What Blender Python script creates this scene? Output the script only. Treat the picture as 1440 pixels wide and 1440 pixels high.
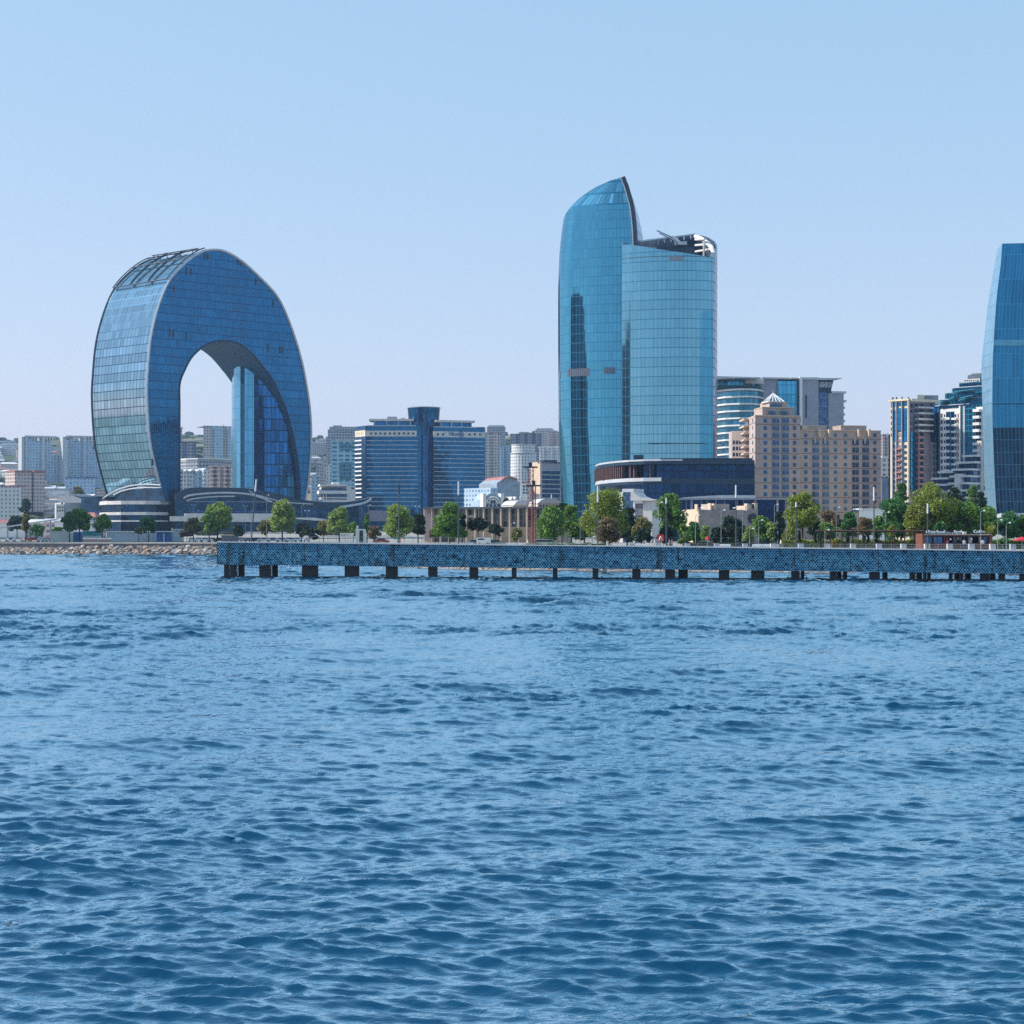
import bpy, bmesh, math, random
import numpy as np
from mathutils import Vector, Matrix
R = math.radians
random.seed(7)
for o in list(bpy.data.objects): bpy.data.objects.remove(o)
SC = bpy.context.scene
COL = SC.collection
# ---------------------------------------------------------------- camera, sky, sun, exposure
FPX, CX, HY, EYE = 2700.0, 720.0, 752.0, 6.0          # focal length, centre and horizon in photo pixels; eye height in metres
cam_d = bpy.data.cameras.new("camera"); cam = bpy.data.objects.new("camera", cam_d); COL.objects.link(cam)
cam.location = (0, 0, EYE); cam.rotation_euler = (R(90), 0, 0)
cam_d.sensor_width = 36; cam_d.lens = FPX / 1440 * 36; cam_d.shift_y = (HY - 720) / 1440
cam_d.clip_start = 0.5; cam_d.clip_end = 20000
SC.camera = cam
SUN_EL, SUN_AZ = 38, 275      # azimuth of the sun seen from above, degrees clockwise from +Y
world = bpy.data.worlds.new("World"); SC.world = world; world.use_nodes = True
wn = world.node_tree.nodes; wl = world.node_tree.links
sky = wn.new("ShaderNodeTexSky"); sky.sky_type = 'NISHITA'; sky.sun_disc = False
sky.sun_elevation = R(SUN_EL); sky.sun_rotation = R(SUN_AZ); sky.air_density = 1.0; sky.dust_density = 0.4; sky.ozone_density = 1.6; sky.altitude = 0
tn = wn.new("ShaderNodeVectorMath"); tn.operation = 'MULTIPLY_ADD'; tn.inputs[1].default_value = (0.56, 0.30, 0.25); tn.inputs[2].default_value = (0.96, 2.24, 3.3)   # even, milky spring sky
wl.new(sky.outputs[0], tn.inputs[0]); wl.new(tn.outputs[0], wn["Background"].inputs[0]); wn["Background"].inputs[1].default_value = 0.124
sd = bpy.data.lights.new("sun", 'SUN'); sd.energy = 3.6; sd.angle = R(0.5); sd.color = (1.0, 0.95, 0.87)
sun = bpy.data.objects.new("sun", sd); COL.objects.link(sun)
d = Vector((math.sin(R(SUN_AZ)) * math.cos(R(SUN_EL)), math.cos(R(SUN_AZ)) * math.cos(R(SUN_EL)), math.sin(R(SUN_EL))))
sun.rotation_euler = d.to_track_quat('Z', 'Y').to_euler(); sun.location = (0, 0, 400)
SC.view_settings.view_transform = 'Standard'; SC.view_settings.look = 'None'
SC.view_settings.exposure = 0.68; SC.view_settings.gamma = 1.0
SC.render.engine = 'CYCLES'
cy = SC.cycles; cy.max_bounces = 6; cy.diffuse_bounces = 2; cy.glossy_bounces = 4; cy.transparent_max_bounces = 8; cy.volume_bounces = 0
cy.use_denoising = False; cy.caustics_reflective = False; cy.caustics_refractive = False
# ---------------------------------------------------------------- helpers
def PX(px, D): return (px - CX) * D / FPX
def PZ(py, D): return EYE - (py - HY) * D / FPX
def XY(px, D): return (PX(px, D), D)
def tag(o, label, cat, group=None, kind=None):
    if label: o['label'] = label
    if cat: o['category'] = cat
    if group: o['group'] = group
    if kind: o['kind'] = kind
    return o
def structure(o): o['kind'] = 'structure'; return o
def empty(name, loc, label=None, cat=None, group=None, rz=0):
    e = bpy.data.objects.new(name, None); COL.objects.link(e); e.location = loc; e.rotation_euler = (0, 0, rz)
    e.empty_display_size = 0.5
    return tag(e, label, cat, group)
class MB:
    """collects faces and builds ONE mesh object"""
    def __init__(s): s.v = []; s.f = []; s.uv = []; s.mi = []
    def face(s, pts, uvs=None, mi=0):
        n = len(s.v); pts = [tuple(p) for p in pts]; s.v += pts; s.f.append(tuple(range(n, n + len(pts))))
        if uvs is None:
            a, b, c = Vector(pts[0]), Vector(pts[1]), Vector(pts[2]); nn = (b - a).cross(c - b)
            if abs(nn.z) > 0.8 * nn.length: uvs = [(p[0], p[1]) for p in pts]
            else:
                t = Vector((-nn.y, nn.x, 0)); t = t.normalized() if t.length > 0 else Vector((1, 0, 0))
                uvs = [(p[0] * t.x + p[1] * t.y, p[2]) for p in pts]
        s.uv += uvs; s.mi.append(mi)
    def box(s, x0, x1, y0, y1, z0, z1, ang=0, o=(0, 0), mi=0):
        ca, sa = math.cos(ang), math.sin(ang)
        T = lambda x, y, z: (o[0] + x * ca - y * sa, o[1] + x * sa + y * ca, z)
        q = [T(x0, y0, z0), T(x1, y0, z0), T(x1, y1, z0), T(x0, y1, z0), T(x0, y0, z1), T(x1, y0, z1), T(x1, y1, z1), T(x0, y1, z1)]
        for a in ((0, 1, 5, 4), (1, 2, 6, 5), (2, 3, 7, 6), (3, 0, 4, 7), (4, 5, 6, 7), (3, 2, 1, 0)): s.face([q[i] for i in a], mi=mi)
        return s
    def prism(s, pts, z0, z1, mi=0, cap=True, u0=0.0):
        """pts counter-clockwise seen from above; z0/z1 number or list per point"""
        n = len(pts); a = z0 if hasattr(z0, '__len__') else [z0] * n; b = z1 if hasattr(z1, '__len__') else [z1] * n
        u = u0
        for i in range(n):
            j = (i + 1) % n; p, q = pts[i], pts[j]; L = math.dist(p[:2], q[:2])
            s.face([(p[0], p[1], a[i]), (q[0], q[1], a[j]), (q[0], q[1], b[j]), (p[0], p[1], b[i])], [(u, a[i]), (u + L, a[j]), (u + L, b[j]), (u, b[i])], mi)
            u += L
        if cap:
            s.face([(p[0], p[1], z) for p, z in zip(pts, b)], [(p[0], p[1]) for p in pts], mi)
            s.face([(p[0], p[1], z) for p, z in zip(pts[::-1], a[::-1])], [(p[0], p[1]) for p in pts[::-1]], mi)
        return s
    def tube(s, p0, p1, r0, r1=None, n=8, mi=0):
        r1 = r0 if r1 is None else r1; p0 = Vector(p0); p1 = Vector(p1); d_ = (p1 - p0).normalized()
        a = d_.orthogonal().normalized(); b = d_.cross(a)
        A = [p0 + (a * math.cos(2 * math.pi * k / n) + b * math.sin(2 * math.pi * k / n)) * r0 for k in range(n)]
        B_ = [p1 + (a * math.cos(2 * math.pi * k / n) + b * math.sin(2 * math.pi * k / n)) * r1 for k in range(n)]
        for k in range(n):
            j = (k + 1) % n; s.face([A[k], A[j], B_[j], B_[k]], mi=mi)
        s.face(B_, mi=mi); s.face(A[::-1], mi=mi)
        return s
    def ball(s, c, rx, ry=None, rz=None, seg=8, rings=5, mi=0, jit=0, rnd=random):
        ry = rx if ry is None else ry; rz = rx if rz is None else rz
        V = [[None] * seg for _ in range(rings + 1)]
        for i in range(rings + 1):
            th = math.pi * i / rings
            for k in range(seg):
                ph = 2 * math.pi * k / seg; j = 1 + (rnd.random() - .5) * jit if 0 < i < rings else 1
                V[i][k] = (c[0] + rx * j * math.sin(th) * math.cos(ph), c[1] + ry * j * math.sin(th) * math.sin(ph), c[2] - rz * j * math.cos(th))
        for i in range(rings):
            for k in range(seg):
                j = (k + 1) % seg
                if i == 0: s.face([V[0][0], V[1][j], V[1][k]][::-1] if False else [V[0][0], V[1][k], V[1][j]][::-1], mi=mi)
                elif i == rings - 1: s.face([V[i][k], V[i][j], V[rings][0]], mi=mi)
                else: s.face([V[i][k], V[i][j], V[i + 1][j], V[i + 1][k]], mi=mi)
        return s
    def mesh(s, name, mats, org=(0, 0, 0), smooth=False, weld=0):
        me = bpy.data.meshes.new(name)
        V = np.array(s.v, dtype=float).reshape(-1, 3) - np.array(org)
        me.from_pydata(V.tolist(), [], s.f)
        uv = me.uv_layers.new(name="UVMap"); uv.data.foreach_set("uv", np.array(s.uv, dtype=np.float32).ravel())
        for m in (mats if isinstance(mats, (list, tuple)) else [mats]): me.materials.append(m)
        me.polygons.foreach_set("material_index", s.mi)
        if smooth:
            bm = bmesh.new(); bm.from_mesh(me); bmesh.ops.remove_doubles(bm, verts=bm.verts, dist=weld or 0.001); bm.to_mesh(me); bm.free()
            me.shade_smooth()
        me.update(); return me
    def build(s, name, mats, parent=None, smooth=False, origin=None):
        org = Vector((0, 0, 0)); p = parent; loc = Vector(origin) if origin is not None else None
        if parent is not None:
            w = parent.get('_org'); base = Vector(w) if w else Vector(parent.location)
            if loc is None: loc = base
            o = bpy.data.objects.new(name, s.mesh(name, mats, loc, smooth)); COL.objects.link(o); o.parent = parent; o.location = loc - base
            o['_org'] = list(loc)
        else:
            if loc is None: loc = Vector((0, 0, 0))
            o = bpy.data.objects.new(name, s.mesh(name, mats, loc, smooth)); COL.objects.link(o); o.location = loc
        return o
def copy_tree(o, parent=None):
    c = o.copy(); COL.objects.link(c); c.parent = parent
    for ch in list(o.children): copy_tree(ch, c)
    return c
# ---------------------------------------------------------------- materials
def newmat(name):
    m = bpy.data.materials.new(name); m.use_nodes = True; return m, m.node_tree.nodes, m.node_tree.links, m.node_tree.nodes["Principled BSDF"]
def mth(n, l, op, a, b=None, c=None):
    x = n.new("ShaderNodeMath"); x.operation = op
    for i, v in enumerate((a, b, c)):
        if v is None: continue
        if isinstance(v, (int, float)): x.inputs[i].default_value = v
        else: l.new(v, x.inputs[i])
    return x.outputs[0]
def mixc(n, l, f, a, b):
    x = n.new("ShaderNodeMix"); x.data_type = 'RGBA'
    for k, v in ((0, f), (6, a), (7, b)):
        if isinstance(v, (int, float)): x.inputs[k].default_value = v
        elif isinstance(v, (tuple, list)): x.inputs[k].default_value = (*v[:3], 1)
        else: l.new(v, x.inputs[k])
    return x.outputs[2]
def paint(name, col, rough=0.6, var=0.12, scale=0.3, metal=0.0, dirt=None):
    m, n, l, b = newmat(name)
    tc = n.new("ShaderNodeTexCoord"); nz = n.new("ShaderNodeTexNoise"); nz.inputs["Scale"].default_value = scale; nz.inputs["Detail"].default_value = 6
    l.new(tc.outputs["Object"], nz.inputs["Vector"])
    f = mth(n, l, 'MULTIPLY_ADD', nz.outputs[0], 2.4, -0.7)
    c2 = dirt or tuple(c * (1 - var * 2) for c in col)
    cl = n.new("ShaderNodeClamp"); l.new(f, cl.inputs[0])
    l.new(mixc(n, l, cl.outputs[0], tuple(min(1, c * (1 + var)) for c in col), c2), b.inputs["Base Color"])
    b.inputs["Roughness"].default_value = rough; b.inputs["Metallic"].default_value = metal
    return m
def grid_nodes(n, l, cw, ch, lw, lh, off=(0, 0)):
    uv = n.new("ShaderNodeUVMap"); sp = n.new("ShaderNodeSeparateXYZ"); l.new(uv.outputs[0], sp.inputs[0])
    u = mth(n, l, 'MULTIPLY_ADD', sp.outputs[0], 1 / cw, off[0]); v = mth(n, l, 'MULTIPLY_ADD', sp.outputs[1], 1 / ch, off[1])
    fu = mth(n, l, 'FRACT', u); fv = mth(n, l, 'FRACT', v)
    lu = mth(n, l, 'LESS_THAN', fu, lw / cw); lv = mth(n, l, 'LESS_THAN', fv, lh / ch)
    cell = n.new("ShaderNodeCombineXYZ"); l.new(mth(n, l, 'FLOOR', u), cell.inputs[0]); l.new(mth(n, l, 'FLOOR', v), cell.inputs[1])
    return u, v, fu, fv, lu, lv, cell
def glass(name, tint, cw=3.0, ch=3.9, lw=0.25, lh=0.35, line=(0.01, 0.02, 0.04), var=0.25, rough=0.06, metal=0.92, jit=0.012, band=0.0, bandcol=None, tilt=True, big=0.0, line2=None, rows=0.0):
    """reflective curtain wall: panels, mullions, per-panel tint and tilt"""
    m, n, l, b = newmat(name)
    u, v, fu, fv, lu, lv, cell = grid_nodes(n, l, cw, ch, lw, lh)
    wn_ = n.new("ShaderNodeTexWhiteNoise"); wn_.noise_dimensions = '3D'; l.new(cell.outputs[0], wn_.inputs[0])
    dark = tuple(c * (1 - var) for c in tint); lite = tuple(min(1, c * (1 + var * 0.8)) for c in tint)
    c = mixc(n, l, wn_.outputs[0], dark, lite)
    if rows:
        wr = n.new("ShaderNodeTexWhiteNoise"); wr.noise_dimensions = '1D'; l.new(mth(n, l, 'FLOOR', v), wr.inputs["W"])
        c = mixc(n, l, mth(n, l, 'MULTIPLY', wr.outputs[0], rows), c, tuple(x * 0.35 for x in tint))
    if big:  # broad darker patches: uneven reflection put into the glass colour
        uv = n.new("ShaderNodeUVMap"); mp = n.new("ShaderNodeMapping"); mp.inputs["Scale"].default_value = (0.05, 0.03, 1); l.new(uv.outputs[0], mp.inputs[0])
        nz = n.new("ShaderNodeTexNoise"); nz.inputs["Scale"].default_value = 1.0; nz.inputs["Detail"].default_value = 3; l.new(mp.outputs[0], nz.inputs["Vector"])
        c = mixc(n, l, mth(n, l, 'MULTIPLY', nz.outputs[0], big), c, tuple(x * 0.45 for x in tint))
    if band:   # spandrel band at every floor
        bv = mth(n, l, 'LESS_THAN', fv, band); c = mixc(n, l, bv, c, bandcol)
    c = mixc(n, l, lv, c, line2 or line)
    c = mixc(n, l, lu, c, line)
    l.new(c, b.inputs["Base Color"]); b.inputs["Metallic"].default_value = metal
    anyl = mth(n, l, 'MAXIMUM', lu, lv)
    l.new(mth(n, l, 'MULTIPLY_ADD', anyl, 0.35, rough), b.inputs["Roughness"])
    if tilt:
        g = n.new("ShaderNodeNewGeometry"); sub = n.new("ShaderNodeVectorMath"); sub.operation = 'SUBTRACT'; sub.inputs[1].default_value = (.5, .5, .5)
        l.new(wn_.outputs[1], sub.inputs[0]); sc = n.new("ShaderNodeVectorMath"); sc.operation = 'SCALE'; l.new(sub.outputs[0], sc.inputs[0]); sc.inputs["Scale"].default_value = jit
        ad = n.new("ShaderNodeVectorMath"); l.new(g.outputs["Normal"], ad.inputs[0]); l.new(sc.outputs[0], ad.inputs[1])
        nm = n.new("ShaderNodeVectorMath"); nm.operation = 'NORMALIZE'; l.new(ad.outputs[0], nm.inputs[0]); l.new(nm.outputs[0], b.inputs["Normal"])
    return m
def facade(name, wall, win, cw=3.2, ch=3.1, ww=0.55, wh=0.55, rough=0.7, slab=0.0, slabcol=None, strip=0, stripcol=None):
    """far-off wall with openings as its surface pattern"""
    m, n, l, b = newmat(name)
    u, v, fu, fv, lu, lv, cell = grid_nodes(n, l, cw, ch, 0.01, 0.01)
    wn_ = n.new("ShaderNodeTexWhiteNoise"); l.new(cell.outputs[0], wn_.inputs[0])
    iu = mth(n, l, 'LESS_THAN', mth(n, l, 'ABSOLUTE', mth(n, l, 'SUBTRACT', fu, 0.5)), ww / 2)
    iv = mth(n, l, 'LESS_THAN', mth(n, l, 'ABSOLUTE', mth(n, l, 'SUBTRACT', fv, 0.55)), wh / 2)
    inn = mth(n, l, 'MULTIPLY', iu, iv)
    tc = n.new("ShaderNodeTexCoord"); nz = n.new("ShaderNodeTexNoise"); nz.inputs["Scale"].default_value = 0.06; nz.inputs["Detail"].default_value = 4; l.new(tc.outputs["Object"], nz.inputs["Vector"])
    wc = mixc(n, l, nz.outputs[0], tuple(c * 0.8 for c in wall), tuple(min(1, c * 1.2) for c in wall))
    if slab: wc = mixc(n, l, mth(n, l, 'LESS_THAN', fv, slab), wc, slabcol)
    if strip:
        su = mth(n, l, 'LESS_THAN', mth(n, l, 'FRACT', mth(n, l, 'MULTIPLY', u, 1 / strip)), 0.5 if strip > 1 else 0.3); wc = mixc(n, l, su, wc, stripcol)
    w2 = mixc(n, l, wn_.outputs[0], tuple(c * 0.5 for c in win), tuple(min(1, c * 1.7) for c in win))
    l.new(mixc(n, l, inn, wc, w2), b.inputs["Base Color"])
    l.new(mth(n, l, 'MULTIPLY_ADD', inn, 0.15 - rough, rough), b.inputs["Roughness"])
    return m
M = {}
M['white'] = paint('white_render', (0.78, 0.77, 0.75), 0.6, 0.06)
M['offwhite'] = paint('off_white_stone', (0.62, 0.60, 0.57), 0.7, 0.1)
M['greywhite'] = paint('pale_grey_panel', (0.50, 0.53, 0.57), 0.45, 0.08)
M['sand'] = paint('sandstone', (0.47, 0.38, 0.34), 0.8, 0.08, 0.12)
M['sandlit'] = paint('pale_sunlit_sandstone', (0.62, 0.48, 0.36), 0.8, 0.08, 0.12)  # paler sandstone; also the sunlit tone of the stone, held in the colour
M['band'] = paint('string_course', (0.22, 0.14, 0.13), 0.8, 0.1)
M['pink'] = paint('red_balcony', (0.48, 0.22, 0.20), 0.6, 0.1)
M['cream'] = paint('cream_panel', (0.70, 0.62, 0.48), 0.6, 0.08)
M['mauve'] = paint('mauve_render', (0.30, 0.26, 0.32), 0.7, 0.08)
M['greywall'] = paint('grey_cladding', (0.30, 0.31, 0.37), 0.5, 0.06)
M['darkmetal'] = paint('dark_metal', (0.035, 0.05, 0.075), 0.4, 0.2, 1.0, 0.5)
M['navy'] = paint('navy_panel', (0.004, 0.034, 0.070), 0.35, 0.15, 0.1, 0.2)
M['brown'] = paint('brown_fin', (0.12, 0.055, 0.05), 0.5, 0.1)
M['timber'] = paint('dark_timber', (0.06, 0.025, 0.015), 0.7, 0.2, 2.0)
M['steel'] = paint('galvanised_steel', (0.45, 0.47, 0.5), 0.35, 0.1, 1.0, 0.6)
M['pole'] = paint('grey_painted_pole', (0.05, 0.08, 0.10), 0.4, 0.1, 1.0)
M['lamp'] = paint('opal_lamp_glass', (0.85, 0.86, 0.88), 0.3, 0.02)
M['red'] = paint('red_fabric', (0.55, 0.02, 0.04), 0.6, 0.1, 1.0)
M['redpaint'] = paint('red_mast_paint', (0.30, 0.06, 0.05), 0.6, 0.2, 1.0)
M['orange'] = paint('orange_cloth', (0.6, 0.25, 0.02), 0.7, 0.1, 1.0)
M['teal'] = paint('teal_cover', (0.02, 0.22, 0.32), 0.5, 0.1)
M['bluepaint'] = paint('blue_paint', (0.02, 0.10, 0.30), 0.5, 0.1)
M['winglass'] = glass('window_glass', (0.05, 0.12, 0.24), 1.2, 1.5, 0.12, 0.12, (0.02, 0.04, 0.07), 0.4, 0.1, 0.7)
M['roofdark'] = paint('dark_roofing', (0.10, 0.12, 0.15), 0.8, 0.15)
M['roofpink'] = paint('faded_red_roof', (0.40, 0.16, 0.15), 0.8, 0.15)
M['roofpale'] = paint('pale_metal_roof', (0.58, 0.60, 0.64), 0.5, 0.1)
M['concrete'] = paint('weathered_concrete', (0.22, 0.21, 0.21), 0.85, 0.2, 0.6)
M['paving'] = paint('pale_paving', (0.50, 0.48, 0.44), 0.8, 0.1, 0.3)
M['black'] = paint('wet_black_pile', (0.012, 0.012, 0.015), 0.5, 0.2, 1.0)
M['lawn'] = paint('thin_grass', (0.13, 0.17, 0.06), 0.9, 0.25, 0.15)
M['bark'] = paint('bark', (0.07, 0.05, 0.035), 0.9, 0.2, 2.0)
# ---------------------------------------------------------------- water
def ocean_tile(N, L, seed, kmin, kmax, slope, wind, spread):
    rng = np.random.default_rng(seed)
    k1 = np.fft.fftfreq(N, L / N) * 2 * np.pi; kx, ky = np.meshgrid(k1, k1, indexing='ij'); k = np.hypot(kx, ky); k[0, 0] = 1
    c = np.abs((kx * math.cos(wind) + ky * math.sin(wind)) / k)
    amp = k ** -1.9 * (np.exp(-(kmin / k) ** 4)) * np.exp(-(k / kmax) ** 2) * (c ** spread * 0.9 + 0.1); amp[0, 0] = 0
    h = amp * np.exp(2j * np.pi * rng.random((N, N))) * rng.rayleigh(1, (N, N))
    H = np.fft.ifft2(h); sx = np.fft.ifft2(1j * kx * h).real; sy = np.fft.ifft2(1j * ky * h).real
    s = slope / math.sqrt((sx ** 2 + sy ** 2).mean())
    dx = np.fft.ifft2(-1j * kx / k * h).real * s; dy = np.fft.ifft2(-1j * ky / k * h).real * s
    return H.real * s, dx, dy
def samp(T, L, x, y):
    N = T.shape[0]; fx = (x / L * N) % N; fy = (y / L * N) % N; i = fx.astype(int); j = fy.astype(int); a = fx - i; b = fy - j
    i %= N; j %= N; i2 = (i + 1) % N; j2 = (j + 1) % N
    return T[i, j] * (1 - a) * (1 - b) + T[i2, j] * a * (1 - b) + T[i, j2] * (1 - a) * b + T[i2, j2] * a * b
def build_water():
    rows = [-2500, -1200, -500, -150, -40, -10, 5, 12]; y = 17.0
    while y < 640: rows.append(y); y += min(max(0.0026 * y, 0.055), 0.42) if y < 330 else 1.6
    rows += [660, 720]
    rows = np.array(rows, dtype=float)
    core = np.linspace(-1, 1, 520); side = 1 + np.arange(1, 131) / 130.0; out = np.concatenate([side, [3, 7, 20, 60]])      # dense middle, coarser flanks, flat far away
    u = np.concatenate([-out[::-1], core, out])
    half = 0.29 * np.clip(rows, 17, None) + 5
    Y = np.repeat(rows[:, None], len(u), 1); X = half[:, None] * u[None, :]
    far = np.abs(u) > 1
    X[:, far] = np.sign(u[far])[None, :] * (half[:, None] + (np.abs(u[far])[None, :] - 1) * (38 + 0.08 * np.clip(rows, 17, 700)[:, None]))
    Z = np.zeros_like(X); DX = np.zeros_like(X); DY = np.zeros_like(X)
    for (N, L, sd_, kmin, kmax, sl, w, sp) in ((1024, 61.0, 3, 5.5, 60.0, 0.27, R(80), 4), (512, 197.0, 5, 0.6, 5.0, 0.085, R(112), 4), (1024, 23.3, 9, 12.0, 95.0, 0.19, R(70), 3)):
        T, tx, ty = ocean_tile(N, L, sd_, kmin, kmax, sl, w, sp)
        Z += samp(T, L, X, Y); DX += samp(tx, L, X, Y); DY += samp(ty, L, X, Y)
    # gusts: patches where the chop is stronger or weaker
    G, _, _ = ocean_tile(256, 311.0, 21, 0.08, 0.5, 1, R(60), 0.5); G = G / G.std(); g = 1 + 0.22 * np.clip(samp(G, 311.0, X, Y), -2, 2)
    edge = np.clip((2.0 - np.abs(u)[None, :]) * 8, 0, 1) * ((Y > 16) & (Y < 600)); k = g * edge * (0.86 + 1.0 * np.clip((Y - 32) / 110, 0, 1))
    V = np.stack([X - DX * k * 1.0, Y - DY * k * 1.0, Z * k], -1).reshape(-1, 3)
    nr, nc = X.shape; idx = np.arange(nr * nc).reshape(nr, nc)
    F = np.stack([idx[:-1, :-1], idx[:-1, 1:], idx[1:, 1:], idx[1:, :-1]], -1).reshape(-1, 4)
    me = bpy.data.meshes.new("water"); me.vertices.add(len(V)); me.vertices.foreach_set("co", V.ravel())
    me.loops.add(F.size); me.loops.foreach_set("vertex_index", F.ravel().astype(np.int32))
    me.polygons.add(len(F)); me.polygons.foreach_set("loop_start", np.arange(0, F.size, 4, dtype=np.int32)); me.polygons.foreach_set("loop_total", np.full(len(F), 4, dtype=np.int32))
    me.update(calc_edges=True); me.validate(); me.shade_smooth()
    o = bpy.data.objects.new("water", me); COL.objects.link(o); structure(o)
    m, n, l, b = newmat("sea_water")
    b.inputs["Base Color"].default_value = (0.0015, 0.045, 0.106, 1); b.inputs["Roughness"].default_value = 0.02; b.inputs["IOR"].default_value = 1.65
    b.inputs["Specular Tint"].default_value = (0.55, 0.82, 1.0, 1)
    tc = n.new("ShaderNodeTexCoord"); mp = n.new("ShaderNodeMapping"); mp.inputs["Scale"].default_value = (1, 1.7, 1); mp.inputs["Rotation"].default_value = (0, 0, R(12)); l.new(tc.outputs["Object"], mp.inputs[0])
    nz = n.new("ShaderNodeTexNoise"); nz.inputs["Scale"].default_value = 5.0; nz.inputs["Detail"].default_value = 2; nz.inputs["Roughness"].default_value = 0.6; nz.inputs["Distortion"].default_value = 0.6; l.new(mp.outputs[0], nz.inputs["Vector"])
    bp = n.new("ShaderNodeBump"); bp.inputs["Strength"].default_value = 0.6; bp.inputs["Distance"].default_value = 0.022; l.new(nz.outputs[0], bp.inputs["Height"]); l.new(bp.outputs[0], b.inputs["Normal"])
    fr = n.new("ShaderNodeFresnel"); fr.inputs["IOR"].default_value = 1.34; l.new(bp.outputs[0], fr.inputs["Normal"])
    cl = n.new("ShaderNodeMapRange"); cl.interpolation_type = 'SMOOTHSTEP'; l.new(fr.outputs[0], cl.inputs[0]); [setattr(cl.inputs[i], 'default_value', q) for i, q in ((1, .012), (2, .36), (3, .03), (4, .80))]; b.inputs["Specular IOR Level"].default_value = 0.0; b.inputs["Roughness"].default_value = 0.6
    gl = n.new("ShaderNodeBsdfGlossy"); gl.inputs["Color"].default_value = (0.72, 0.93, 1.0, 1); gl.inputs["Roughness"].default_value = 0.07; l.new(bp.outputs[0], gl.inputs["Normal"])
    mx = n.new("ShaderNodeMixShader"); l.new(cl.outputs[0], mx.inputs[0]); l.new(b.outputs[0], mx.inputs[1]); l.new(gl.outputs[0], mx.inputs[2]); l.new(mx.outputs[0], n["Material Output"].inputs[0])
    me.materials.append(m)
    return o
build_water()
# ---------------------------------------------------------------- land
SHORE = [(-3600, 660), (-700, 640), (-159, 597), (-87, 577), (-60, 520), (-42, 430), (-15, 347), (-5, 330), (30, 312), (78, 294), (140, 280), (3600, 250)]
def shore_y(x):
    for (a, b), (c, d_) in zip(SHORE, SHORE[1:]):
        if a <= x <= c: return b + (d_ - b) * (x - a) / (c - a)
    return 640
GZ = 3.6
def smooth(t): t = max(0, min(1, t)); return t * t * (3 - 2 * t)
def land_z(x, y):
    z = GZ
    if y > 1250:
        ridge = 200 + 14 * math.sin(x / 330 + 1) + 9 * math.sin(x / 131) - 0.022 * (x + 700)
        z += ridge * smooth((y - 1150) / 2900) ** 1.0
        z += (5 * math.sin(x / 90 + y / 140) + 3 * math.sin(x / 37 - y / 60)) * smooth((y - 1400) / 500)
    return z
def build_land():
    xs = sorted(set([a for a, b in SHORE] + list(range(-3500, -1300, 220)) + list(range(-1300, 1301, 40)) + list(range(1400, 3600, 220))))
    fr = [0, 0.004, 0.02, 0.05, 0.08, 0.11, 0.14, 0.17] + list(np.linspace(0.2, 1, 60))
    mb = MB(); P = [[(x, (shore_y(x) + 1.0) + (6200 - shore_y(x)) * t) for t in fr] for x in xs]
    for i in range(len(xs) - 1):
        for j in range(len(fr) - 1):
            q = [P[i][j], P[i + 1][j], P[i + 1][j + 1], P[i][j + 1]]; mb.face([(a, b, land_z(a, b)) for a, b in q])
    m, n, l, b = newmat("ground_cover")
    g = n.new("ShaderNodeNewGeometry"); sp = n.new("ShaderNodeSeparateXYZ"); l.new(g.outputs["Position"], sp.inputs[0])
    nz = n.new("ShaderNodeTexNoise"); nz.inputs["Scale"].default_value = 0.012; nz.inputs["Detail"].default_value = 8; l.new(g.outputs["Position"], nz.inputs["Vector"])
    nz2 = n.new("ShaderNodeTexNoise"); nz2.inputs["Scale"].default_value = 0.08; nz2.inputs["Detail"].default_value = 5; l.new(g.outputs["Position"], nz2.inputs["Vector"])
    hill = mth(n, l, 'GREATER_THAN', sp.outputs[2], 8.0)
    r = n.new("ShaderNodeValToRGB"); r.color_ramp.elements[0].position = 0.42; r.color_ramp.elements[0].color = (0.045, 0.075, 0.035, 1); r.color_ramp.elements[1].position = 0.6; r.color_ramp.elements[1].color = (0.22, 0.19, 0.13, 1); l.new(nz.outputs[0], r.inputs[0])
    r2 = mixc(n, l, nz2.outputs[0], (0.22, 0.21, 0.19), (0.40, 0.38, 0.35))
    l.new(mixc(n, l, hill, r2, r.outputs[0]), b.inputs["Base Color"]); b.inputs["Roughness"].default_value = 0.9
    structure(mb.build("ground", m))
    # quay: retaining wall with pale coping
    qw = MB(); cp = MB()
    for (a, b_), (c, d_) in zip(SHORE, SHORE[1:]):
        ang = math.atan2(d_ - b_, c - a); L = math.dist((a, b_), (c, d_))
        qw.box(0, L, 0, 1.2, -1.5, GZ - 0.32, ang, (a, b_)); cp.box(0, L, -0.25, 1.6, GZ - 0.32, GZ + 0.03, ang, (a, b_))
    structure(qw.build("quay_wall", M['concrete'])); structure(cp.build("quay_coping", M['paving']))
build_land()
def strip(name, mat, off0, off1, x0, x1, dz):
    mb = MB(); pts = [x0] + [a for a, b in SHORE if x0 < a < x1] + [x1]
    for a, c in zip(pts, pts[1:]):
        mb.face([(a, shore_y(a) + off0, GZ + dz), (c, shore_y(c) + off0, GZ + dz), (c, shore_y(c) + off1, GZ + dz), (a, shore_y(a) + off1, GZ + dz)])
    return structure(mb.build(name, mat))
strip("promenade_paving", M['paving'], 1.5, 16, -900, 900, 0.034)
strip("lawn", M['lawn'], 16, 60, -900, -60, 0.024)
strip("lawn", M['lawn'], 20, 60, -40, 900, 0.024)
strip("road", paint('asphalt', (0.06, 0.06, 0.065), 0.85, 0.1), 66, 82, -900, 900, 0.03)
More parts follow.
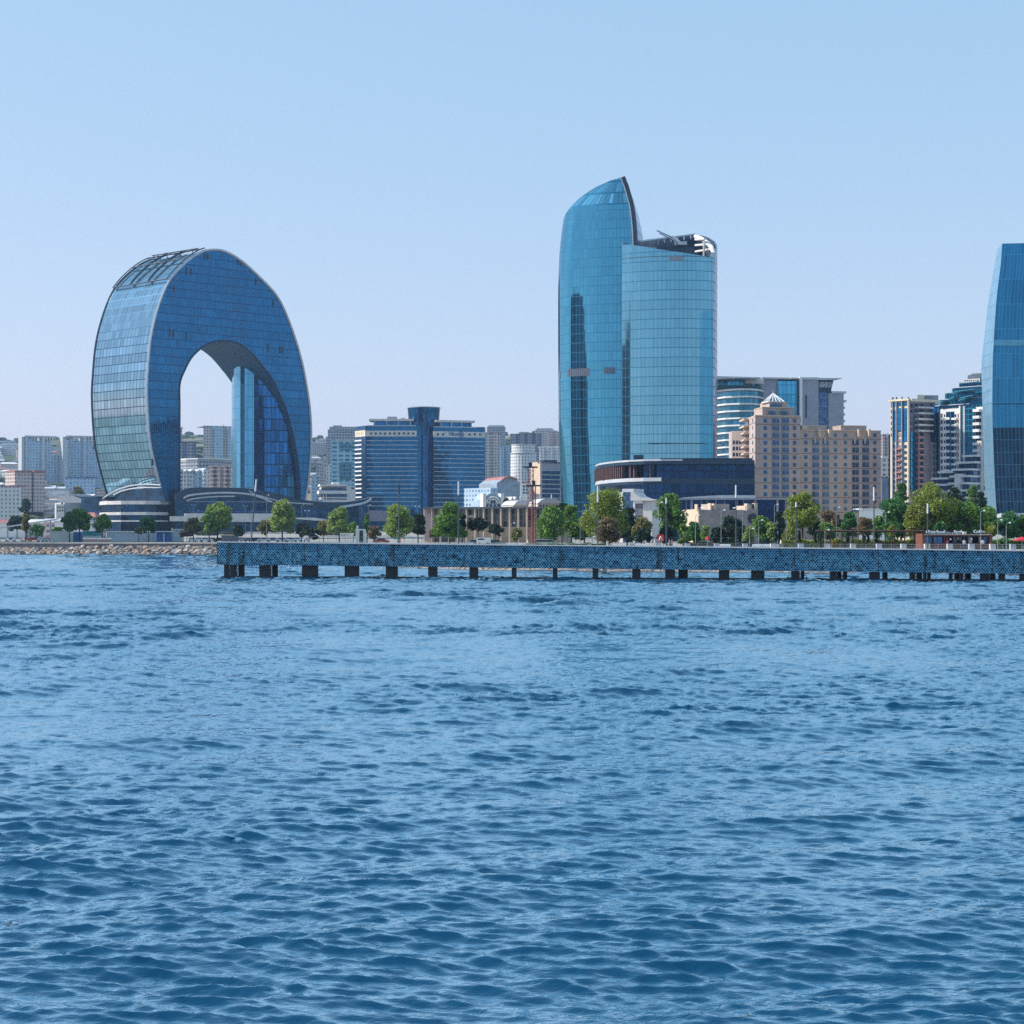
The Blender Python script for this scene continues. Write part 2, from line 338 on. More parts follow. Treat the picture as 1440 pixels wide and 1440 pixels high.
# ---------------------------------------------------------------- building helpers
class Wall:
    """vertical plane through two points given as (photo column, distance), left to right as seen from the water"""
    def __init__(s, a, b, deg=None):
        s.a = Vector(XY(*a))
        if deg is not None: s.t = Vector((math.cos(R(deg)), math.sin(R(deg))))
        else: s.t = (Vector(XY(*b)) - s.a).normalized()
        s.ang = math.atan2(s.t.y, s.t.x); s.n = Vector((-s.t.y, s.t.x))
    def s_(s, px):
        k = (px - CX) / FPX      # solve a + t*u = (k*D, D)
        return (k * s.a.y - s.a.x) / (s.t.x - k * s.t.y)
    def D(s, px): return s.a.y + s.t.y * s.s_(px)
    def z(s, px, py): return PZ(py, s.D(px))
    def P(s, px, off=0.0):      # point on the wall, off metres towards the water
        p = s.a + s.t * s.s_(px) - s.n * off; return (p.x, p.y)
    def Q(s, u, d, z): p = s.a + s.t * u + s.n * d; return (p.x, p.y, z)
    def box(s, mb, px0, px1, py0, py1, out=0.1, inn=0.0, mi=0):
        m = (px0 + px1) / 2
        return mb.box(s.s_(px0), s.s_(px1), -out, inn, s.z(m, py1), s.z(m, py0), s.ang, s.a, mi)
    def outline(s, pts): return [(s.s_(x), s.z(x, y)) for x, y in pts]
    def extrude(s, mb, pts, d0, d1, mi=0):
        sz = s.outline(pts); n = len(sz); u = 0
        mb.face([s.Q(a, d0, z) for a, z in sz], [(a, z) for a, z in sz], mi); mb.face([s.Q(a, d1, z) for a, z in sz[::-1]], [(a, z) for a, z in sz[::-1]], mi)
        for i in range(n):
            (a, z), (b, w) = sz[i], sz[(i + 1) % n]; L = math.dist((a, z), (b, w))
            mb.face([s.Q(a, d0, z), s.Q(a, d1, z), s.Q(b, d1, w), s.Q(b, d0, w)], [(0, u), (d1 - d0, u), (d1 - d0, u + L), (0, u + L)], mi); u += L
        return mb
def bld(name, label, cat, px, D, group=None, z=None):
    x, y = XY(px, D); z = land_z(x, y) if z is None else z
    e = empty(name, (x, y, z), label, cat, group); e['_org'] = [x, y, z]; return e
def windows(e, name, wall, cs, w, h, mat, out=0.08, dep=0.3, cap=100, sill=None):
    """one mesh, one object per window (first `cap`), the rest one stuff part"""
    mb = MB(); mb.box(-w / 2, w / 2, -dep, 0, -h / 2, h / 2)
    if sill: mb.box(-w / 2 - .1, w / 2 + .1, -dep - .25, 0, -h / 2 - .35, -h / 2 - .003, mi=1); mb.box(-.07, .07, -dep - .03, 0, -h / 2, h / 2, mi=1)
    me = mb.mesh(name, [mat, sill or mat]); org = Vector(e['_org'])
    cs = sorted(cs, key=lambda c: c[1])
    for px, py in cs[:cap]:
        x, y = wall.P(px, out - dep); o = bpy.data.objects.new(name, me); COL.objects.link(o); o.parent = e
        o.location = Vector((x, y, wall.z(px, py))) - org; o.rotation_euler = (0, 0, wall.ang)
    if len(cs) > cap:
        rest = MB()
        for px, py in cs[cap:]:
            u = wall.s_(px); z = wall.z(px, py); rest.box(u - w / 2, u + w / 2, -out, dep - out, z - h / 2, z + h / 2, wall.ang, wall.a)
        rest.build(name, mat, e)['kind'] = 'stuff'
def wbox(e, name, mat, wall, *a, **k): return wall.box(MB(), *a, **k).build(name, mat, e)
def bars(e, name, mat, wall, x0, x1, ys, t, out=0.4, inn=0.1):
    for y in ys: wbox(e, name, mat, wall, x0, x1, y, y + t, out, inn)
def pr(e, name, mat, pts, y0, y1, cap=True, Dz=None, **k):
    """prism over (column, distance) points; heights from photo rows y1 (bottom) and y0 (top) read at distance Dz"""
    P = [XY(*p) for p in pts]; Dz = Dz or min(p[1] for p in pts)
    z0 = PZ(y1, Dz) if y1 is not None else e['_org'][2] - 1; z1 = PZ(y0, Dz)
    return MB().prism(P, z0, z1, cap=cap).build(name, mat, e, **k)
def curve_pts(pts, n=6):
    """Catmull-Rom through 2D points"""
    out = []
    for i in range(len(pts) - 1):
        p0 = pts[max(0, i - 1)]; p1 = pts[i]; p2 = pts[i + 1]; p3 = pts[min(len(pts) - 1, i + 2)]
        for k in range(n):
            t = k / n; out.append(tuple(0.5 * ((2 * b) + (-a + c) * t + (2 * a - 5 * b + 4 * c - d_) * t * t + (-a + 3 * b - 3 * c + d_) * t ** 3) for a, b, c, d_ in zip(p0, p1, p2, p3)))
    return out + [tuple(pts[-1])]
def tubes(mb, pts, r, n=6):
    for a, b in zip(pts, pts[1:]): mb.tube(a, b, r, r, n)
    return mb
# ---------------------------------------------------------------- 1 the arched glass hotel
def arch_hotel():
    e = bld('arched_tower', 'huge oval ring shaped blue glass tower with an open arch, on the left shore', 'building', 245, 1110)
    W = Wall((206, 1110), None, 45)
    outer = curve_pts([(243, 742), (233, 710), (220, 665), (210, 617), (206, 555), (207.5, 517), (212, 472), (222.5, 430), (237.5, 395), (260, 370), (282.5, 354.5), (300, 351), (317.5, 354), (340, 367.5), (365, 390), (390, 417.5), (407.5, 455), (422, 500), (430, 537.5), (436, 580), (437, 630), (432, 687), (420, 742)], 5)
    inner = curve_pts([(252.5, 742), (252.5, 640), (252.5, 570), (252.8, 540), (260, 520), (270, 502), (285, 488), (300, 481), (317, 479), (335, 483), (352, 495), (367, 512), (382, 532), (392, 552), (402, 575), (410, 602), (416, 632), (420, 660), (422, 700), (421, 742)], 5)
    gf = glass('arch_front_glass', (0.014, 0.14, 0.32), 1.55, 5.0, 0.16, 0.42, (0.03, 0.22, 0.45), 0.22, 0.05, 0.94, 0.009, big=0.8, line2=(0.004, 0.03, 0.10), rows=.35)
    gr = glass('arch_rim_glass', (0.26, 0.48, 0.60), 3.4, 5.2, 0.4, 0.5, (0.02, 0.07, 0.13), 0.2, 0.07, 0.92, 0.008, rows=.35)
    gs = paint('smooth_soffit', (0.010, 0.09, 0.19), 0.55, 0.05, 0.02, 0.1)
    T, T1 = 57.0, 41.0
    O = W.outline(outer); I = W.outline(inner)
    mb = MB(); loop = O + I[::-1]; mb.face([W.Q(a, 0, z) for a, z in loop], loop); mb.face([W.Q(a, T1, z) for a, z in loop[::-1]], loop[::-1]); mb.build('front_face', gf, e)
    mb = MB(); v = 0
    for (a, z), (b, w) in zip(O, O[1:]):
        L = math.dist((a, z), (b, w)); mb.face([W.Q(a, 0, z), W.Q(a, T, z), W.Q(b, T, w), W.Q(b, 0, w)], [(0.3, v), (T + .3, v), (T + .3, v + L), (0.3, v + L)]); v += L
    rim = mb.build('rim', gr, e, smooth=True)
    # hood behind: closes the ring between the passage and the far edge
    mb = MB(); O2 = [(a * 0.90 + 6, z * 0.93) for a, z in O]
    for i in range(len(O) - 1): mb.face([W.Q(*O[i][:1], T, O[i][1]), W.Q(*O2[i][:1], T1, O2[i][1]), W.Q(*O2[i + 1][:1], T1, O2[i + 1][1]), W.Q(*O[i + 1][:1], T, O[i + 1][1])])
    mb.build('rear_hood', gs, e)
    mb = MB(); v = 0
    for (a, z), (b, w) in zip(I, I[1:]):
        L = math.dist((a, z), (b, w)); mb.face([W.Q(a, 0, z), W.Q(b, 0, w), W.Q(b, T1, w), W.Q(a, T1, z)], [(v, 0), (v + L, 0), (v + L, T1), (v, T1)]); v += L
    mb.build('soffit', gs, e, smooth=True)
    # round bay and glazed wall inside the right leg
    gi = glass('arch_inner_glass', (0.012, 0.11, 0.30), 2.6, 7.0, 0.3, 0.7, (0.006, 0.03, 0.08), 0.45, 0.06, 0.9, 0.02)
    gb = glass('arch_bay_glass', (0.10, 0.36, 0.56), 3.0, 7.0, 0.2, 0.25, (0.05, 0.2, 0.34), 0.12, 0.14, 0.85, 0.008)
    wall_pts = [(357, 1183), (372, 1183), (390, 1185), (405, 1188), (421, 1193), (422, 1225), (357, 1225)]
    pr(e, 'inner_glass_wall', gi, wall_pts, 498, 742, Dz=1188)
    bay = [(329, 1212), (325.6, 1203), (326.5, 1196), (329, 1190), (333, 1186), (338, 1183.2), (344, 1181.8), (351, 1181.6), (357.2, 1182), (357.2, 1212)]
    pr(e, 'round_bay', gb, bay, 500, 742, Dz=1186)
    # trims
    mb = MB(); tubes(mb, [W.Q(a, -0.25, z) for a, z in O], 0.75); mb.build('edge_trim', M['greywhite'], e)
    mb = MB(); tubes(mb, [W.Q(a, T + 0.2, z) for a, z in O], 0.7); mb.build('edge_trim', M['darkmetal'], e)
    mb = MB(); tubes(mb, [W.Q(a, -0.2, z) for a, z in I], 0.55); mb.build('arch_trim', M['navy'], e)
    # dark vent slots, mostly in pairs
    for x, y in ((239, 468), (243.5, 469), (262, 472), (288, 360), (292, 360), (262.5, 381), (268.5, 382), (245, 406), (334.5, 367), (338.5, 369), (359.5, 396), (384, 426), (376.7, 489), (393.5, 491), (397.5, 492)):
        wbox(e, 'vent_slot', M['darkmetal'], W, x - .9, x + .9, y - 4.5, y + 5.5, 0.3, 0.1)
    wbox(e, 'vent_slot', M['darkmetal'], Wall((206, 1109.5), None, 45), 213, 215.5, 645, 655, 0.2, 0.3)
    # rails and gantry of the cleaning cradle on the upper rim
    k0 = next(i for i, (x, y) in enumerate(outer) if y < 397); k1 = next(i for i, (x, y) in enumerate(outer) if x > 292)
    for dd in (0.0, 0.36, 0.68, 1.0):
        mb = MB(); tubes(mb, [W.Q(a - 0.9, max(.4, dd * T - .4), z + 1.3) for a, z in O[k0:k1]], 0.7 if 0 < dd < 1 else .35); mb.build('cradle_rail', M['darkmetal'], e)
    for kk in (k0, k0 + 6, k0 + 11, k1 - 2):
        mb = MB(); a, z = O[kk]; mb.tube(W.Q(a - 0.9, 0, z + 1.2), W.Q(a - 0.9, T, z + 1.2), 0.42); mb.build('cross_beam', M['darkmetal'], e)
    mb = MB(); a, z = O[k1 - 1]
    for dd in (8, 20, 34, 48): mb.tube(W.Q(a - 4, dd, z - 1.5), W.Q(a - 4, dd, z + 1.4), .25)
    mb.tube(W.Q(a - 4, 3, z + 1.0), W.Q(a - 4, 50, z + 1.5), .4); mb.tube(W.Q(a - 9, 34, z - 2.5), W.Q(a + 3, 54, z + 2.6), .35); mb.tube(W.Q(a - 3, 22, z - 1), W.Q(a - 1, 40, z + 2.6), .3)
    mb.build('roof_gantry', M['darkmetal'], e)
    # base of the left leg: pale bands with dark glass between, set round the foot
    foot = [(139, 1152), (141, 1128), (150, 1112), (170, 1103), (205, 1100), (236, 1108), (241, 1118)]
    def ring(o): return [(x, d_ - o) for x, d_ in foot] + [(241, 1150)]
    dg = glass('podium_glass', (0.010, 0.050, 0.10), 3.2, 4.0, 0.2, 0.25, (0.02, 0.06, 0.14), 0.5, 0.07, 0.85, 0.03)
    pr(e, 'base_storey', dg, ring(0), 705.3, 747, Dz=1110)
    for y0, y1 in ((704.6, 709.6), (720.4, 724.4), (731.8, 733.8)): pr(e, 'pale_band', M['offwhite'], ring(1.6), y0, y1, Dz=1110)
    WR = Wall((128, 1150), (240, 1098))
    for pts in ([(141, 705), (150, 697.5), (165, 689), (185, 683), (205, 681.3), (226, 682)], [(160, 696), (172, 690.5), (188, 687), (207, 685.6), (227, 686.4)]):
        mb = MB(); tubes(mb, [(*WR.P(x, .2), WR.z(x, y)) for x, y in curve_pts(pts, 4)], .42); mb.build('canopy_rib', M['greywhite'], e)
    mb = MB(); WR.extrude(mb, [(160, 705), (172, 694), (195, 688), (228, 686), (233, 705)], -0.6, 3); mb.build('canopy_glazing', dg, e)
    # low wing left of the foot
    pr(e, 'side_wing', dg, [(114, 1150), (142, 1140), (142, 1170), (114, 1185)], 702, 747, Dz=1145)
    mb = MB(); Wall((104, 1150), (142, 1142)).extrude(mb, [(108, 696.5), (118, 698.5), (130, 698.5), (141, 698), (141, 702.5), (120, 702), (108, 697.5)], -3, 22); mb.build('wing_roof', M['navy'], e)
    # long curved podium to the right
    WP = Wall((250, 1096), (523, 1120))
    mb = MB(); roof = curve_pts([(247, 694), (262, 687), (285, 685.5), (330, 686), (358, 688), (385, 693), (410, 699), (432, 703.5), (455, 706), (475, 706.5), (495, 705), (512, 702), (523, 699.5)], 4) + curve_pts([(523, 702.5), (513, 708), (495, 712), (470, 714.5), (430, 713), (395, 708), (360, 701), (330, 699.5), (290, 701), (247, 706)], 4)
    WP.extrude(mb, roof, 0, 34); mb.build('podium_roof', M['navy'], e)
    mb = MB(); WP.extrude(mb, [(246, 704), (290, 701), (330, 699), (362, 701), (395, 708), (430, 713), (470, 714), (505, 709), (505, 748), (246, 748)], 1.6, 30); mb.build('podium_wall', dg, e)
    for pts, r in (([(258, 701), (266, 696.8), (290, 694), (320, 693), (350, 695), (368, 700), (382, 706)], .55), ([(262, 704), (275, 701), (300, 698.5), (330, 698)], .4), ([(350, 690), (358, 695), (372, 699), (400, 706), (440, 709)], .3), ([(480, 713), (500, 710), (514, 706.5), (522, 701)], .7)):
        mb = MB(); tubes(mb, [(*WP.P(x, 0.6), WP.z(x, y)) for x, y in curve_pts(pts, 4)], r); mb.build('roof_rib', M['greywhite'], e)
    wbox(e, 'pale_band', M['offwhite'], WP, 259, 392, 722, 734, 1.4, 0)
    wbox(e, 'pale_band', M['offwhite'], WP, 239, 262, 726, 733, 2.4, 0)
    mb = MB(); WP.extrude(mb, [(415, 728), (440, 728), (462, 731), (462, 733), (440, 732), (415, 730)], -6, 0); mb.build('ramp_parapet', M['offwhite'], e)
    wbox(e, 'string_line', M['mauve'], WP, 262, 385, 705.2, 706.0, .3, 0); wbox(e, 'string_line', M['bluepaint'], WP, 262, 470, 719.3, 720.3, .3, 0)
arch_hotel()
# ---------------------------------------------------------------- 2 the blue slab hotel with a round core
def slab_hotel():
    e = bld('slab_hotel', 'blue glass hotel of two white striped wings joined by a taller round core', 'building', 590, 1450)
    g = glass('hotel_glass', (0.012, 0.15, 0.32), 3.0, 3.25, 0.12, 0.2, (0.006, 0.07, 0.2), 0.3, 0.05, 0.94, 0.012, big=1.2)
    gc = glass('core_glass', (0.010, 0.11, 0.27), 1.8, 3.25, 0.14, 0.16, (0.006, 0.06, 0.18), 0.35, 0.05, 0.94, 0.015)
    L0, L1, L2, L3 = (500, 1463), (514, 1448), (592, 1448), (592, 1480)
    R0, R1, R2 = (609, 1446), (682, 1458), (683, 1485)
    pr(e, 'left_wing', g, [L0, L1, L2, L3, (500, 1480)], 598.5, None)
    pr(e, 'right_wing', g, [R0, R1, R2, (609, 1480)], 600, None, Dz=1452)
    WL = Wall(L1, L2); WS = Wall(L0, L1); WRr = Wall(R0, R1)
    ys = [619.2 + 6.12 * k for k in range(16)]
    bars(e, 'floor_line', M['greywhite'], WL, 515.5, 587, ys, 0.85, 0.25); bars(e, 'floor_line', M['greywhite'], WRr, 610, 680.5, [y + 1.1 for y in ys], 0.85, 0.25)
    bars(e, 'side_sill', M['white'], WS, 500.3, 509.5, [y - .5 for y in ys[:15]], 1.9, 0.8)
    wbox(e, 'parapet_band', M['cream'], WS, 500, 514.2, 605.6, 614.2, .5, .1); wbox(e, 'parapet_band', M['offwhite'], WL, 514, 586, 605.6, 613.8, .45, .1); bandp = wbox(e, 'parapet_band', M['offwhite'], WRr, 609, 682.2, 607, 615.2, .45, .1)
    windows(e, 'band_window', WL, [(522 + 6.55 * k, 609.6) for k in range(10)], 1.6, 1.6, M['darkmetal'], .5); windows(e, 'band_window', WRr, [(x, 611) for x in (615.5, 623, 660, 667.5, 675)], 1.6, 1.6, M['darkmetal'], .5)
    windows(e, 'side_window', WS, [(x, 609.6) for x in (503, 506, 509)], 1.1, 1.6, M['mauve'], .55)
    for a, b, y, W_ in ((519, 582, 592, WL), (612.5, 667.5, 594, WRr)):
        wbox(e, 'penthouse', gc, W_, a + 6, b - 3, y, y + 6.5, -3, 14); wbox(e, 'penthouse_roof', M['offwhite'], W_, a, b, y - 3.0, y, .8, 17)
        wbox(e, 'roof_kerb', M['greywhite'], W_, a - 2, b + 3, y + 6.0, y + 7.2, .4, .3)
        for k in range(4): wbox(e, 'penthouse_post', M['offwhite'], W_, a + 8 + k * (b - a - 10) / 3.2, a + 8.8 + k * (b - a - 10) / 3.2, y, y + 6.5, 0.2, 0.3)
    wbox(e, 'plant_room', M['greywall'], WL, 544, 557, 585.3, 589.5, -5, 12); wbox(e, 'plant_room', M['offwhite'], WL, 563, 569, 587, 589.5, -5, 10)
    # round core, flaring at the head
    c = Vector(XY(596, 1460)); mb = MB(); prof = [(10.2, PZ(760, 1450)), (10.2, PZ(640, 1450)), (10.6, PZ(612, 1450)), (11.3, PZ(598, 1450)), (12.4, PZ(573, 1450))]
    n = 40; u = 0
    for (r0, z0), (r1, z1) in zip(prof, prof[1:]):
        for k in range(n):
            a0, a1 = 2 * math.pi * k / n, 2 * math.pi * (k + 1) / n
            mb.face([(c.x + r * math.cos(a), c.y + r * math.sin(a), z) for r, a, z in ((r0, a0, z0), (r0, a1, z0), (r1, a1, z1), (r1, a0, z1))], [(a0 * 12, z0), (a1 * 12, z0), (a1 * 12, z1), (a0 * 12, z1)])
    mb.face([(c.x + 12.4 * math.cos(2 * math.pi * k / n), c.y + 12.4 * math.sin(2 * math.pi * k / n), prof[-1][1]) for k in range(n)]); mb.build('round_core', gc, e)
    mb = MB(); mb.prism([(c.x + 12.8 * math.cos(2 * math.pi * k / n), c.y + 12.8 * math.sin(2 * math.pi * k / n)) for k in range(n)], prof[-1][1] + .003, prof[-1][1] + .6); mb.build('core_rim', M['greywall'], e)
    for x in (581, 597, 608): mb = MB(); xx, yy = XY(x, 1458); mb.tube((xx, yy, PZ(573, 1450)), (xx, yy, PZ(567.5 if x != 597 else 570.5, 1450)), .15, .1, 5); mb.build('roof_mast', M['steel'], e)
    # low storey at the foot
    wbox(e, 'foot_storey', M['mauve'], WL, 520, 545, 718, 733, 3, 0)
    # lettering and round emblem on the right band
    text_on(bandp, 'sign_lettering', 'Hilton', WRr, 631, 643.5, 612.6, 5.2, M['bluepaint'], .5)
    mb = MB(); x0 = WRr.s_(648); z0 = WRr.z(648, 611.2)
    for r, r2 in ((2.35, 1.9), (1.35, .0)):
        for k in range(24):
            a0, a1 = 2 * math.pi * k / 24, 2 * math.pi * (k + 1) / 24
            mb.face([WRr.Q(x0 + q * math.cos(a), -.62, z0 + q * math.sin(a)) for q, a in ((r, a0), (r, a1), (r2, a1), (r2, a0))][:4 if r2 else 3])
    mb.build('sign_emblem', M['bluepaint'], bandp)
def text_on(e, name, s, wall, px0, px1, pybase, hpx, mat, out=.3, font_h=0.72):
    cu = bpy.data.curves.new('t', 'FONT'); cu.body = s; cu.extrude = 0.05; cu.offset = 0.03; cu.size = 1
    t = bpy.data.objects.new('t', cu); COL.objects.link(t); bpy.context.view_layer.update()
    dg = bpy.context.evaluated_depsgraph_get(); me = bpy.data.meshes.new_from_object(t.evaluated_get(dg)); bpy.data.objects.remove(t)
    co = np.array([v.co[:] for v in me.vertices]); w = co[:, 0].max() - co[:, 0].min(); h = co[:, 1].max()
    W = wall.s_(px1) - wall.s_(px0); H = hpx * wall.D(px0) / FPX
    me.transform(Matrix.Diagonal((W / w, H / h, 1, 1))); me.transform(Matrix.Rotation(R(90), 4, 'X')); me.materials.clear(); me.materials.append(mat)
    o = bpy.data.objects.new(name, me); COL.objects.link(o); o.parent = e
    x, y = wall.P(px0, out); o.location = Vector((x, y, wall.z(px0, pybase))) - Vector(e['_org']); o.rotation_euler = (0, 0, wall.ang)
    return o
slab_hotel()
# ---------------------------------------------------------------- 3 the curved pair of glass towers
def lens_tower():
    e = bld('curved_tower', 'tallest curved glass tower with a pointed sail shaped top, left of the paired towers', 'building', 840, 800)
    prof = [(745, 790, 905, 893.5), (706, 789.5, 905.5, 893.5), (663, 788, 906, 893.5), (605, 786, 906.5, 893.5), (560, 785.5, 906.8, 893.5), (484, 785, 907, 893.5), (407, 785, 907.5, 893.5), (370, 785.9, 907.2, 893.5), (351, 786.7, 907, 893.3), (338, 787.8, 906.5, 892.8), (318, 790, 904.5, 891.6), (300, 793, 901, 889.6), (289, 800, 898.5, 887.8), (277, 813, 895, 884.5), (270, 823, 893, 882.5), (263, 835.5, 890.8, 880.5), (257, 851, 887.5, 878), (254, 859, 885.5, 877), (251.6, 869, 882, 876), (250.3, 874, 878, 875.5)]
    fine = curve_pts(prof, 4)
    gA = glass('sail_glass', (0.095, 0.38, 0.53), 1.6, 3.9, 0.14, 0.24, (0.04, 0.2, 0.34), 0.08, 0.035, 0.95, 0.003, big=0.35, rows=.12)
    gT = glass('sail_crown_glass', (0.13, 0.42, 0.56), 2.6, 4.6, 0.5, 0.7, (0.03, 0.20, 0.36), 0.4, 0.1, 0.9, 0.02)
    gS = glass('sail_side_glass', (0.015, 0.14, 0.33), 1.6, 3.9, 0.2, 0.3, (0.01, 0.07, 0.18), 0.25, 0.06, 0.92, 0.01)
    NF, NS, NB = 26, 5, 8; ds = 800
    PRO = curve_pts([(0,17),(.03,13.2),(.07,11.1),(.12,9.15),(.2,7.6),(.3,5.75),(.42,3.63),(.5,2.4),(.62,1.0),(.78,0),(1,-.5)], 6)
    def dep(q): q = max(0, min(1, q)); i = max(k for k in range(len(PRO) - 1) if PRO[k][0] <= q + 1e-9); (a_, c_), (b_, d_) = PRO[i], PRO[i + 1]; return c_ + (d_ - c_) * (q - a_) / (b_ - a_)
    def ring(y, xl, xr, xs):
        z = PZ(y, ds - 4); L = PX(xl, ds + 4); S = PX(xs, ds - 7); Rr = max(PX(xr, ds + 16), S + .3)
        L0 = PX(min(xl, 792.5), ds + 10); S0 = PX(893.5, ds - 7); R0 = PX(907, ds + 20)      # full outline; the sloping top only clips it
        pts = []
        for k in range(NF + 1):
            x = (L if xl > 792.5 else L0) + (S - (L if xl > 792.5 else L0)) * (0.5 - 0.5 * math.cos(math.pi * (k / NF) ** .9)); pts.append((x, ds - 6 + dep((x - L0) / (S0 - L0)), z))
        yy0 = pts[-1][1]; side = [(S + (Rr - S) * k / NS, yy0 + (ds + 20 - yy0) * (k / NS) ** 1.2, z) for k in range(NS + 1)]
        xa = pts[0][0]; back = [(Rr + (xa - Rr) * k / NB,) for k in range(NB + 1)]
        back = [(x, max(ds + 11 + 9 * (x - L0) / (R0 - L0) + 9 * math.sin(math.pi * max(0, min(1, (x - L0) / (R0 - L0)))), pts[0][1] + .1) if k < NB or xl > 792.5 else pts[0][1], z) for k, (x,) in enumerate(back)]; back[0] = side[-1]
        return pts, side, back
    rings = [ring(*r) for r in fine]
    def skin(sel, mat, name, rng, org_u=0):
        mb = MB()
        for i in rng:
            A, B_ = rings[i][sel], rings[i + 1][sel]; u = org_u
            for k in range(len(A) - 1):
                w = math.dist(rings[8][sel][k][:2], rings[8][sel][k + 1][:2])
                mb.face([A[k], A[k + 1], B_[k + 1], B_[k]], [(u, A[k][2]), (u + w, A[k][2]), (u + w, B_[k][2]), (u, B_[k][2])]); u += w
        return mb.build(name, mat, e, smooth=True)
    kt = next(i for i, r in enumerate(fine) if r[0] < 291)
    skin(0, gA, 'front_skin', range(0, kt)); skin(0, gT, 'crown_skin', range(kt, len(rings) - 1))
    mbr = MB(); kr = next(i for i, r in enumerate(fine) if r[1] > 792.5)
    for i in range(kr, len(rings) - 1): mbr.face([rings[i][0][0], rings[i][2][-1], rings[i + 1][2][-1], rings[i + 1][0][0]])
    mbr.build('sloping_roof', gS, e); skin(1, gS, 'side_skin', range(len(rings) - 1)); skin(2, gS, 'back_skin', range(len(rings) - 1))
    mb = MB(); tubes(mb, [(r[0][-1][0] + .3, r[0][-1][1] - .1, r[0][-1][2]) for r in rings[12:]], 0.85); mb.build('seam_fin', M['darkmetal'], e)
    mb = MB(); tubes(mb, [(r[0][-1][0] - .8, r[0][-1][1] - .4, r[0][-1][2]) for r in rings[12:]], 0.22); mb.build('seam_trim', M['greywhite'], e)
    x, y = XY(877, ds); mb = MB(); mb.tube((x, y, PZ(251, ds - 12)), (x, y, PZ(247.5, ds - 12)), .12, .08, 5); mb.build('roof_mast', M['steel'], e)
    # louvred plant openings
    for px0, px1, y0, y1 in ((798, 829, 514.5, 525.5), (849, 865.5, 514.5, 524), (785.6, 788.2, 517, 527)):
        xm = PX((px0 + px1) / 2, ds - 8); mb = MB(); zt, zb = PZ(y0, ds - 12), PZ(y1, ds - 12)
        n = max(1, int((px1 - px0) / 3))
        ringf = rings[next(i for i, r in enumerate(fine) if r[0] < 520)][0]
        def at(px):
            for a, b in zip(ringf, ringf[1:]):
                pa, pb = CX + a[0] / a[1] * FPX, CX + b[0] / b[1] * FPX
                if pa <= px <= pb: t = (px - pa) / (pb - pa + 1e-6); return (a[0] + (b[0] - a[0]) * t, a[1] + (b[1] - a[1]) * t - .12)
            return ringf[0][:2] if px < 800 else ringf[-1][:2]
        for k in range(n):
            a = at(px0 + (px1 - px0) * k / n); b = at(px0 + (px1 - px0) * (k + .86) / n); mb.prism([a, b, (b[0], b[1] + .5), (a[0], a[1] + .5)], zb, zt)
        mb.build('louvre', paint('grey_louvre', (0.10, 0.12, 0.17), 0.6, 0.1), e)
lens_tower()
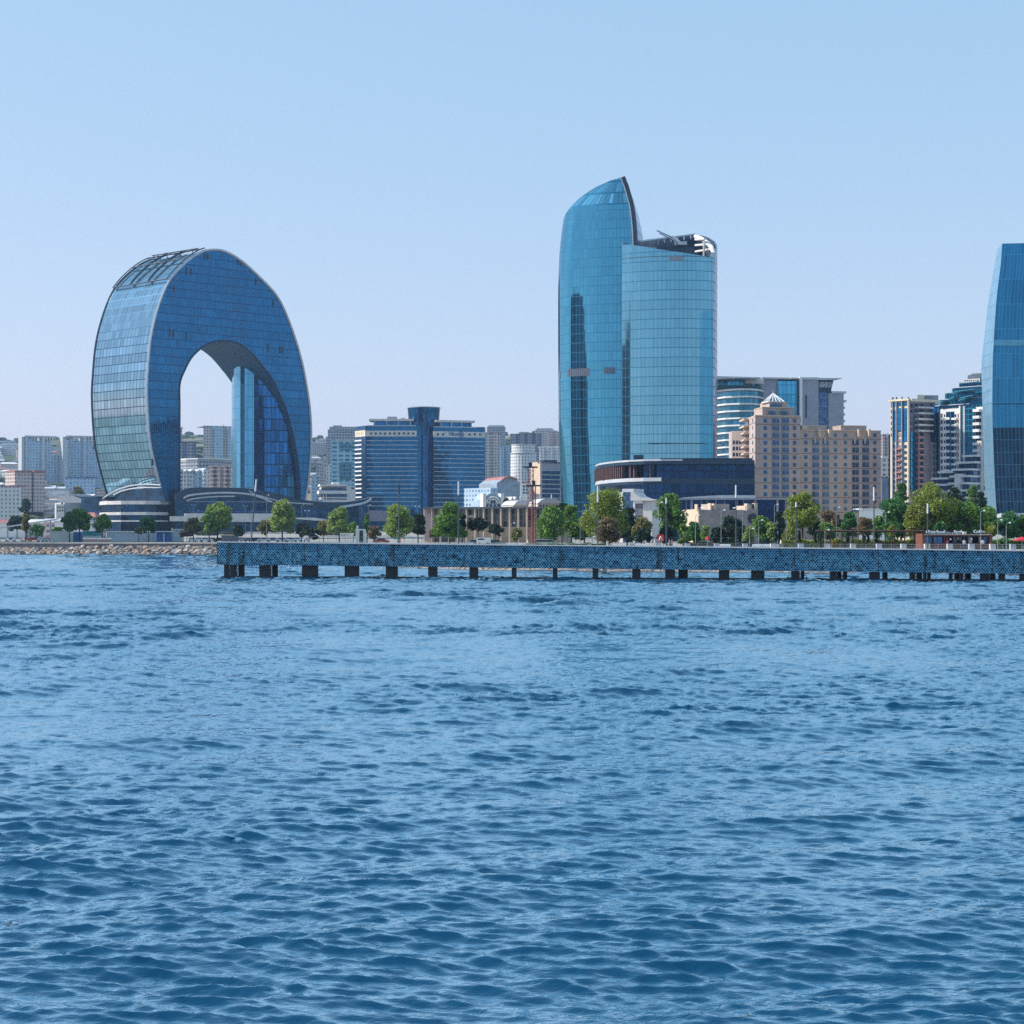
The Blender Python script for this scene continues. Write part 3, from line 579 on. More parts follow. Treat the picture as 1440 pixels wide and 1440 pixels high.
def drum_tower():
    e = bld('sliced_tower', 'pale teal glass tower with a sloping sliced open top, right of the paired towers', 'building', 940, 790)
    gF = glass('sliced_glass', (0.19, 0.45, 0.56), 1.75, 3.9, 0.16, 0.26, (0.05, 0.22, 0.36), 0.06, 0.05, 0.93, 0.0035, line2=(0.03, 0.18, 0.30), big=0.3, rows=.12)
    gE = glass('fluted_corner', (0.30, 0.32, 0.42), 1.1, 3.9, 0.4, 0.4, (0.05, 0.10, 0.2), 0.3, 0.2, 0.7, 0.03)
    front = [(874.5, 787.2), (886.5, 784.8), (900, 782.8), (915, 781.1), (930, 779.9), (948, 779.0), (966, 779.0), (984, 780.0), (1002.6, 782.4)]
    corner = [(1002.8, 782.8), (1006, 789), (1007.6, 800), (1008.6, 808), (1008.4, 817), (1006, 827), (1001, 836), (994, 843), (986, 848), (978, 850)]
    back = [(978, 850), (955, 842), (930, 828), (905, 812), (888, 799), (874.5, 788.4)]
    ytop_f = [343, 344.2, 346, 348.5, 351, 353.5, 356, 359, 362]; ytop_c = [362, 358, 353, 348.5, 344.5, 340.5, 336.5, 333, 331, 330]; ytop_b = [330, 333, 336, 339.5, 342, 343]
    def skin(name, pts, tops, mat, thick=0.7, bottom=760):
        mb = MB(); u = 0; P = [XY(*p) for p in pts]; Z = [PZ(t, p[1]) for t, p in zip(tops, pts)]; z0 = PZ(bottom, 800)
        Nn = []
        for i in range(len(P)):
            a = Vector(P[max(0, i - 1)]); b = Vector(P[min(len(P) - 1, i + 1)]); t = (b - a).normalized(); Nn.append((P[i][0] - t.y * thick, P[i][1] + t.x * thick))
        for i in range(len(P) - 1):
            L = math.dist(P[i], P[i + 1]); uv = [(u, z0), (u + L, z0), (u + L, Z[i + 1]), (u, Z[i])]
            mb.face([(*P[i], z0), (*P[i + 1], z0), (*P[i + 1], Z[i + 1]), (*P[i], Z[i])], uv)
            mb.face([(*Nn[i + 1], z0), (*Nn[i], z0), (*Nn[i], Z[i]), (*Nn[i + 1], Z[i + 1])], [uv[1], uv[0], uv[3], uv[2]])
            mb.face([(*P[i], Z[i]), (*P[i + 1], Z[i + 1]), (*Nn[i + 1], Z[i + 1]), (*Nn[i], Z[i])]); u += L
        return mb.build(name, mat, e), Z
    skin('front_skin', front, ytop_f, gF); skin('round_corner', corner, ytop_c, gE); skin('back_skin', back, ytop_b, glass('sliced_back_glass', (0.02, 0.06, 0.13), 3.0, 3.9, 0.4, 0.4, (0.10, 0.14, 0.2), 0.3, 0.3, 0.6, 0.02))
    deck = front + corner + back[1:-1]; mb = MB(); mb.prism([XY(*p) for p in deck], PZ(366, 790), PZ(365, 790)); mb.build('roof_deck', M['roofdark'], e)
    # steel inside the crown
    mb = MB(); tubes(mb, [(*XY(x, d_ + 1.5), PZ(y, d_) + .4) for (x, d_), y in zip(back, ytop_b)], 0.45); mb.build('crown_rail', M['steel'], e)
    for k in range(9):
        x = 897 + 9.3 * k; d_ = 806 + (k + 1) * 4.4; y0 = 343.5 - k * 1.45; mb = MB(); xx, yy = XY(x, d_ - 1.2); mb.tube((xx, yy, PZ(y0 + 5, d_)), (xx, yy, PZ(y0, d_)), .28, .28, 5); mb.build('crown_post', M['steel'], e)
    hoop = [(978, 331), (984, 333), (990, 336.5), (996, 341), (1001, 347), (1003, 354), (1001, 362)]
    mb = MB(); tubes(mb, [(*XY(x, 838 - 5.5 * i), PZ(y + 1.5, 838 - 5.5 * i)) for i, (x, y) in enumerate(curve_pts(hoop, 1))], 0.95); mb.build('white_hoop', M['white'], e)
    for ya, yb, xa, xb in ((337, 336, 978, 991), (345, 343.5, 978, 998), (354, 350, 978, 1002)):
        mb = MB(); mb.tube((*XY(xa, 834), PZ(ya, 834)), (*XY(xb, 818), PZ(yb, 818)), .5, .5, 6); mb.build('white_strut', M['white'], e)
    for x in (990, 998.5): mb = MB(); mb.tube((*XY(x, 822), PZ(362, 822)), (*XY(x, 822), PZ(339 if x < 995 else 347, 822)), .45, .45, 6); mb.build('white_strut', M['white'], e)
    mb = MB(); mb.prism([XY(924, 806), XY(977, 812), XY(977, 826), XY(924, 818)], PZ(366, 800), PZ(345, 806)); mb.build('roof_plant_room', M['navy'], e)
    mb = MB(); mb.prism([XY(903, 802), XY(923, 805), XY(923, 812), XY(903, 806)], PZ(366, 800), PZ(346.5, 803)); mb.build('roof_plant_room', M['greywall'], e)
    # cleaning crane with its jib resting over the crown
    c = empty('roof_crane', (*XY(952, 808), PZ(345, 808)), 'white building maintenance crane with a thin jib on the roof of the sliced tower', 'crane'); c['_org'] = list(c.location)
    mb = MB(); Dc = 808; J = lambda x, y: (*XY(x, Dc), PZ(y, Dc))
    for a, b in (((926, 325), (946, 334)), ((927, 327.5), (945, 337))): mb.tube(J(*a), J(*b), .22, .3, 5)
    for k in range(7): mb.tube(J(927 + k * 2.9, 325.5 + k * 1.3), J(928.4 + k * 2.9, 328 + k * 1.35), .13, .13, 4)
    mb.build('jib', M['steel'], c)
    mb = MB(); mb.tube(J(944, 333.5), J(957, 342.5), 1.0, .8, 6); mb.tube(J(923.5, 324.2), J(928, 325.5), .35, .3, 5); mb.build('boom', M['white'], c)
    mb = MB(); mb.prism([XY(953, 806), XY(966, 806), XY(966, 811), XY(953, 811)], PZ(345, 808), PZ(340.5, 808)); mb.tube(J(950, 345), J(950, 336), .6, .6, 6); mb.build('carriage', M['white'], c)
    W = Wall(front[4], front[6])
    mb = MB()
    for k in range(9): W.box(mb, 941 + 2.2 * k, 942.9 + 2.2 * k, 360.2, 367.2, .6, .1)
    mb.build('louvre', M['greywall'], e)
    wbox(e, 'floor_joint', M['navy'], Wall((887, 786.3), (1003, 789.8)), 905, 985, 624.6, 625.4, 10.4, -9.5)
drum_tower()
def podium():
    e = bld('curved_podium', 'long dark glass podium with a rounded left end, below the paired towers', 'building', 950, 705)
    pts = [(838, 770), (839, 758), (844, 745), (853, 733), (866, 722), (884, 712), (905, 706), (930, 703), (960, 703), (1061, 706)]
    back = [(1062, 760), (870, 790)]
    g = glass('podium_dark_glass', (0.010, 0.05, 0.13), 3.0, 4.2, 0.2, 0.3, (0.006, 0.02, 0.06), 0.5, 0.08, 0.88, 0.02, big=1.0)
    zt = PZ(646.5, 703)
    def ring(o): return [(x + (-.6 * o if x < 850 else 0), d_ - o) for x, d_ in pts] + back
    def p2(name, mat, o, z0, z1): return MB().prism([XY(*p) for p in ring(o)], z0, z1).build(name, mat, e)
    p2('lower_storeys', g, 0, 2.6, 25.0); p2('upper_storey', g, -5, 25.0, zt - 1.2)
    pale = [q for q in ring(1.3)]
    p2('roof_slab', M['navy'], 1.0, zt - 1.6, zt); p2('middle_slab', M['navy'], 1.0, 24.6, 26.6)
    for z0, z1, n in ((zt - .45, zt + .18, 9), (25.6, 26.9, 8)):
        mb = MB(); P = [XY(*p) for p in ring(1.5)[:n]]; Q = [XY(*p) for p in ring(0.6)[:n]]; mb.prism(P + Q[::-1], z0, z1); mb.build('pale_edge', M['greywhite'], e)
    W = None; Pp = [XY(*p) for p in ring(-3)[:8]]; random.seed(4)
    L = [0];
    for a, b in zip(Pp, Pp[1:]): L.append(L[-1] + math.dist(a, b))
    s = 1.0; fins = 0
    while s < L[-1] - 1:
        k = max(i for i in range(len(L) - 1) if L[i] <= s); t = (s - L[k]) / (L[k + 1] - L[k]); x = Pp[k][0] + (Pp[k + 1][0] - Pp[k][0]) * t; y = Pp[k][1] + (Pp[k + 1][1] - Pp[k][1]) * t
        mb = MB(); mb.box(-.28, .28, -1.2, 0.2, 26.8, zt - 1.7, math.atan2(Pp[k + 1][1] - Pp[k][1], Pp[k + 1][0] - Pp[k][0]), (x, y)); mb.build('brown_fin', M['brown'], e); s += 1.6 if s < L[-1] * .72 else random.choice((2.0, 5.5, 7)); fins += 1
    pr(e, 'roof_plant_room', M['navy'], [(891, 715), (905, 714), (905, 722), (891, 722)], 639.3, 647, Dz=712)
    pr(e, 'roof_plant_room', M['navy'], [(928, 716), (1058, 716), (1058, 735), (928, 735)], 643.6, 647, Dz=712)
    # lower glass hall stepping out at the right foot, with a pale roof line
    pr(e, 'front_hall', g, [(940, 672), (1062, 672), (1062, 700), (930, 700)], 700.5, None)
    mb = MB(); Wall((890, 672), (1062, 671)).extrude(mb, [(962, 699.5), (985, 698), (1010, 696.5), (1062, 696.5), (1062, 700.5), (955, 700.8)], -1, 24); mb.build('hall_roof', M['greywhite'], e)
podium()
def right_tower():
    e = bld('tapering_tower', 'tapering blue glass tower cut off by the right edge of the picture', 'building', 1420, 700)
    prof = [(752, 1391, 1404), (700, 1386.5, 1400), (653, 1384, 1397.8), (583, 1382, 1395.5), (514, 1380, 1395.8), (487, 1382, 1397), (452, 1386, 1399), (417, 1390, 1401.6), (375, 1397, 1406.8), (352, 1401, 1408.6), (342.5, 1402.8, 1409.4)]
    fine = curve_pts(prof, 4); D0 = 700; mid = 1475
    gF = glass('taper_front_glass', (0.030, 0.23, 0.42), 1.35, 9.0, 0.14, 0.15, (0.08, 0.32, 0.50), 0.2, 0.04, 0.95, 0.01, big=0.6, rows=.3)
    gS = glass('taper_side_glass', (0.26, 0.46, 0.60), 1.1, 4.5, 0.16, 0.2, (0.08, 0.26, 0.42), 0.12, 0.25, 0.55, 0.01)
    gL = glass('taper_low_glass', (0.012, 0.05, 0.10), 1.35, 4.5, 0.18, 0.2, (0.05, 0.16, 0.26), 0.6, 0.07, 0.85, 0.05, big=0.9)
    def ring(y, xl, xf):
        z = PZ(y, D0); A = XY(xl, D0 + 13); B_ = XY(xf, D0); m_ = PX(mid, D0); C = (2 * m_ - B_[0], D0); Dd = (2 * m_ - A[0], D0 + 13); Bk = PX(xl + 1.5, D0 + 45)
        return [(*A, z), (*B_, z), ((B_[0] + C[0]) / 2, D0 - 2.5, z), (*C, z), (*Dd, z), (2 * m_ - Bk, D0 + 45, z), (Bk, D0 + 45, z), (*A, z)]
    rings = [ring(*r) for r in fine]
    def skin(name, cols, mat, rng):
        mb = MB()
        for i in rng:
            A, B_ = rings[i], rings[i + 1]
            for k in cols:
                w = math.dist(rings[16][k][:2], rings[16][k + 1][:2]); mb.face([A[k], A[k + 1], B_[k + 1], B_[k]], [(0.05, A[k][2]), (w + .05, A[k][2]), (w + .05, B_[k][2]), (0.05, B_[k][2])])
        mb.build(name, mat, e)
    ks = next(i for i, r in enumerate(fine) if r[0] < 606); n = len(rings) - 1
    skin('side_face', [0, 4, 5, 6], gS, range(n)); skin('front_face', [1, 2, 3], gF, range(ks, n)); skin('lower_front_face', [1, 2, 3], gL, range(0, ks))
    mb = MB(); mb.face([Vector(p) + Vector((0, 0, -.01)) for p in rings[-1][:-1]]); mb.build('roof', M['roofdark'], e)
    W = Wall((1396, D0 - .4), (1475, D0 - 2.6))
    wbox(e, 'refuge_floor', paint('pale_spandrel', (0.10, 0.34, 0.48), 0.3, 0.1, 0.3, 0.4), W, 1397.6, 1500, 477.5, 486, .25, -.05)
    wbox(e, 'refuge_floor', M['navy'], W, 1396.5, 1500, 567.0, 568.2, .3, -.05)
    pr(e, 'entrance_canopy', M['greywhite'], [(1408, 655), (1520, 655), (1520, 695), (1402, 695)], 721.5, 727, Dz=655)
right_tower()
def mirrored_tower():
    # stands on the shore beyond the left edge of the picture; seen as the dark stepped shape mirrored in the curved glass
    x, y = -240, 644; e = empty('stepped_tower', (x, y, 3.6), 'dark stepped tower with an open middle, seen mirrored in the curved glass tower', 'building'); e['_org'] = [x, y, 3.6]; g = glass('stepped_tower_glass', (0.01, 0.03, 0.09), 3, 4, .3, .5, (0.05, 0.08, 0.12), .4, .3, .3, .02)
    for a, b in ((-40, -12), (12, 40)): MB().box(a, b, -12, 12, 3, 96, .9, (x, y)).build('shaft', g, e)
    for h0, h1, w in ((96, 112, 37), (112, 126, 29), (126, 138, 22), (138, 145, 13)): MB().box(-w, w, -11, 11, h0, h1, .9, (x, y)).build('upper_stage', g, e)
    mb = MB(); mb.tube((x, y, 145), (x, y, 153), 1.6, .3, 8); mb.build('spire', M['darkmetal'], e)
mirrored_tower()
# ---------------------------------------------------------------- sandstone hotel
def stone_hotel():
    e = bld('stone_hotel', 'sandstone hotel with rows of small windows, stepped tower and glass pyramid on top', 'building', 1140, 900)
    s = M['sand']
    L = [(1048, 935), (1062, 900), (1125.5, 905), (1125.5, 950), (1050, 960)]
    pr(e, 'tower_block', s, L, 585.5, None, Dz=902); W = Wall((1062, 900), (1125.5, 905)); WS = Wall((1048, 935), (1062, 900))
    pr(e, 'tower_tier', s, [(1060.5, 920), (1072, 902.5), (1117, 906), (1117, 945), (1062, 945)], 573.5, 586, Dz=904)
    pr(e, 'tower_tier', s, [(1069, 920), (1082, 906), (1108, 908), (1108, 940), (1069, 940)], 565, 574, Dz=906)
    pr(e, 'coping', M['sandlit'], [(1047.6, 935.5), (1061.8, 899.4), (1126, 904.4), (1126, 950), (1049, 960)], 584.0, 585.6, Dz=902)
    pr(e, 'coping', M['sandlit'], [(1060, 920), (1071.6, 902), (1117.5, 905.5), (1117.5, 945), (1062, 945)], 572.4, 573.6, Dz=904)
    # glass pyramid with white ribs
    b = [XY(1071, 915), XY(1081, 905), XY(1103, 907), XY(1100, 930), XY(1074, 930)]; ap = (*XY(1087, 917), PZ(551.5, 910)); z = PZ(565, 907)
    mb = MB(); [mb.face([(*b[i], z), (*b[(i + 1) % 5], z), ap]) for i in range(5)]; mb.build('pyramid_glass', M['winglass'], e)
    mb = MB()
    for i in range(5):
        p, q = Vector((*b[i], z)), Vector((*b[(i + 1) % 5], z))
        for t in (0, .25, .5, .75): mb.tube(p.lerp(q, t), ap, .28, .2, 5)
        mb.tube(p, q, .3, .3, 5); a = Vector(ap); mb.tube(p.lerp(a, .45), q.lerp(a, .45), .22, .22, 5)
    mb.build('pyramid_ribs', M['white'], e); mb = MB(); mb.tube(ap, (ap[0], ap[1], ap[2] + 1.6), .15, .08, 5); mb.build('finial', M['steel'], e)
    # right wing
    WR = Wall((1125.5, 906), (1238.5, 913))
    pr(e, 'right_wing', s, [(1125.4, 906), (1238.5, 913), (1239, 950), (1125.4, 950)], 606, None, Dz=909)
    wbox(e, 'coping', M['sandlit'], WR, 1125.6, 1238.7, 604.9, 606.2, .5, .5)
    for a, c in ((1127, 1163), (1183, 1219)):
        wbox(e, 'raised_parapet', s, WR, a, c, 599, 606, -.6, 12)
        wbox(e, 'coping', M['sandlit'], WR, a - .3, c + .3, 598.2, 599.2, -.3, 12.3)
        for x in ((a + 23.5, a + 38) if a < 1150 else (a + 23.5, a + 38)): wbox(e, 'sunlit_tone_pier', M['sandlit'], WR, x - 1.6, x + 1.4, 604, 614.5, 2.2, .1)  # piers coloured lighter than the wall to look sunlit
    wbox(e, 'pale_block', M['sandlit'], WR, 1127, 1134, 598.4, 604, 1.2, 8)
    # lower part behind, to the left
    pr(e, 'rear_wing', M['sand'], [(1025, 950), (1029, 935), (1046, 932), (1050, 960), (1027, 965)], 607, None, Dz=940)
    pr(e, 'rear_wing', M['sand'], [(1045.5, 945), (1046, 931), (1054, 928), (1056, 960)], 601, None, Dz=935)
    WB = Wall((1029, 935), (1046, 932)); windows(e, 'rear_window', WB, [(x, 622 + 8.6 * k) for x in (1032, 1036.5, 1041) for k in range(5)], 1.1, 1.7, M['winglass'])
    rows = [591.5 + 10.35 * k for k in range(12)]
    windows(e, 'window', W, [(x, y) for x in (1076.3, 1117.4) for y in rows], 1.75, 1.9, M['winglass'], .06); windows(e, 'bay_window', W, [(x, y) for x in (1091, 1104.4) for y in rows], 3.3, 2.35, M['winglass'], .12, sill=M['greywall'])
    wrow = [612 + 10.35 * k for k in range(11)]
    windows(e, 'window', WR, [(x, y) for x in (1133.3, 1175, 1189, 1230.3) for y in wrow], 1.65, 1.8, M['winglass'], .06); windows(e, 'bay_window', WR, [(x, y + .3) for x in (1147, 1161, 1203, 1217.3) for y in wrow[1:]], 3.3, 2.4, M['winglass'], .12, sill=M['greywall'])
    windows(e, 'tier_window', W, [(1086.5, 580.5), (1104, 580.5)], 3.4, 1.7, M['winglass'], -0.4); windows(e, 'tier_window', W, [(1092.5, 570.3)], 6, 2, M['winglass'], -1.2)
    windows(e, 'side_window', WS, [(1058.5, y) for y in rows], 3.0, 1.7, M['winglass'], .06)
    for x, wl in (((1091, W)), (1104.4, W)):
        wbox(e, 'bay_sill_column', M['greywall'], wl, x - 5.3, x - 4.9, 586.5, 699, .25, .0)
    for y in (596.5, 617.0, 637.6, 658.2, 678.8, 699.5):
        wbox(e, 'string_course', M['band'], W, 1062.2, 1125.3, y, y + .7, .14, .1); wbox(e, 'string_course', M['band'], WS, 1048, 1062, y, y + .7, .12, .1)
        wbox(e, 'string_course', M['band'], WR, 1125.6, 1238.4, y + 20.6, y + 21.3, .14, .1)
    for x in (1147, 1161, 1203, 1217.3): wbox(e, 'bay_head', M['offwhite'], WR, x - 2.2, x - 1.2, 615.5, 624, .9, .0)
    # shallow balconies on the lit side face
    for k in range(13):
        wbox(e, 'balcony', M['sandlit'], WS, 1047, 1053.5, 590 + 9.6 * k, 592 + 9.6 * k, 2.6, .1)
    for k in range(13): wbox(e, 'balcony_glazing', M['winglass'], WS, 1048.3, 1052.8, 592.2 + 9.6 * k, 599 + 9.6 * k, .3, .1)
stone_hotel()
def balcony_hotel():
    e = bld('terraced_hotel', 'pale hotel with curved balcony floors and a blade roof, behind the sandstone hotel', 'building', 1100, 1055)
    g = glass('terrace_glass', (0.03, 0.20, 0.30), 2.2, 4.0, 0.3, 0.3, (0.12, 0.2, 0.24), 0.4, 0.1, 0.8, 0.03); wall = M['greywall']
    cv = [(1000, 1062), (1020, 1046), (1040, 1041), (1055, 1041), (1066, 1045), (1073, 1053), (1075, 1064)]
    pr(e, 'curved_glazing', g, [(x, d_ + 3) for x, d_ in cv] + [(1075, 1100), (1000, 1100)], 546, None, Dz=1045)
    for k in range(13):
        y = 546.6 + 10.1 * k; pr(e, 'balcony_floor', M['white'], cv + [(1074, 1075), (1000, 1075)], y, y + 2.0, Dz=1042)
    pr(e, 'planting_box', paint('roof_planting', (0.04, 0.12, 0.10), .8), [(1004, 1052), (1070, 1052), (1070, 1060), (1004, 1062)], 541.8, 546.4, Dz=1050)
    pr(e, 'upper_glazing', g, [(1000, 1058), (1062, 1056), (1070, 1072), (1000, 1075)], 533, 546, Dz=1050)
    mb = MB(); Wall((1000, 1040), (1075, 1046)).extrude(mb, [(1000, 528.5), (1070, 530.5), (1070, 532), (1000, 531.5)], 0, 30); mb.build('blade_roof', M['greywhite'], e)
    W = Wall((1066, 1056), (1190, 1066))
    wbox(e, 'grey_wall', wall, W, 1066, 1093, 532, 745, 0, 30); wbox(e, 'pale_wall', M['offwhite'], W, 1047, 1072, 532.5, 540, 2.5, 1)
    wbox(e, 'tall_glazing', glass('atrium_glass', (0.05, 0.30, 0.48), 2.4, 5.2, 0.25, 0.3, (0.02, 0.12, 0.22), .25, .06, .9, .02), W, 1092.5, 1122, 536, 745, .8, 25); wbox(e, 'dark_reveal', M['navy'], W, 1120, 1123, 536, 745, 1.4, 5)
    wbox(e, 'white_fin', M['white'], W, 1122.3, 1125.8, 530.8, 745, 3, 20); wbox(e, 'grey_tower', wall, W, 1126, 1149, 533, 745, 2.2, 26)
    wbox(e, 'slot_window', M['navy'], W, 1130.5, 1132.8, 556, 588, 2.35, 0)
    wbox(e, 'roof_beam', M['greywhite'], W, 1070, 1125, 531, 533.4, 1.5, 25)
    mb = MB(); W.extrude(mb, [(1126, 531.2), (1149, 531.2), (1149, 532), (1182, 532.2), (1179, 533.8), (1160, 534.8), (1126, 534.4)], -3.2, 24); mb.build('blade_roof', M['greywhite'], e)
    mb = MB(); W.extrude(mb, [(1149, 535), (1171, 535), (1167.3, 551.5), (1149, 551.5)], -1.2, 20); sb = mb.build('sign_box', M['navy'], e)
    wbox(e, 'stair_glazing', M['winglass'], W, 1149, 1163.5, 552, 745, 1.0, 20); wbox(e, 'end_wall', wall, W, 1163.7, 1185, 553.2, 745, 1.6, 24)
    wbox(e, 'roof_edge', M['greywhite'], W, 1168, 1188, 550.5, 553.5, 2.2, 25)
    for k in range(5): wbox(e, 'balcony', M['greywhite'], W, 1185, 1190.5 if k == 0 else 1188.5, 562.5 + 9.3 * k, 565.5 + 9.3 * k, 0, 12)
    wbox(e, 'ledge', M['offwhite'], W, 1110, 1122, 531.5, 533, 2.5, 0)
    text_on(sb, 'sign_lettering', 'ABSHERON', W, 1151, 1168.5, 544.5, 7.2, M['greywhite'], 1.3)
balcony_hotel()
# ---------------------------------------------------------------- apartments on the right
def cream_block():
    e = bld('cream_apartment_block', 'cream apartment block with blue glass strips and red balconies, right of the sandstone hotel', 'building', 1284, 850)
    fc = facade('cream_facade', (0.66, 0.58, 0.46), (0.03, 0.05, 0.09), 3.0, 2.62, .42, .42, .7)
    gb = glass('strip_glass', (0.015, 0.16, 0.34), 1.5, 2.62, .12, .35, (0.02, 0.08, 0.2), .3, .06, .9, .02)
    W = Wall((1252, 861), (1279, 852)); WR = Wall((1279, 852), (1320, 862))
    pr(e, 'front_block', M['cream'], [(1252, 861), (1279.2, 852), (1281, 885), (1253, 885)], 562.5, None, Dz=850)
    pr(e, 'right_block', M['mauve'], [(1279.3, 854), (1320, 862), (1321, 895), (1281, 895)], 562.5, None, Dz=858)
    pr(e, 'roof_block', M['greywall'], [(1300, 866), (1319.5, 866), (1319.5, 885), (1300, 885)], 555.8, 563, Dz=866); pr(e, 'roof_block', M['cream'], [(1290, 858), (1300, 860), (1300, 880), (1290, 880)], 555, 563, Dz=858)
    for x in (1256.3, 1261.7, 1269.5, 1278.3): wbox(e, 'corner_pier', M['cream'] if x > 1270 else M['greywall'], W, x - .55, x + .55, 561, 745, .8, .1); wbox(e, 'roof_pin', M['darkmetal'], W, x - .3, x + .3, 558.6, 562.5, .8, 0)
    wbox(e, 'glass_strip', gb, W, 1256.9, 1260.9, 577, 621, .2, .1); wbox(e, 'glass_strip', gb, W, 1262.6, 1268.8, 574, 606, .6, .1); wbox(e, 'glass_strip', gb, W, 1270.3, 1277.4, 574, 621, .2, .1); wbox(e, 'glass_strip', gb, WR, 1280.2, 1286.4, 608, 690, .3, .1)
    wbox(e, 'top_window_band', gb, W, 1256.6, 1277.6, 566.5, 570.5, .25, .1)
    ys = [570.5 + 8.2 * k for k in range(17)]
    windows(e, 'window', W, [(1253.8, y) for y in ys[:6]], .8, 1.6, M['winglass']); windows(e, 'window', W, [(1257.6, y) for y in ys[7:]], .9, 1.5, M['winglass'], .2); windows(e, 'window', W, [(1273.4, y) for y in ys[7:]], 1.3, 1.3, M['winglass'], .2)
    windows(e, 'balcony_window', W, [(x, y) for x in (1263.6, 1267.2) for y in ys[5:]], .8, 1.6, M['mauve'], .3)
    for y in ys[7:]: wbox(e, 'balcony', M['pink'], W, 1262, 1269, y + 3, y + 4.4, 1.5, .1)
    windows(e, 'window', WR, [(1281.8, y) for y in ys[:5]], 1.0, 1.5, M['winglass'])
    for k, y in enumerate(ys[:5]): wbox(e, 'curved_balcony', M['greywhite'], WR, 1286.5, 1308, y + 1.6, y + 4.2, 2.3, .1)
    for k, y in enumerate(ys[5:]): wbox(e, 'red_balcony', M['pink'], WR, 1286.7, 1293.4, y + 2.6, y + 4.1, 2.4, .1)
    windows(e, 'balcony_door', WR, [(x, y) for x in (1289.2, 1297) for y in ys], 1.3, 1.7, M['winglass'], .1)
    wbox(e, 'glass_strip', gb, WR, 1308.6, 1314, 568, 622, .4, .1); wbox(e, 'corner_wall', M['greywall'], WR, 1308.4, 1315.6, 622, 745, .5, .1); windows(e, 'corner_window', WR, [(1312.5, y) for y in ys[7:]], 1.0, 1.5, M['winglass'], .55)
    wbox(e, 'glass_strip', gb, WR, 1316, 1319.5, 572, 745, .5, .1); wbox(e, 'roof_coping', M['cream'], WR, 1279.4, 1320, 561.8, 565.5, 1.2, .1); wbox(e, 'roof_coping', M['cream'], W, 1251.4, 1279.6, 561.3, 564.2, 1.0, .1)
cream_block()
def white_block():
    e = bld('white_apartment_block', 'white apartment block with curved balconies and stepped blue glass crown, beside the tapering tower', 'building', 1350, 830)
    gb = glass('crown_glass', (0.05, 0.28, 0.42), 1.8, 2.4, .2, .4, (0.03, 0.25, 0.38), .4, .08, .9, .03)
    W = Wall((1320.5, 838), (1384, 820)); B_ = [(1320.5, 838), (1384, 820), (1384, 865), (1321, 865)]
    pr(e, 'core_block', M['white'], B_, 573, None, Dz=828)
    wbox(e, 'left_glass_strip', gb, W, 1320.6, 1321.8, 574, 745, .3, .2)
    ys = [584.5 + 9.15 * k for k in range(11)]
    windows(e, 'window', W, [(1324.2, y) for y in ys], 1.0, 1.8, M['brown']); windows(e, 'small_window', W, [(1328.3, y) for y in ys], .7, 1.1, M['winglass']); windows(e, 'small_window', W, [(1344, y) for y in ys[:9]], .7, 1.2, M['winglass']); windows(e, 'window', W, [(1348, y) for y in ys[:9]], 1.0, 1.8, M['brown'])
    wbox(e, 'recess', M['winglass'], W, 1330.6, 1342, 579, 668, .15, .1)
    for y in ys[:9]: wbox(e, 'curved_balcony', M['white'], W, 1329.8, 1338.6, y + 2.8, y + 6.0, 1.9, .1); wbox(e, 'curved_balcony', M['white'], W, 1340, 1347, y + 3.1, y + 6.0, 1.3, .1)
    wbox(e, 'central_glass_strip', gb, W, 1338.7, 1339.8, 579, 660, 1.4, .1)
    wbox(e, 'pier', M['white'], W, 1350.5, 1352.4, 571, 661, 1.1, .1); wbox(e, 'stair_glazing', gb, W, 1353, 1371.5, 572, 660, .6, .1); wbox(e, 'pier', M['greywhite'], W, 1356, 1358.4, 571, 650, .9, .1)
    for k in range(7): wbox(e, 'curved_balcony', M['white'], W, 1371.7, 1380.5, 575.5 + 9.4 * k, 579.3 + 9.4 * k, 2.0, .1); wbox(e, 'balcony_recess', M['navy'], W, 1372.5, 1380, 579.5 + 9.4 * k, 584.5 + 9.4 * k, .2, .1)
    # stepped blue crown
    for i, (x0, x1, y0, y1, o) in enumerate(((1315, 1384, 569.5, 574, 0), (1319, 1384, 560, 570, -1.5), (1323, 1384, 551, 560.5, -3), (1329, 1384, 543, 551.5, -5), (1335, 1384, 536, 543.5, -7))):
        wbox(e, 'crown_tier', gb, W, x0 if i else 1320, x1, y0, y1, o, 28); wbox(e, 'crown_ledge', M['greywhite'], W, x0 + 1.5, x1 - 20 + (i % 2) * 20, y0 - .6, y0 + .4, o + .8, 5)
    for x0, x1, y in ((1320, 1331, 566), (1341, 1350, 552), (1352, 1362, 562), (1338, 1346, 560.5), (1350, 1376, 549), (1355, 1372, 558)):
        mb = MB(); W.extrude(mb, [(x0, y + 1), (x1, y - 2.2), (x1 + .5, y - 1.4), (x0 + .5, y + 2.2)], -2.4, 2); mb.build('glass_awning', paint('aqua_glass', (0.06, 0.30, 0.40), .2, .1), e)
    wbox(e, 'belvedere', M['offwhite'], W, 1339, 1362, 531.5, 537, -8, 22); wbox(e, 'belvedere_roof', M['roofdark'], W, 1343, 1369, 525, 531, -9, 20); wbox(e, 'belvedere_roof', M['roofdark'], W, 1346, 1369, 523, 525.2, -10, 20)
    windows(e, 'belvedere_opening', W, [(1341.5 + 3 * k, 534.5) for k in range(7)], .6, 1, M['navy'], -7.9)
    mb = MB(); x, y = W.P(1364.5, -12); mb.tube((x, y, W.z(1364, 523)), (x, y, W.z(1364, 513.5)), .2, .1, 5); mb.build('roof_mast', M['steel'], e)
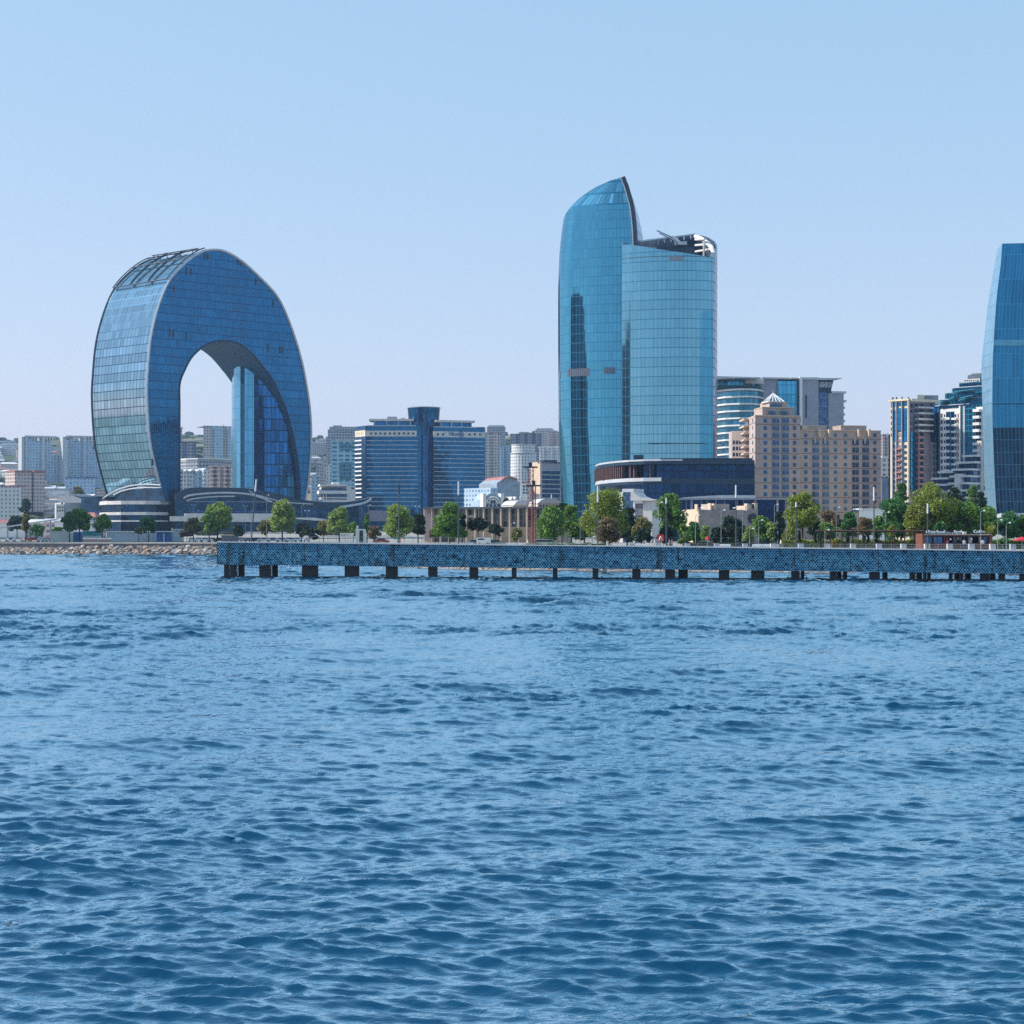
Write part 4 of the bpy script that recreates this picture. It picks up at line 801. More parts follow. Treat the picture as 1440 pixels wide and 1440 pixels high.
    mb = MB(); b = [W.Q(W.s_(a), d_, W.z(1370, 526)) for a, d_ in ((1367, 8), (1378, 8), (1378, 18), (1367, 18))]; ap = Vector(W.Q(W.s_(1370), 12, W.z(1370, 517))); [mb.face([b[i], b[(i + 1) % 4], ap]) for i in range(4)]; mb.build('glass_spire', gb, e); wbox(e, 'crown_tier', gb, W, 1363, 1379, 525.5, 536, -8, 20)
    # white terraces stepping down to the right
    for x0, x1, y, o in ((1361, 1382, 640, 4), (1355, 1382, 649.5, 6), (1354, 1381, 659.5, 8), (1332, 1354, 663, 7), (1327, 1351, 672, 9), (1355, 1381, 669, 10), (1355, 1381, 679, 11), (1355, 1381, 689, 11), (1332, 1352, 681, 10), (1355, 1381, 699, 11)):
        wbox(e, 'terrace_parapet', M['white'], W, x0, x1, y, y + 2.8, o, 0)
        wbox(e, 'terrace_glazing', M['winglass'], W, x0 + 1, x1 - .5, y + 2.8, y + 9, o - 2.2, 0)
    wbox(e, 'terrace_pier', M['white'], W, 1365, 1371, 667, 700, 11.4, 0)
    wbox(e, 'side_step', M['offwhite'], W, 1376.5, 1383, 620, 700, 1.5, 0)
white_block()
# ---------------------------------------------------------------- mid-distance buildings
def slab_block(name, label, px0, px1, ytop, D, mat, depth=22, cat='building', group=None, skew=0, ybot=None, roof=None, extra=None, cap=None):
    e = bld(name, label, cat, (px0 + px1) / 2, D, group)
    pr(e, 'wall', mat, [(px0, D), (px1, D + skew), (px1, D + skew + depth), (px0, D + depth)], ytop, ybot, Dz=D + skew / 2)
    if roof: W = Wall((px0, D), (px1, D + skew)); wbox(e, 'roof_edge', roof, W, px0 - .3, px1 + .3, ytop - 1, ytop + .4, .5, depth * .9)
    if extra: extra(e, Wall((px0, D), (px1, D + skew)))
    rq = random.Random(int(px0 * 10 + ytop)); W = Wall((px0, D), (px1, D + skew)); w_ = px1 - px0
    if D > 800:
        for k in range(rq.randint(1, 3)): a = px0 + w_ * rq.uniform(.08, .8); wbox(e, 'roof_plant', rq.choice((M['greywall'], M['offwhite'], M['roofdark'])), W, a, a + rq.uniform(1, 3), ytop - rq.uniform(1.6, 2.4), ytop - .2, -4, 9)
        a = px0 + w_ * rq.uniform(.1, .9); wbox(e, 'aerial', M['darkmetal'], W, a, a + .3, ytop - rq.uniform(3, 6), ytop, -5, 5.3)
    return e
F = {}
F['paleblue'] = facade('pale_blue_flats', (0.42, 0.55, 0.68), (0.14, 0.24, 0.36), 3.4, 3.2, .5, .5, .7)
F['grey'] = facade('grey_flats', (0.33, 0.34, 0.38), (0.06, 0.08, 0.12), 3.2, 3.2, .55, .55, .7, .22, (0.45, 0.45, 0.47))
F['beige'] = facade('beige_flats', (0.56, 0.50, 0.46), (0.10, 0.12, 0.17), 3.2, 3.1, .5, .5, .7, .2, (0.64, 0.58, 0.52))
F['pink'] = facade('pink_flats', (0.62, 0.46, 0.42), (0.16, 0.14, 0.18), 3.0, 3.1, .45, .5, .7, .18, (0.68, 0.62, 0.58))
F['white'] = facade('white_flats', (0.70, 0.69, 0.68), (0.14, 0.17, 0.22), 3.0, 3.1, .4, .5, .7)
F['dark'] = facade('dark_glazed_flats', (0.14, 0.18, 0.26), (0.04, 0.07, 0.13), 3.2, 3.2, .7, .6, .4, 0, None, 3, (0.40, 0.36, 0.38))
F['teal'] = glass('teal_block_glass', (0.05, 0.34, 0.44), 2.6, 3.6, .3, .5, (0.28, 0.42, 0.5), .3, .1, .7, .02)
F['ribbon'] = facade('ribbon_office', (0.40, 0.38, 0.42), (0.02, 0.08, 0.20), 40, 4.3, 1.0, .62, .5)
def cap_slab(x0, x1, y0, y1, mat=None, o=1.0):
    return lambda e, W: wbox(e, 'roof_storey', mat or M['white'], W, x0, x1, y0, y1, o, 15)
# left: two stepped pale blocks of flats
def stepped_flats(px, label):
    D = 2150; e = bld('stepped_flats', label, 'building', px + 25, D, 'stepped pale blue blocks of flats on the left hillside'); W = Wall((px, D), (px + 60, D + 20)); dz = 700
    a = MB(); W.box(a, px, px + 4, 614, dz, 2, 18); a.build('stair_tower', M['greywhite'], e)
    for (x0, x1, y, m, n_) in ((4, 13, 616, F['paleblue'], 'wing'), (5, 8, 613, M['greywhite'], 'stair_tower'), (13, 42, 620, F['paleblue'], 'wing'), (28, 32, 614, M['greywhite'], 'stair_tower'), (42, 60, 640 if px < 60 else 632, F['paleblue'], 'wing')):
        wbox(e, n_, m, W, px + x0, px + x1, y, dz, 1 if n_ == 'wing' else 3.4, 20)
    wbox(e, 'roof_canopy', M['greywhite'], W, px + 4, px + 49, 613, 615, 3, 16)
    for k in range(9): wbox(e, 'canopy_post', M['white'], W, px + 14 + 3.6 * k, px + 15 + 3.6 * k, 614.8, 620.2, 2.4, 0)
stepped_flats(30, 'stepped pale blue block of flats farther left, with a white roof canopy')
stepped_flats(88, 'stepped pale blue block of flats half hidden behind the arched tower')
slab_block('stair_shaft', 'slim pale blue shaft standing between the two stepped blocks of flats', 89.5, 94.5, 618, 2130, M['greywhite'], 14, 'tower')
def pink_school():
    e = bld('long_block', 'pale pink block with a red roof below the left stepped flats', 'building', 43, 1650); W = Wall((20, 1650), (63, 1670))
    for x0, x1, y in ((20, 44, 664), (46.5, 62, 664)):
        wbox(e, 'wall', F['pink'], W, x0, x1, y, 720, 1, 16); wbox(e, 'roof', M['roofpink'], W, x0 - .5, x1 + .5, y - 2.4, y + .2, 2, 15)
pink_school()
slab_block('low_block', 'long low block with a faded red roof at the left edge', 0, 30, 684, 1450, F['white'], 16, roof=M['roofpink'])
slab_block('low_block', 'wide pale blue hillside terrace left of the arched tower foot', 92, 134, 672, 1850, F['paleblue'], 16, roof=M['bluepaint'])
slab_block('white_hall', 'big pale shed roof left of the arched tower foot', 83, 118, 696, 1250, M['white'], 22, roof=M['roofpale'])
def square_house():
    e = slab_block('square_house', 'pale house with six dark windows left of the arched tower', 79, 90, 709, 1150, M['offwhite'], 12); W = Wall((79, 1150), (90, 1150))
    windows(e, 'window', W, [(x, y) for x in (81.2, 84.5, 87.8) for y in (713.5, 718)], .8, 1.1, M['darkmetal'], .1)
    wbox(e, 'side_hall', M['greywhite'], Wall((90, 1153), (116, 1160)), 90, 116, 707, 735, .5, 14)
square_house()
# seen through the arch
slab_block('tall_flats', 'tall beige and blue block of flats seen through the arch', 286, 330, 600, 2150, F['beige'], 30, roof=M['greywall'], skew=15, extra=lambda e, W: (wbox(e, 'bay', F['paleblue'], W, 300, 312, 600, 690, 3, 5), wbox(e, 'bay', F['paleblue'], W, 319, 325, 600, 690, 3, 5)))
slab_block('office_block', 'dark blue flat roofed office block seen through the arch', 250, 276, 622, 1900, F['dark'], 20, roof=M['roofdark'], ybot=680)
slab_block('slim_tower', 'slim brown tower just inside the left leg of the arch', 249, 256, 603, 2300, F['grey'], 14, ybot=690)
def curved_long():
    e = bld('curved_long_block', 'long curved grey block with a white roof line seen through the arch', 'building', 288, 1750); P = [(250, 1775), (262, 1758), (278, 1750), (296, 1750), (314, 1760), (330, 1780)]
    pr(e, 'wall', F['grey'], P + [(330, 1800), (250, 1800)], 646, 700, Dz=1755); pr(e, 'roof_edge', M['white'], [(x, d_ - 1) for x, d_ in P] + [(330, 1790), (250, 1790)], 644.4, 646.2, Dz=1755)
curved_long()
def jagged(px0, n, label, ybase, D, seed):
    rnd = random.Random(seed); e = bld('gabled_flats', label, 'building', px0 + n * 4.5, D)
    for k in range(n):
        x0 = px0 + k * 9; W = Wall((x0, D), (x0 + 9, D + 3)); y = ybase + rnd.uniform(-3, 3); wbox(e, 'bay', rnd.choice((F['white'], F['paleblue'])), W, x0, x0 + 8.8, y, 735, rnd.uniform(0, 3), 14)
        mb = MB(); W.extrude(mb, [(x0 - .3, y), (x0 + 4.4, y - 2.6 - rnd.random()), (x0 + 9, y)], -2, 13); mb.build('gable', M['roofpale'], e)
jagged(248, 5, 'row of white gabled flats seen through the arch', 663, 1500, 3)
slab_block('pink_flats', 'pink and white block of flats seen through the arch beside the round bay', 294, 330, 656, 1380, F['pink'], 20, roof=M['white'], extra=lambda e, W: [wbox(e, 'bay', F['pink'], W, 297 + 9 * k, 301 + 9 * k, 654.6, 720, 2, 2) for k in range(4)])
# right of the arched tower
slab_block('brown_tower_block', 'brownish tower block rising behind the teal office block', 461, 503, 605, 2200, F['grey'], 28, roof=M['greywall'], extra=lambda e, W: (wbox(e, 'roof_storey', F['grey'], W, 463, 501, 600, 606, -1, 20), wbox(e, 'plant_room', M['greywall'], W, 468, 480, 598, 601, -3, 10), wbox(e, 'wing', F['grey'], W, 459, 468, 614, 700, 4, 12)))
slab_block('teal_office_block', 'pale blue office block with teal glass panels beside the striped hotel', 466, 502, 619.5, 1800, facade('teal_frame', (0.40, 0.58, 0.66), (0.05, 0.26, 0.36), 6, 3.9, .7, .55, .4), 24, roof=M['greywhite'], extra=lambda e, W: (wbox(e, 'glass_panel', F['teal'], W, 478, 495, 624, 633, 1, 1), wbox(e, 'glass_panel', F['teal'], W, 478, 494.5, 650, 674, 1, 1)))
def white_office():
    e = bld('white_office', 'low white office building with ribbon windows left of the striped hotel', 'building', 472, 1280); W = Wall((445, 1280), (488, 1284)); W2 = Wall((488, 1284), (500, 1292))
    wbox(e, 'lower_storeys', F['ribbon'], W, 452, 488, 688, 745, 0, 18); wbox(e, 'parapet', M['white'], W, 448, 488, 690, 694.5, 2, 10); wbox(e, 'floor_band', M['white'], W, 454, 488, 699, 700.2, .5, 0); wbox(e, 'floor_band', M['white'], W, 454, 488, 703, 706, .6, 0)
    wbox(e, 'upper_storey', M['offwhite'], W, 452, 489, 682.5, 690, -2, 14); wbox(e, 'roof', M['white'], W, 450, 489.5, 681, 683.6, 0, 15); wbox(e, 'plant_room', M['white'], W, 468, 478, 678, 681.4, -3, 8)
    windows(e, 'window', W, [(454 + 3 * k, 686.6) for k in range(12)], .9, 1.1, M['darkmetal'], -1.9)
    wbox(e, 'end_block', M['offwhite'], W2, 488, 500, 684, 745, 0, 14); wbox(e, 'end_opening', M['darkmetal'], W2, 494, 498, 685.3, 688, .1, .2)
    for x in (454.5, 458.5): wbox(e, 'column', M['white'], W, x - .5, x + .5, 694, 706, 1.4, -.6)
white_office()
for i, (x, y, D, w, lab) in enumerate(((445, 650, 1900, 7, 'narrow grey hillside flats farthest left between the arched tower and the teal block'), (452, 652, 1950, 6, 'pink toned hillside flats left of the teal office block'), (458.6, 654, 1880, 7, 'small pale flats touching the teal office block'), (438, 668, 1700, 9, 'low pale blue house right beside the arched tower'))):
    slab_block('hillside_flats', lab, x, x + w, y, D, (F['grey'], F['pink'], F['white'], F['paleblue'])[i], 14, roof=M['roofpale'])
# between the striped hotel and the paired towers
def round_flats(px, r, ytop, D, label, mat):
    e = bld('round_flats', label, 'building', px, D); x, y = XY(px, D); rr = r * D / FPX; n = 22
    P = [(x + rr * math.cos(2 * math.pi * k / n), y + rr * math.sin(2 * math.pi * k / n)) for k in range(n)]
    MB().prism(P, e['_org'][2] - 5, PZ(ytop + 12, D)).build('drum', mat, e)
    q = [(x + (a - x) * .93, y + (b - y) * .93) for a, b in P]; MB().prism(q, PZ(ytop + 12, D), PZ(ytop, D)).build('upper_drum', mat, e)
    q = [(x + (a - x) * 1.04, y + (b - y) * 1.04) for a, b in P]; MB().prism(q, PZ(ytop + 12.2, D), PZ(ytop + 11, D)).build('cornice', M['greywhite'], e)
    MB().prism([(x + (a - x) * .97, y + (b - y) * .97) for a, b in P], PZ(ytop + .1, D), PZ(ytop - .9, D)).build('cornice', M['greywhite'], e)
def twr(px0, px1, ytop, D, mat, label, nb=3, roofm=None):
    def ex(e, W):
        w = (px1 - px0)
        for k in range(nb): a = px0 + w * (k + .18) / nb; wbox(e, 'bay', mat, W, a, a + w * .5 / nb, ytop - .6, ytop + 95, 2.2, 1)
        wbox(e, 'plant_room', M['greywall'], W, px0 + w * .3, px0 + w * .7, ytop - 2, ytop + .5, -3, 12)
    return slab_block('tower_block', label, px0, px1, ytop, D, mat, 24, roof=roofm or M['greywall'], extra=ex)
twr(681.5, 703.5, 610, 2050, F['beige'], 'beige tower block with a pink roof beside the striped hotel', 2, M['roofpink'])
twr(703.5, 719, 628, 2350, F['paleblue'], 'pale blue tower block standing back between two darker towers', 2)
twr(718, 761.5, 611, 2250, F['dark'], 'dark blue ribbed tower block behind the round flats', 4, M['roofdark'])
twr(770, 790, 608, 2300, F['pink'], 'pinkish tower block touching the curved tower', 2)
twr(758, 792, 629, 2050, F['white'], 'white block of flats in front of the pinkish tower', 3, M['white'])
round_flats(736, 18, 626, 1900, 'pale round block of flats with a cornice, in front of the dark ribbed tower', F['white'])
def ribbon_office():
    e = bld('ribbon_office', 'office block with blue window bands and a blank beige end wall', 'building', 768, 1120); W = Wall((761, 1120), (792, 1128)); WS = Wall((747, 1142), (761, 1120))
    pr(e, 'wall', M['greywall'], [(747, 1142), (761, 1120), (792, 1128), (792, 1150), (748, 1160)], 651, None, Dz=1122); wbox(e, 'end_wall', M['sandlit'], WS, 747.4, 760.6, 650, 720, .5, 0)
    for k in range(8): wbox(e, 'window_band', M['winglass'], W, 762.4, 787, 662.5 + 6.5 * k, 666.8 + 6.5 * k, .2, .1); wbox(e, 'floor_band', M['greywhite'], W, 762, 787.5, 661.2 + 6.5 * k, 661.9 + 6.5 * k, .5, .1)
    wbox(e, 'roof_storey', M['navy'], WS, 751, 760, 647.5, 651, -2, 10); wbox(e, 'parapet', M['roofdark'], W, 761, 788, 649.5, 651.5, .3, 4)
    for k in range(4): wbox(e, 'roof_vent', M['mauve'], W, 764 + 6 * k, 766.5 + 6 * k, 648.3, 651, -2, 2)
ribbon_office()
def gable_barn():
    e = bld('grey_gable_hall', 'big grey gabled hall with a pink ridge, between the striped hotel and the round flats', 'building', 714, 1350); W = Wall((699, 1350), (733, 1356)); mb = MB()
    W.extrude(mb, [(699, 740), (699, 679), (709, 672), (716, 670.5), (726, 673), (731, 680), (731, 740)], 0, 40); mb.build('wall', paint('grey_hall_wall', (0.28, 0.35, 0.42), .7), e)
    mb = MB(); W.extrude(mb, [(703, 677), (709, 671), (716, 669.5), (726, 672), (728, 675), (725, 674), (716, 671.8), (709, 673.6), (704, 677.5)], -1, 40); mb.build('roof', M['roofpink'], e)
    W2 = Wall((688, 1345), (700, 1350)); wbox(e, 'side_wing', F['paleblue'], W2, 690, 702, 686, 740, 0, 30)
gable_barn()
slab_block('window_house', 'pink white house with six square windows beside the red lattice mast', 733.5, 744.5, 678.5, 1050, M['white'], 12, roof=M['roofpink'], extra=lambda e, W: windows(e, 'window', W, [(x, y) for x in (736.6, 740.8) for y in (684, 688.5, 693)], 1.0, 1.1, M['winglass'], .1))
def arch_window_hall():
    e = bld('arched_window_hall', 'ornate pale blue hall with a round arched window, right of the striped hotel', 'building', 693, 950); W = Wall((680, 950), (708, 953)); wl = paint('pale_blue_stucco', (0.34, 0.46, 0.56), .7, .1)
    arc = [(693 + 12 * math.cos(R(a)), 707 - 14 * math.sin(R(a))) for a in range(180, -1, -15)]
    mb = MB(); W.extrude(mb, [(679, 735), (679, 703)] + arc + [(707, 703), (707, 735)], 0, 20); mb.build('wall', wl, e)
    mb = MB(); A = [(693 + 9.2 * math.cos(R(a)), 708 - 9.2 * math.sin(R(a))) for a in range(180, -1, -12)]; W.extrude(mb, A, -.2, .3); mb.build('arched_window', M['winglass'], e)
    for r in (9.2, 6.2): mb = MB(); tubes(mb, [W.Q(W.s_(693 + r * math.cos(R(a))), -.5, W.z(693, 708 - r * math.sin(R(a)))) for a in range(180, -1, -12)], .4); mb.build('window_frame', M['white'], e)
    for k in range(5): wbox(e, 'mullion', M['white'], W, 685 + 4 * k - .3, 685 + 4 * k + .3, 700 if 0 < k < 4 else 704, 708, .5, 0)
    windows(e, 'small_window', W, [(685 + 5.4 * k, 711) for k in range(4)], .9, 1.2, M['darkmetal'], .2)
    for x in (680.6, 705.6): wbox(e, 'corner_turret', M['white'], W, x - 2.2, x + 2.2, 694, 735, 1.2, 4)
    W2 = Wall((708, 955), (726, 960)); wbox(e, 'annexe', M['bluepaint'], W2, 708, 725, 705, 735, 0, 12)
    for x in (711, 719, 724): mb = MB(); W2.extrude(mb, [(x - 3.5, 705), (x, 698.5), (x + 3.5, 705)], -1, 8); mb.build('gable', M['offwhite'], e)
    wbox(e, 'annexe_cornice', M['white'], W2, 708, 726, 703.6, 705.4, .6, 2)
arch_window_hall()
def dome_hall(px0, px1, y, D, label):
    e = bld('domed_hall', label, 'building', (px0 + px1) / 2, D); W = Wall((px0, D), (px1, D + 3)); wbox(e, 'wall', M['offwhite'], W, px0, px1, y + 6, 745, 0, 14)
    mb = MB(); w = px1 - px0; W.extrude(mb, [(px0 - 1, y + 6.5), (px0 + w * .12, y + 2), (px0 + w * .3, y + .3), (px0 + w * .7, y), (px0 + w * .9, y + 2.2), (px1 + 1, y + 6.5)], -1.5, 13); mb.build('roof', M['roofpale'], e)
    wbox(e, 'cornice', M['sandlit'], W, px0 - 1, px1 + 1, y + 6.3, y + 7.6, 1.2, 3); wbox(e, 'finial', M['white'], W, px0 + w * .75, px0 + w * .78, y - 6, y + 1, -5, 5.4)
    windows(e, 'window', W, [(px0 + 4 + 4.5 * k, y + 10.5) for k in range(int(w / 4.6))], .7, 1.0, M['winglass'], .1)
dome_hall(722, 743, 703.5, 880, 'pale domed hall left of the red lattice mast'); dome_hall(756, 788, 701, 860, 'pale domed hall with a broad white roof right of the red lattice mast')
slab_block('small_white_house', 'small white house with a hipped roof behind the red lattice mast', 749, 759, 696, 900, M['white'], 10, roof=M['roofpale'])
def pillar_hall():
    e = bld('pillared_pavilion', 'long beige glazed pavilion with tall pillars behind the pier', 'building', 720, 520); W = Wall((640, 520), (770, 514))
    W_ = M['sand']; wbox(e, 'back_wall', glass('pavilion_glass', (0.10, 0.11, 0.11), 1.1, 1.6, .16, .2, (0.26, 0.22, 0.17), .6, .2, .5, .05), W, 598, 792, 715, 763, 0, 12)
    wbox(e, 'lower_wall', M['sandlit'], W, 640, 792, 741, 763, .5, 1); wbox(e, 'roof_slab', M['roofdark'], W, 597, 793, 712.8, 715.3, 2.4, 13); wbox(e, 'glazed_band', M['offwhite'], W, 600, 668, 724, 728, .35, .1)
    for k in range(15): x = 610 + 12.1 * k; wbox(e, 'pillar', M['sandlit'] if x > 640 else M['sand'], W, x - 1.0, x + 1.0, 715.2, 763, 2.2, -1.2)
    wbox(e, 'left_block', M['sandlit'], W, 597, 612, 716, 763, 1.2, 2)
    for k in range(5): wbox(e, 'flute', M['mauve'], W, 599.2 + 2.5 * k, 599.9 + 2.5 * k, 718, 760, 1.35, -1)
pillar_hall()
def lattice_mast(px, y0, y1, D, label, w=1.1):
    x, y = XY(px, D); z0 = GZ; z1 = PZ(y0, D); e = empty('lattice_mast', (x, y, z0), label, 'mast', 'red lattice masts behind the pier'); e['_org'] = [x, y, z0]
    C = [(x - w / 2, y - w / 2), (x + w / 2, y - w / 2), (x + w / 2, y + w / 2), (x - w / 2, y + w / 2)]
    for c in C: mb = MB(); mb.tube((*c, z0), (*c, z1), .09, .09, 5); mb.build('upright', M['redpaint'], e)
    mb = MB(); z = z0; k = 0
    while z < z1 - 1:
        for i in range(4): a, b = C[i], C[(i + 1) % 4]; mb.tube((*a, z), (*b, z + 1), .045, .045, 4); mb.tube((*b, z + 1), (*a, z + 1), .045, .045, 4)
        z += 1
    mb.build('bracing', M['redpaint'], e); mb = MB(); mb.box(x - 1.3, x + 1.3, y - .6, y + .6, z1, z1 + .25); mb.box(x - .3, x + .3, y - .3, y + .3, z1 + .25, z1 + 1); mb.build('head', M['darkmetal'], e)
lattice_mast(746, 658, 760, 345, 'taller red lattice mast behind the pier', .95); lattice_mast(750.5, 684, 760, 335, 'shorter red lattice mast close to the taller one', .6)
def stone_fort():
    e = bld('stone_pavilion', 'low stone clad pavilion with a sunlit left end and a roof terrace', 'building', 1010, 410, z=GZ)
    W = Wall((983, 400), (1066, 404)); WS = Wall((957.5, 424), (983, 400)); st = paint('rough_grey_stone', (0.34, 0.29, 0.28), .9, .15, .8)
    pr(e, 'wall', st, [(957.5, 424), (983, 400), (1066, 404), (1066, 430), (962, 436)], 717, None, Dz=402); wbox(e, 'left_end', M['sandlit'], WS, 957.6, 982.8, 716.6, 765, .12, .1)  # left end wears a paler colour, sunlight painted onto the stone
    wbox(e, 'terrace_block', M['sand'], W, 1007, 1031, 708.5, 717, -2, 8)
    for x0, x1, y in ((982, 983.6, 709), (1000.6, 1002.3, 707.5), (1005.5, 1008, 708), (1052, 1056, 708), (1063, 1067, 707.5)): wbox(e, 'terrace_pier', M['sandlit'], W, x0, x1, y, 717.2, -.6, 2)
    wbox(e, 'terrace_block', M['sandlit'], W, 1051, 1067, 711, 717, -1, 6); wbox(e, 'terrace_opening', M['navy'], W, 1060, 1063.5, 708.5, 714.5, -.9, 2)
    mb = MB(); c = W.s_(1058); z = W.z(1058, 729)
    for r in (1.0, .72): tubes(mb, [W.Q(c + r * math.cos(R(a)), -.2, z + r * math.sin(R(a))) for a in range(0, 361, 20)], .08, 5)
    for a in range(0, 180, 30): mb.tube(W.Q(c + math.cos(R(a)), -.2, z + math.sin(R(a))), W.Q(c - math.cos(R(a)), -.2, z - math.sin(R(a))), .05, .05, 4)
    mb.build('wall_medallion', M['darkmetal'], e)
    for px, lab in ((988.5, 'white parasol at the left of the stone pavilion roof'), (1034, 'white parasol in the middle of the stone pavilion roof'), (1042, 'white parasol at the right of the stone pavilion roof')):
        D = 404; x, y = XY(px, D); z = PZ(717, 402); u = empty('parasol', (x, y, z), lab, 'parasol', 'white parasols on the stone pavilion roof'); u['_org'] = [x, y, z]
        mb = MB(); mb.tube((x, y, z), (x, y, z + .55), .04, .04, 5); mb.build('pole', M['steel'], u); mb = MB(); n = 8
        for k in range(n): a0, a1 = 2 * math.pi * k / n, 2 * math.pi * (k + 1) / n; mb.face([(x + .75 * math.cos(a0), y + .75 * math.sin(a0), z + .38), (x + .75 * math.cos(a1), y + .75 * math.sin(a1), z + .38), (x, y, z + .62)])
        mb.build('canopy', M['white'], u)
stone_fort()
def dark_hall():
    e = bld('dark_glass_hall', 'low dark glass hall with thin pale columns behind the stone pavilion', 'building', 1050, 470, z=GZ); W = Wall((955, 470), (1106, 468))
    wbox(e, 'glazing', glass('dark_hall_glass', (0.006, 0.03, 0.09), 2, 3, .06, .06, (0.01, 0.03, 0.06), .5, .1, .8, .02), W, 955, 1106, 702.5, 765, 0, 14); wbox(e, 'roof_slab', M['greywall'], W, 953, 1107, 701, 703, 2, 15)
    for x, w in ((965, .6), (972.5, 3.0), (986, 1), (994, 1), (1006.5, 1.6), (1019, 1), (1036.5, 1), (1045.5, .8), (1062, 3), (1093, 3), (1104, 1)): wbox(e, 'column', M['greywall'], W, x - w / 2, x + w / 2, 703, 765, 1, -.4)
dark_hall()
def kiosk_tower():
    e = bld('white_frame_block', 'white framed entrance block with striped opening in front of the curved podium', 'building', 905, 560, z=GZ); W = Wall((891, 560), (918, 558))
    wbox(e, 'side_wall', M['offwhite'], W, 904, 917, 703.5, 765, 0, 10); wbox(e, 'frame', M['white'], W, 891, 904.5, 703.5, 708, .6, 8); wbox(e, 'frame', M['white'], W, 891, 893.5, 708, 765, .6, 8)
    wbox(e, 'striped_opening', M['mauve'], W, 893.6, 903.8, 708.1, 765, -.5, 6)
    for k in range(5): wbox(e, 'slat', M['white'] if k > 1 else M['mauve'], W, 893.8, 903.5, 710.5 + 3 * k, 711.5 + 3 * k, -.2, .5)
    W2 = Wall((873, 590), (905, 586)); wbox(e, 'link_block', M['white'], W2, 868, 876, 692, 765, 0, 8); wbox(e, 'glass_link', M['winglass'], W2, 877, 891, 690, 765, .5, 6); wbox(e, 'link_roof', M['greywhite'], W2, 877, 893, 687.5, 692, 1, 6)
    mb = MB(); W.extrude(mb, [(888, 692), (893, 692), (897, 697), (905, 701), (920, 702.5), (920, 704), (888, 704)], -1, 9); mb.build('curved_canopy', M['offwhite'], e)
kiosk_tower()
slab_block('blue_grey_block', 'plain blue grey block between the sandstone hotel and cream apartments', 1240, 1251, 672, 1000, paint('blue_grey_render', (0.20, 0.25, 0.36), .7), 20)
slab_block('narrow_flats', 'narrow pale flats with a white roof edge behind the cream apartments', 1240, 1250, 643, 1250, F['beige'], 16, roof=M['white'])
twr(1239, 1253, 612, 1900, F['pink'], 'faint pink tower block right of the sandstone hotel', 2)
slab_block('glass_block', 'slim dark blue glass block just left of the cream apartments', 1249.5, 1254.5, 612, 1000, M['navy'], 12)
slab_block('white_shed', 'low white shed roof behind trees below the sandstone hotel', 1208, 1246, 716, 640, M['white'], 12, roof=M['white'], cat='shed')
slab_block('blue_kiosk_block', 'small grey shop behind the trees beside the tapering tower', 1336, 1352, 716, 560, F['white'], 10)
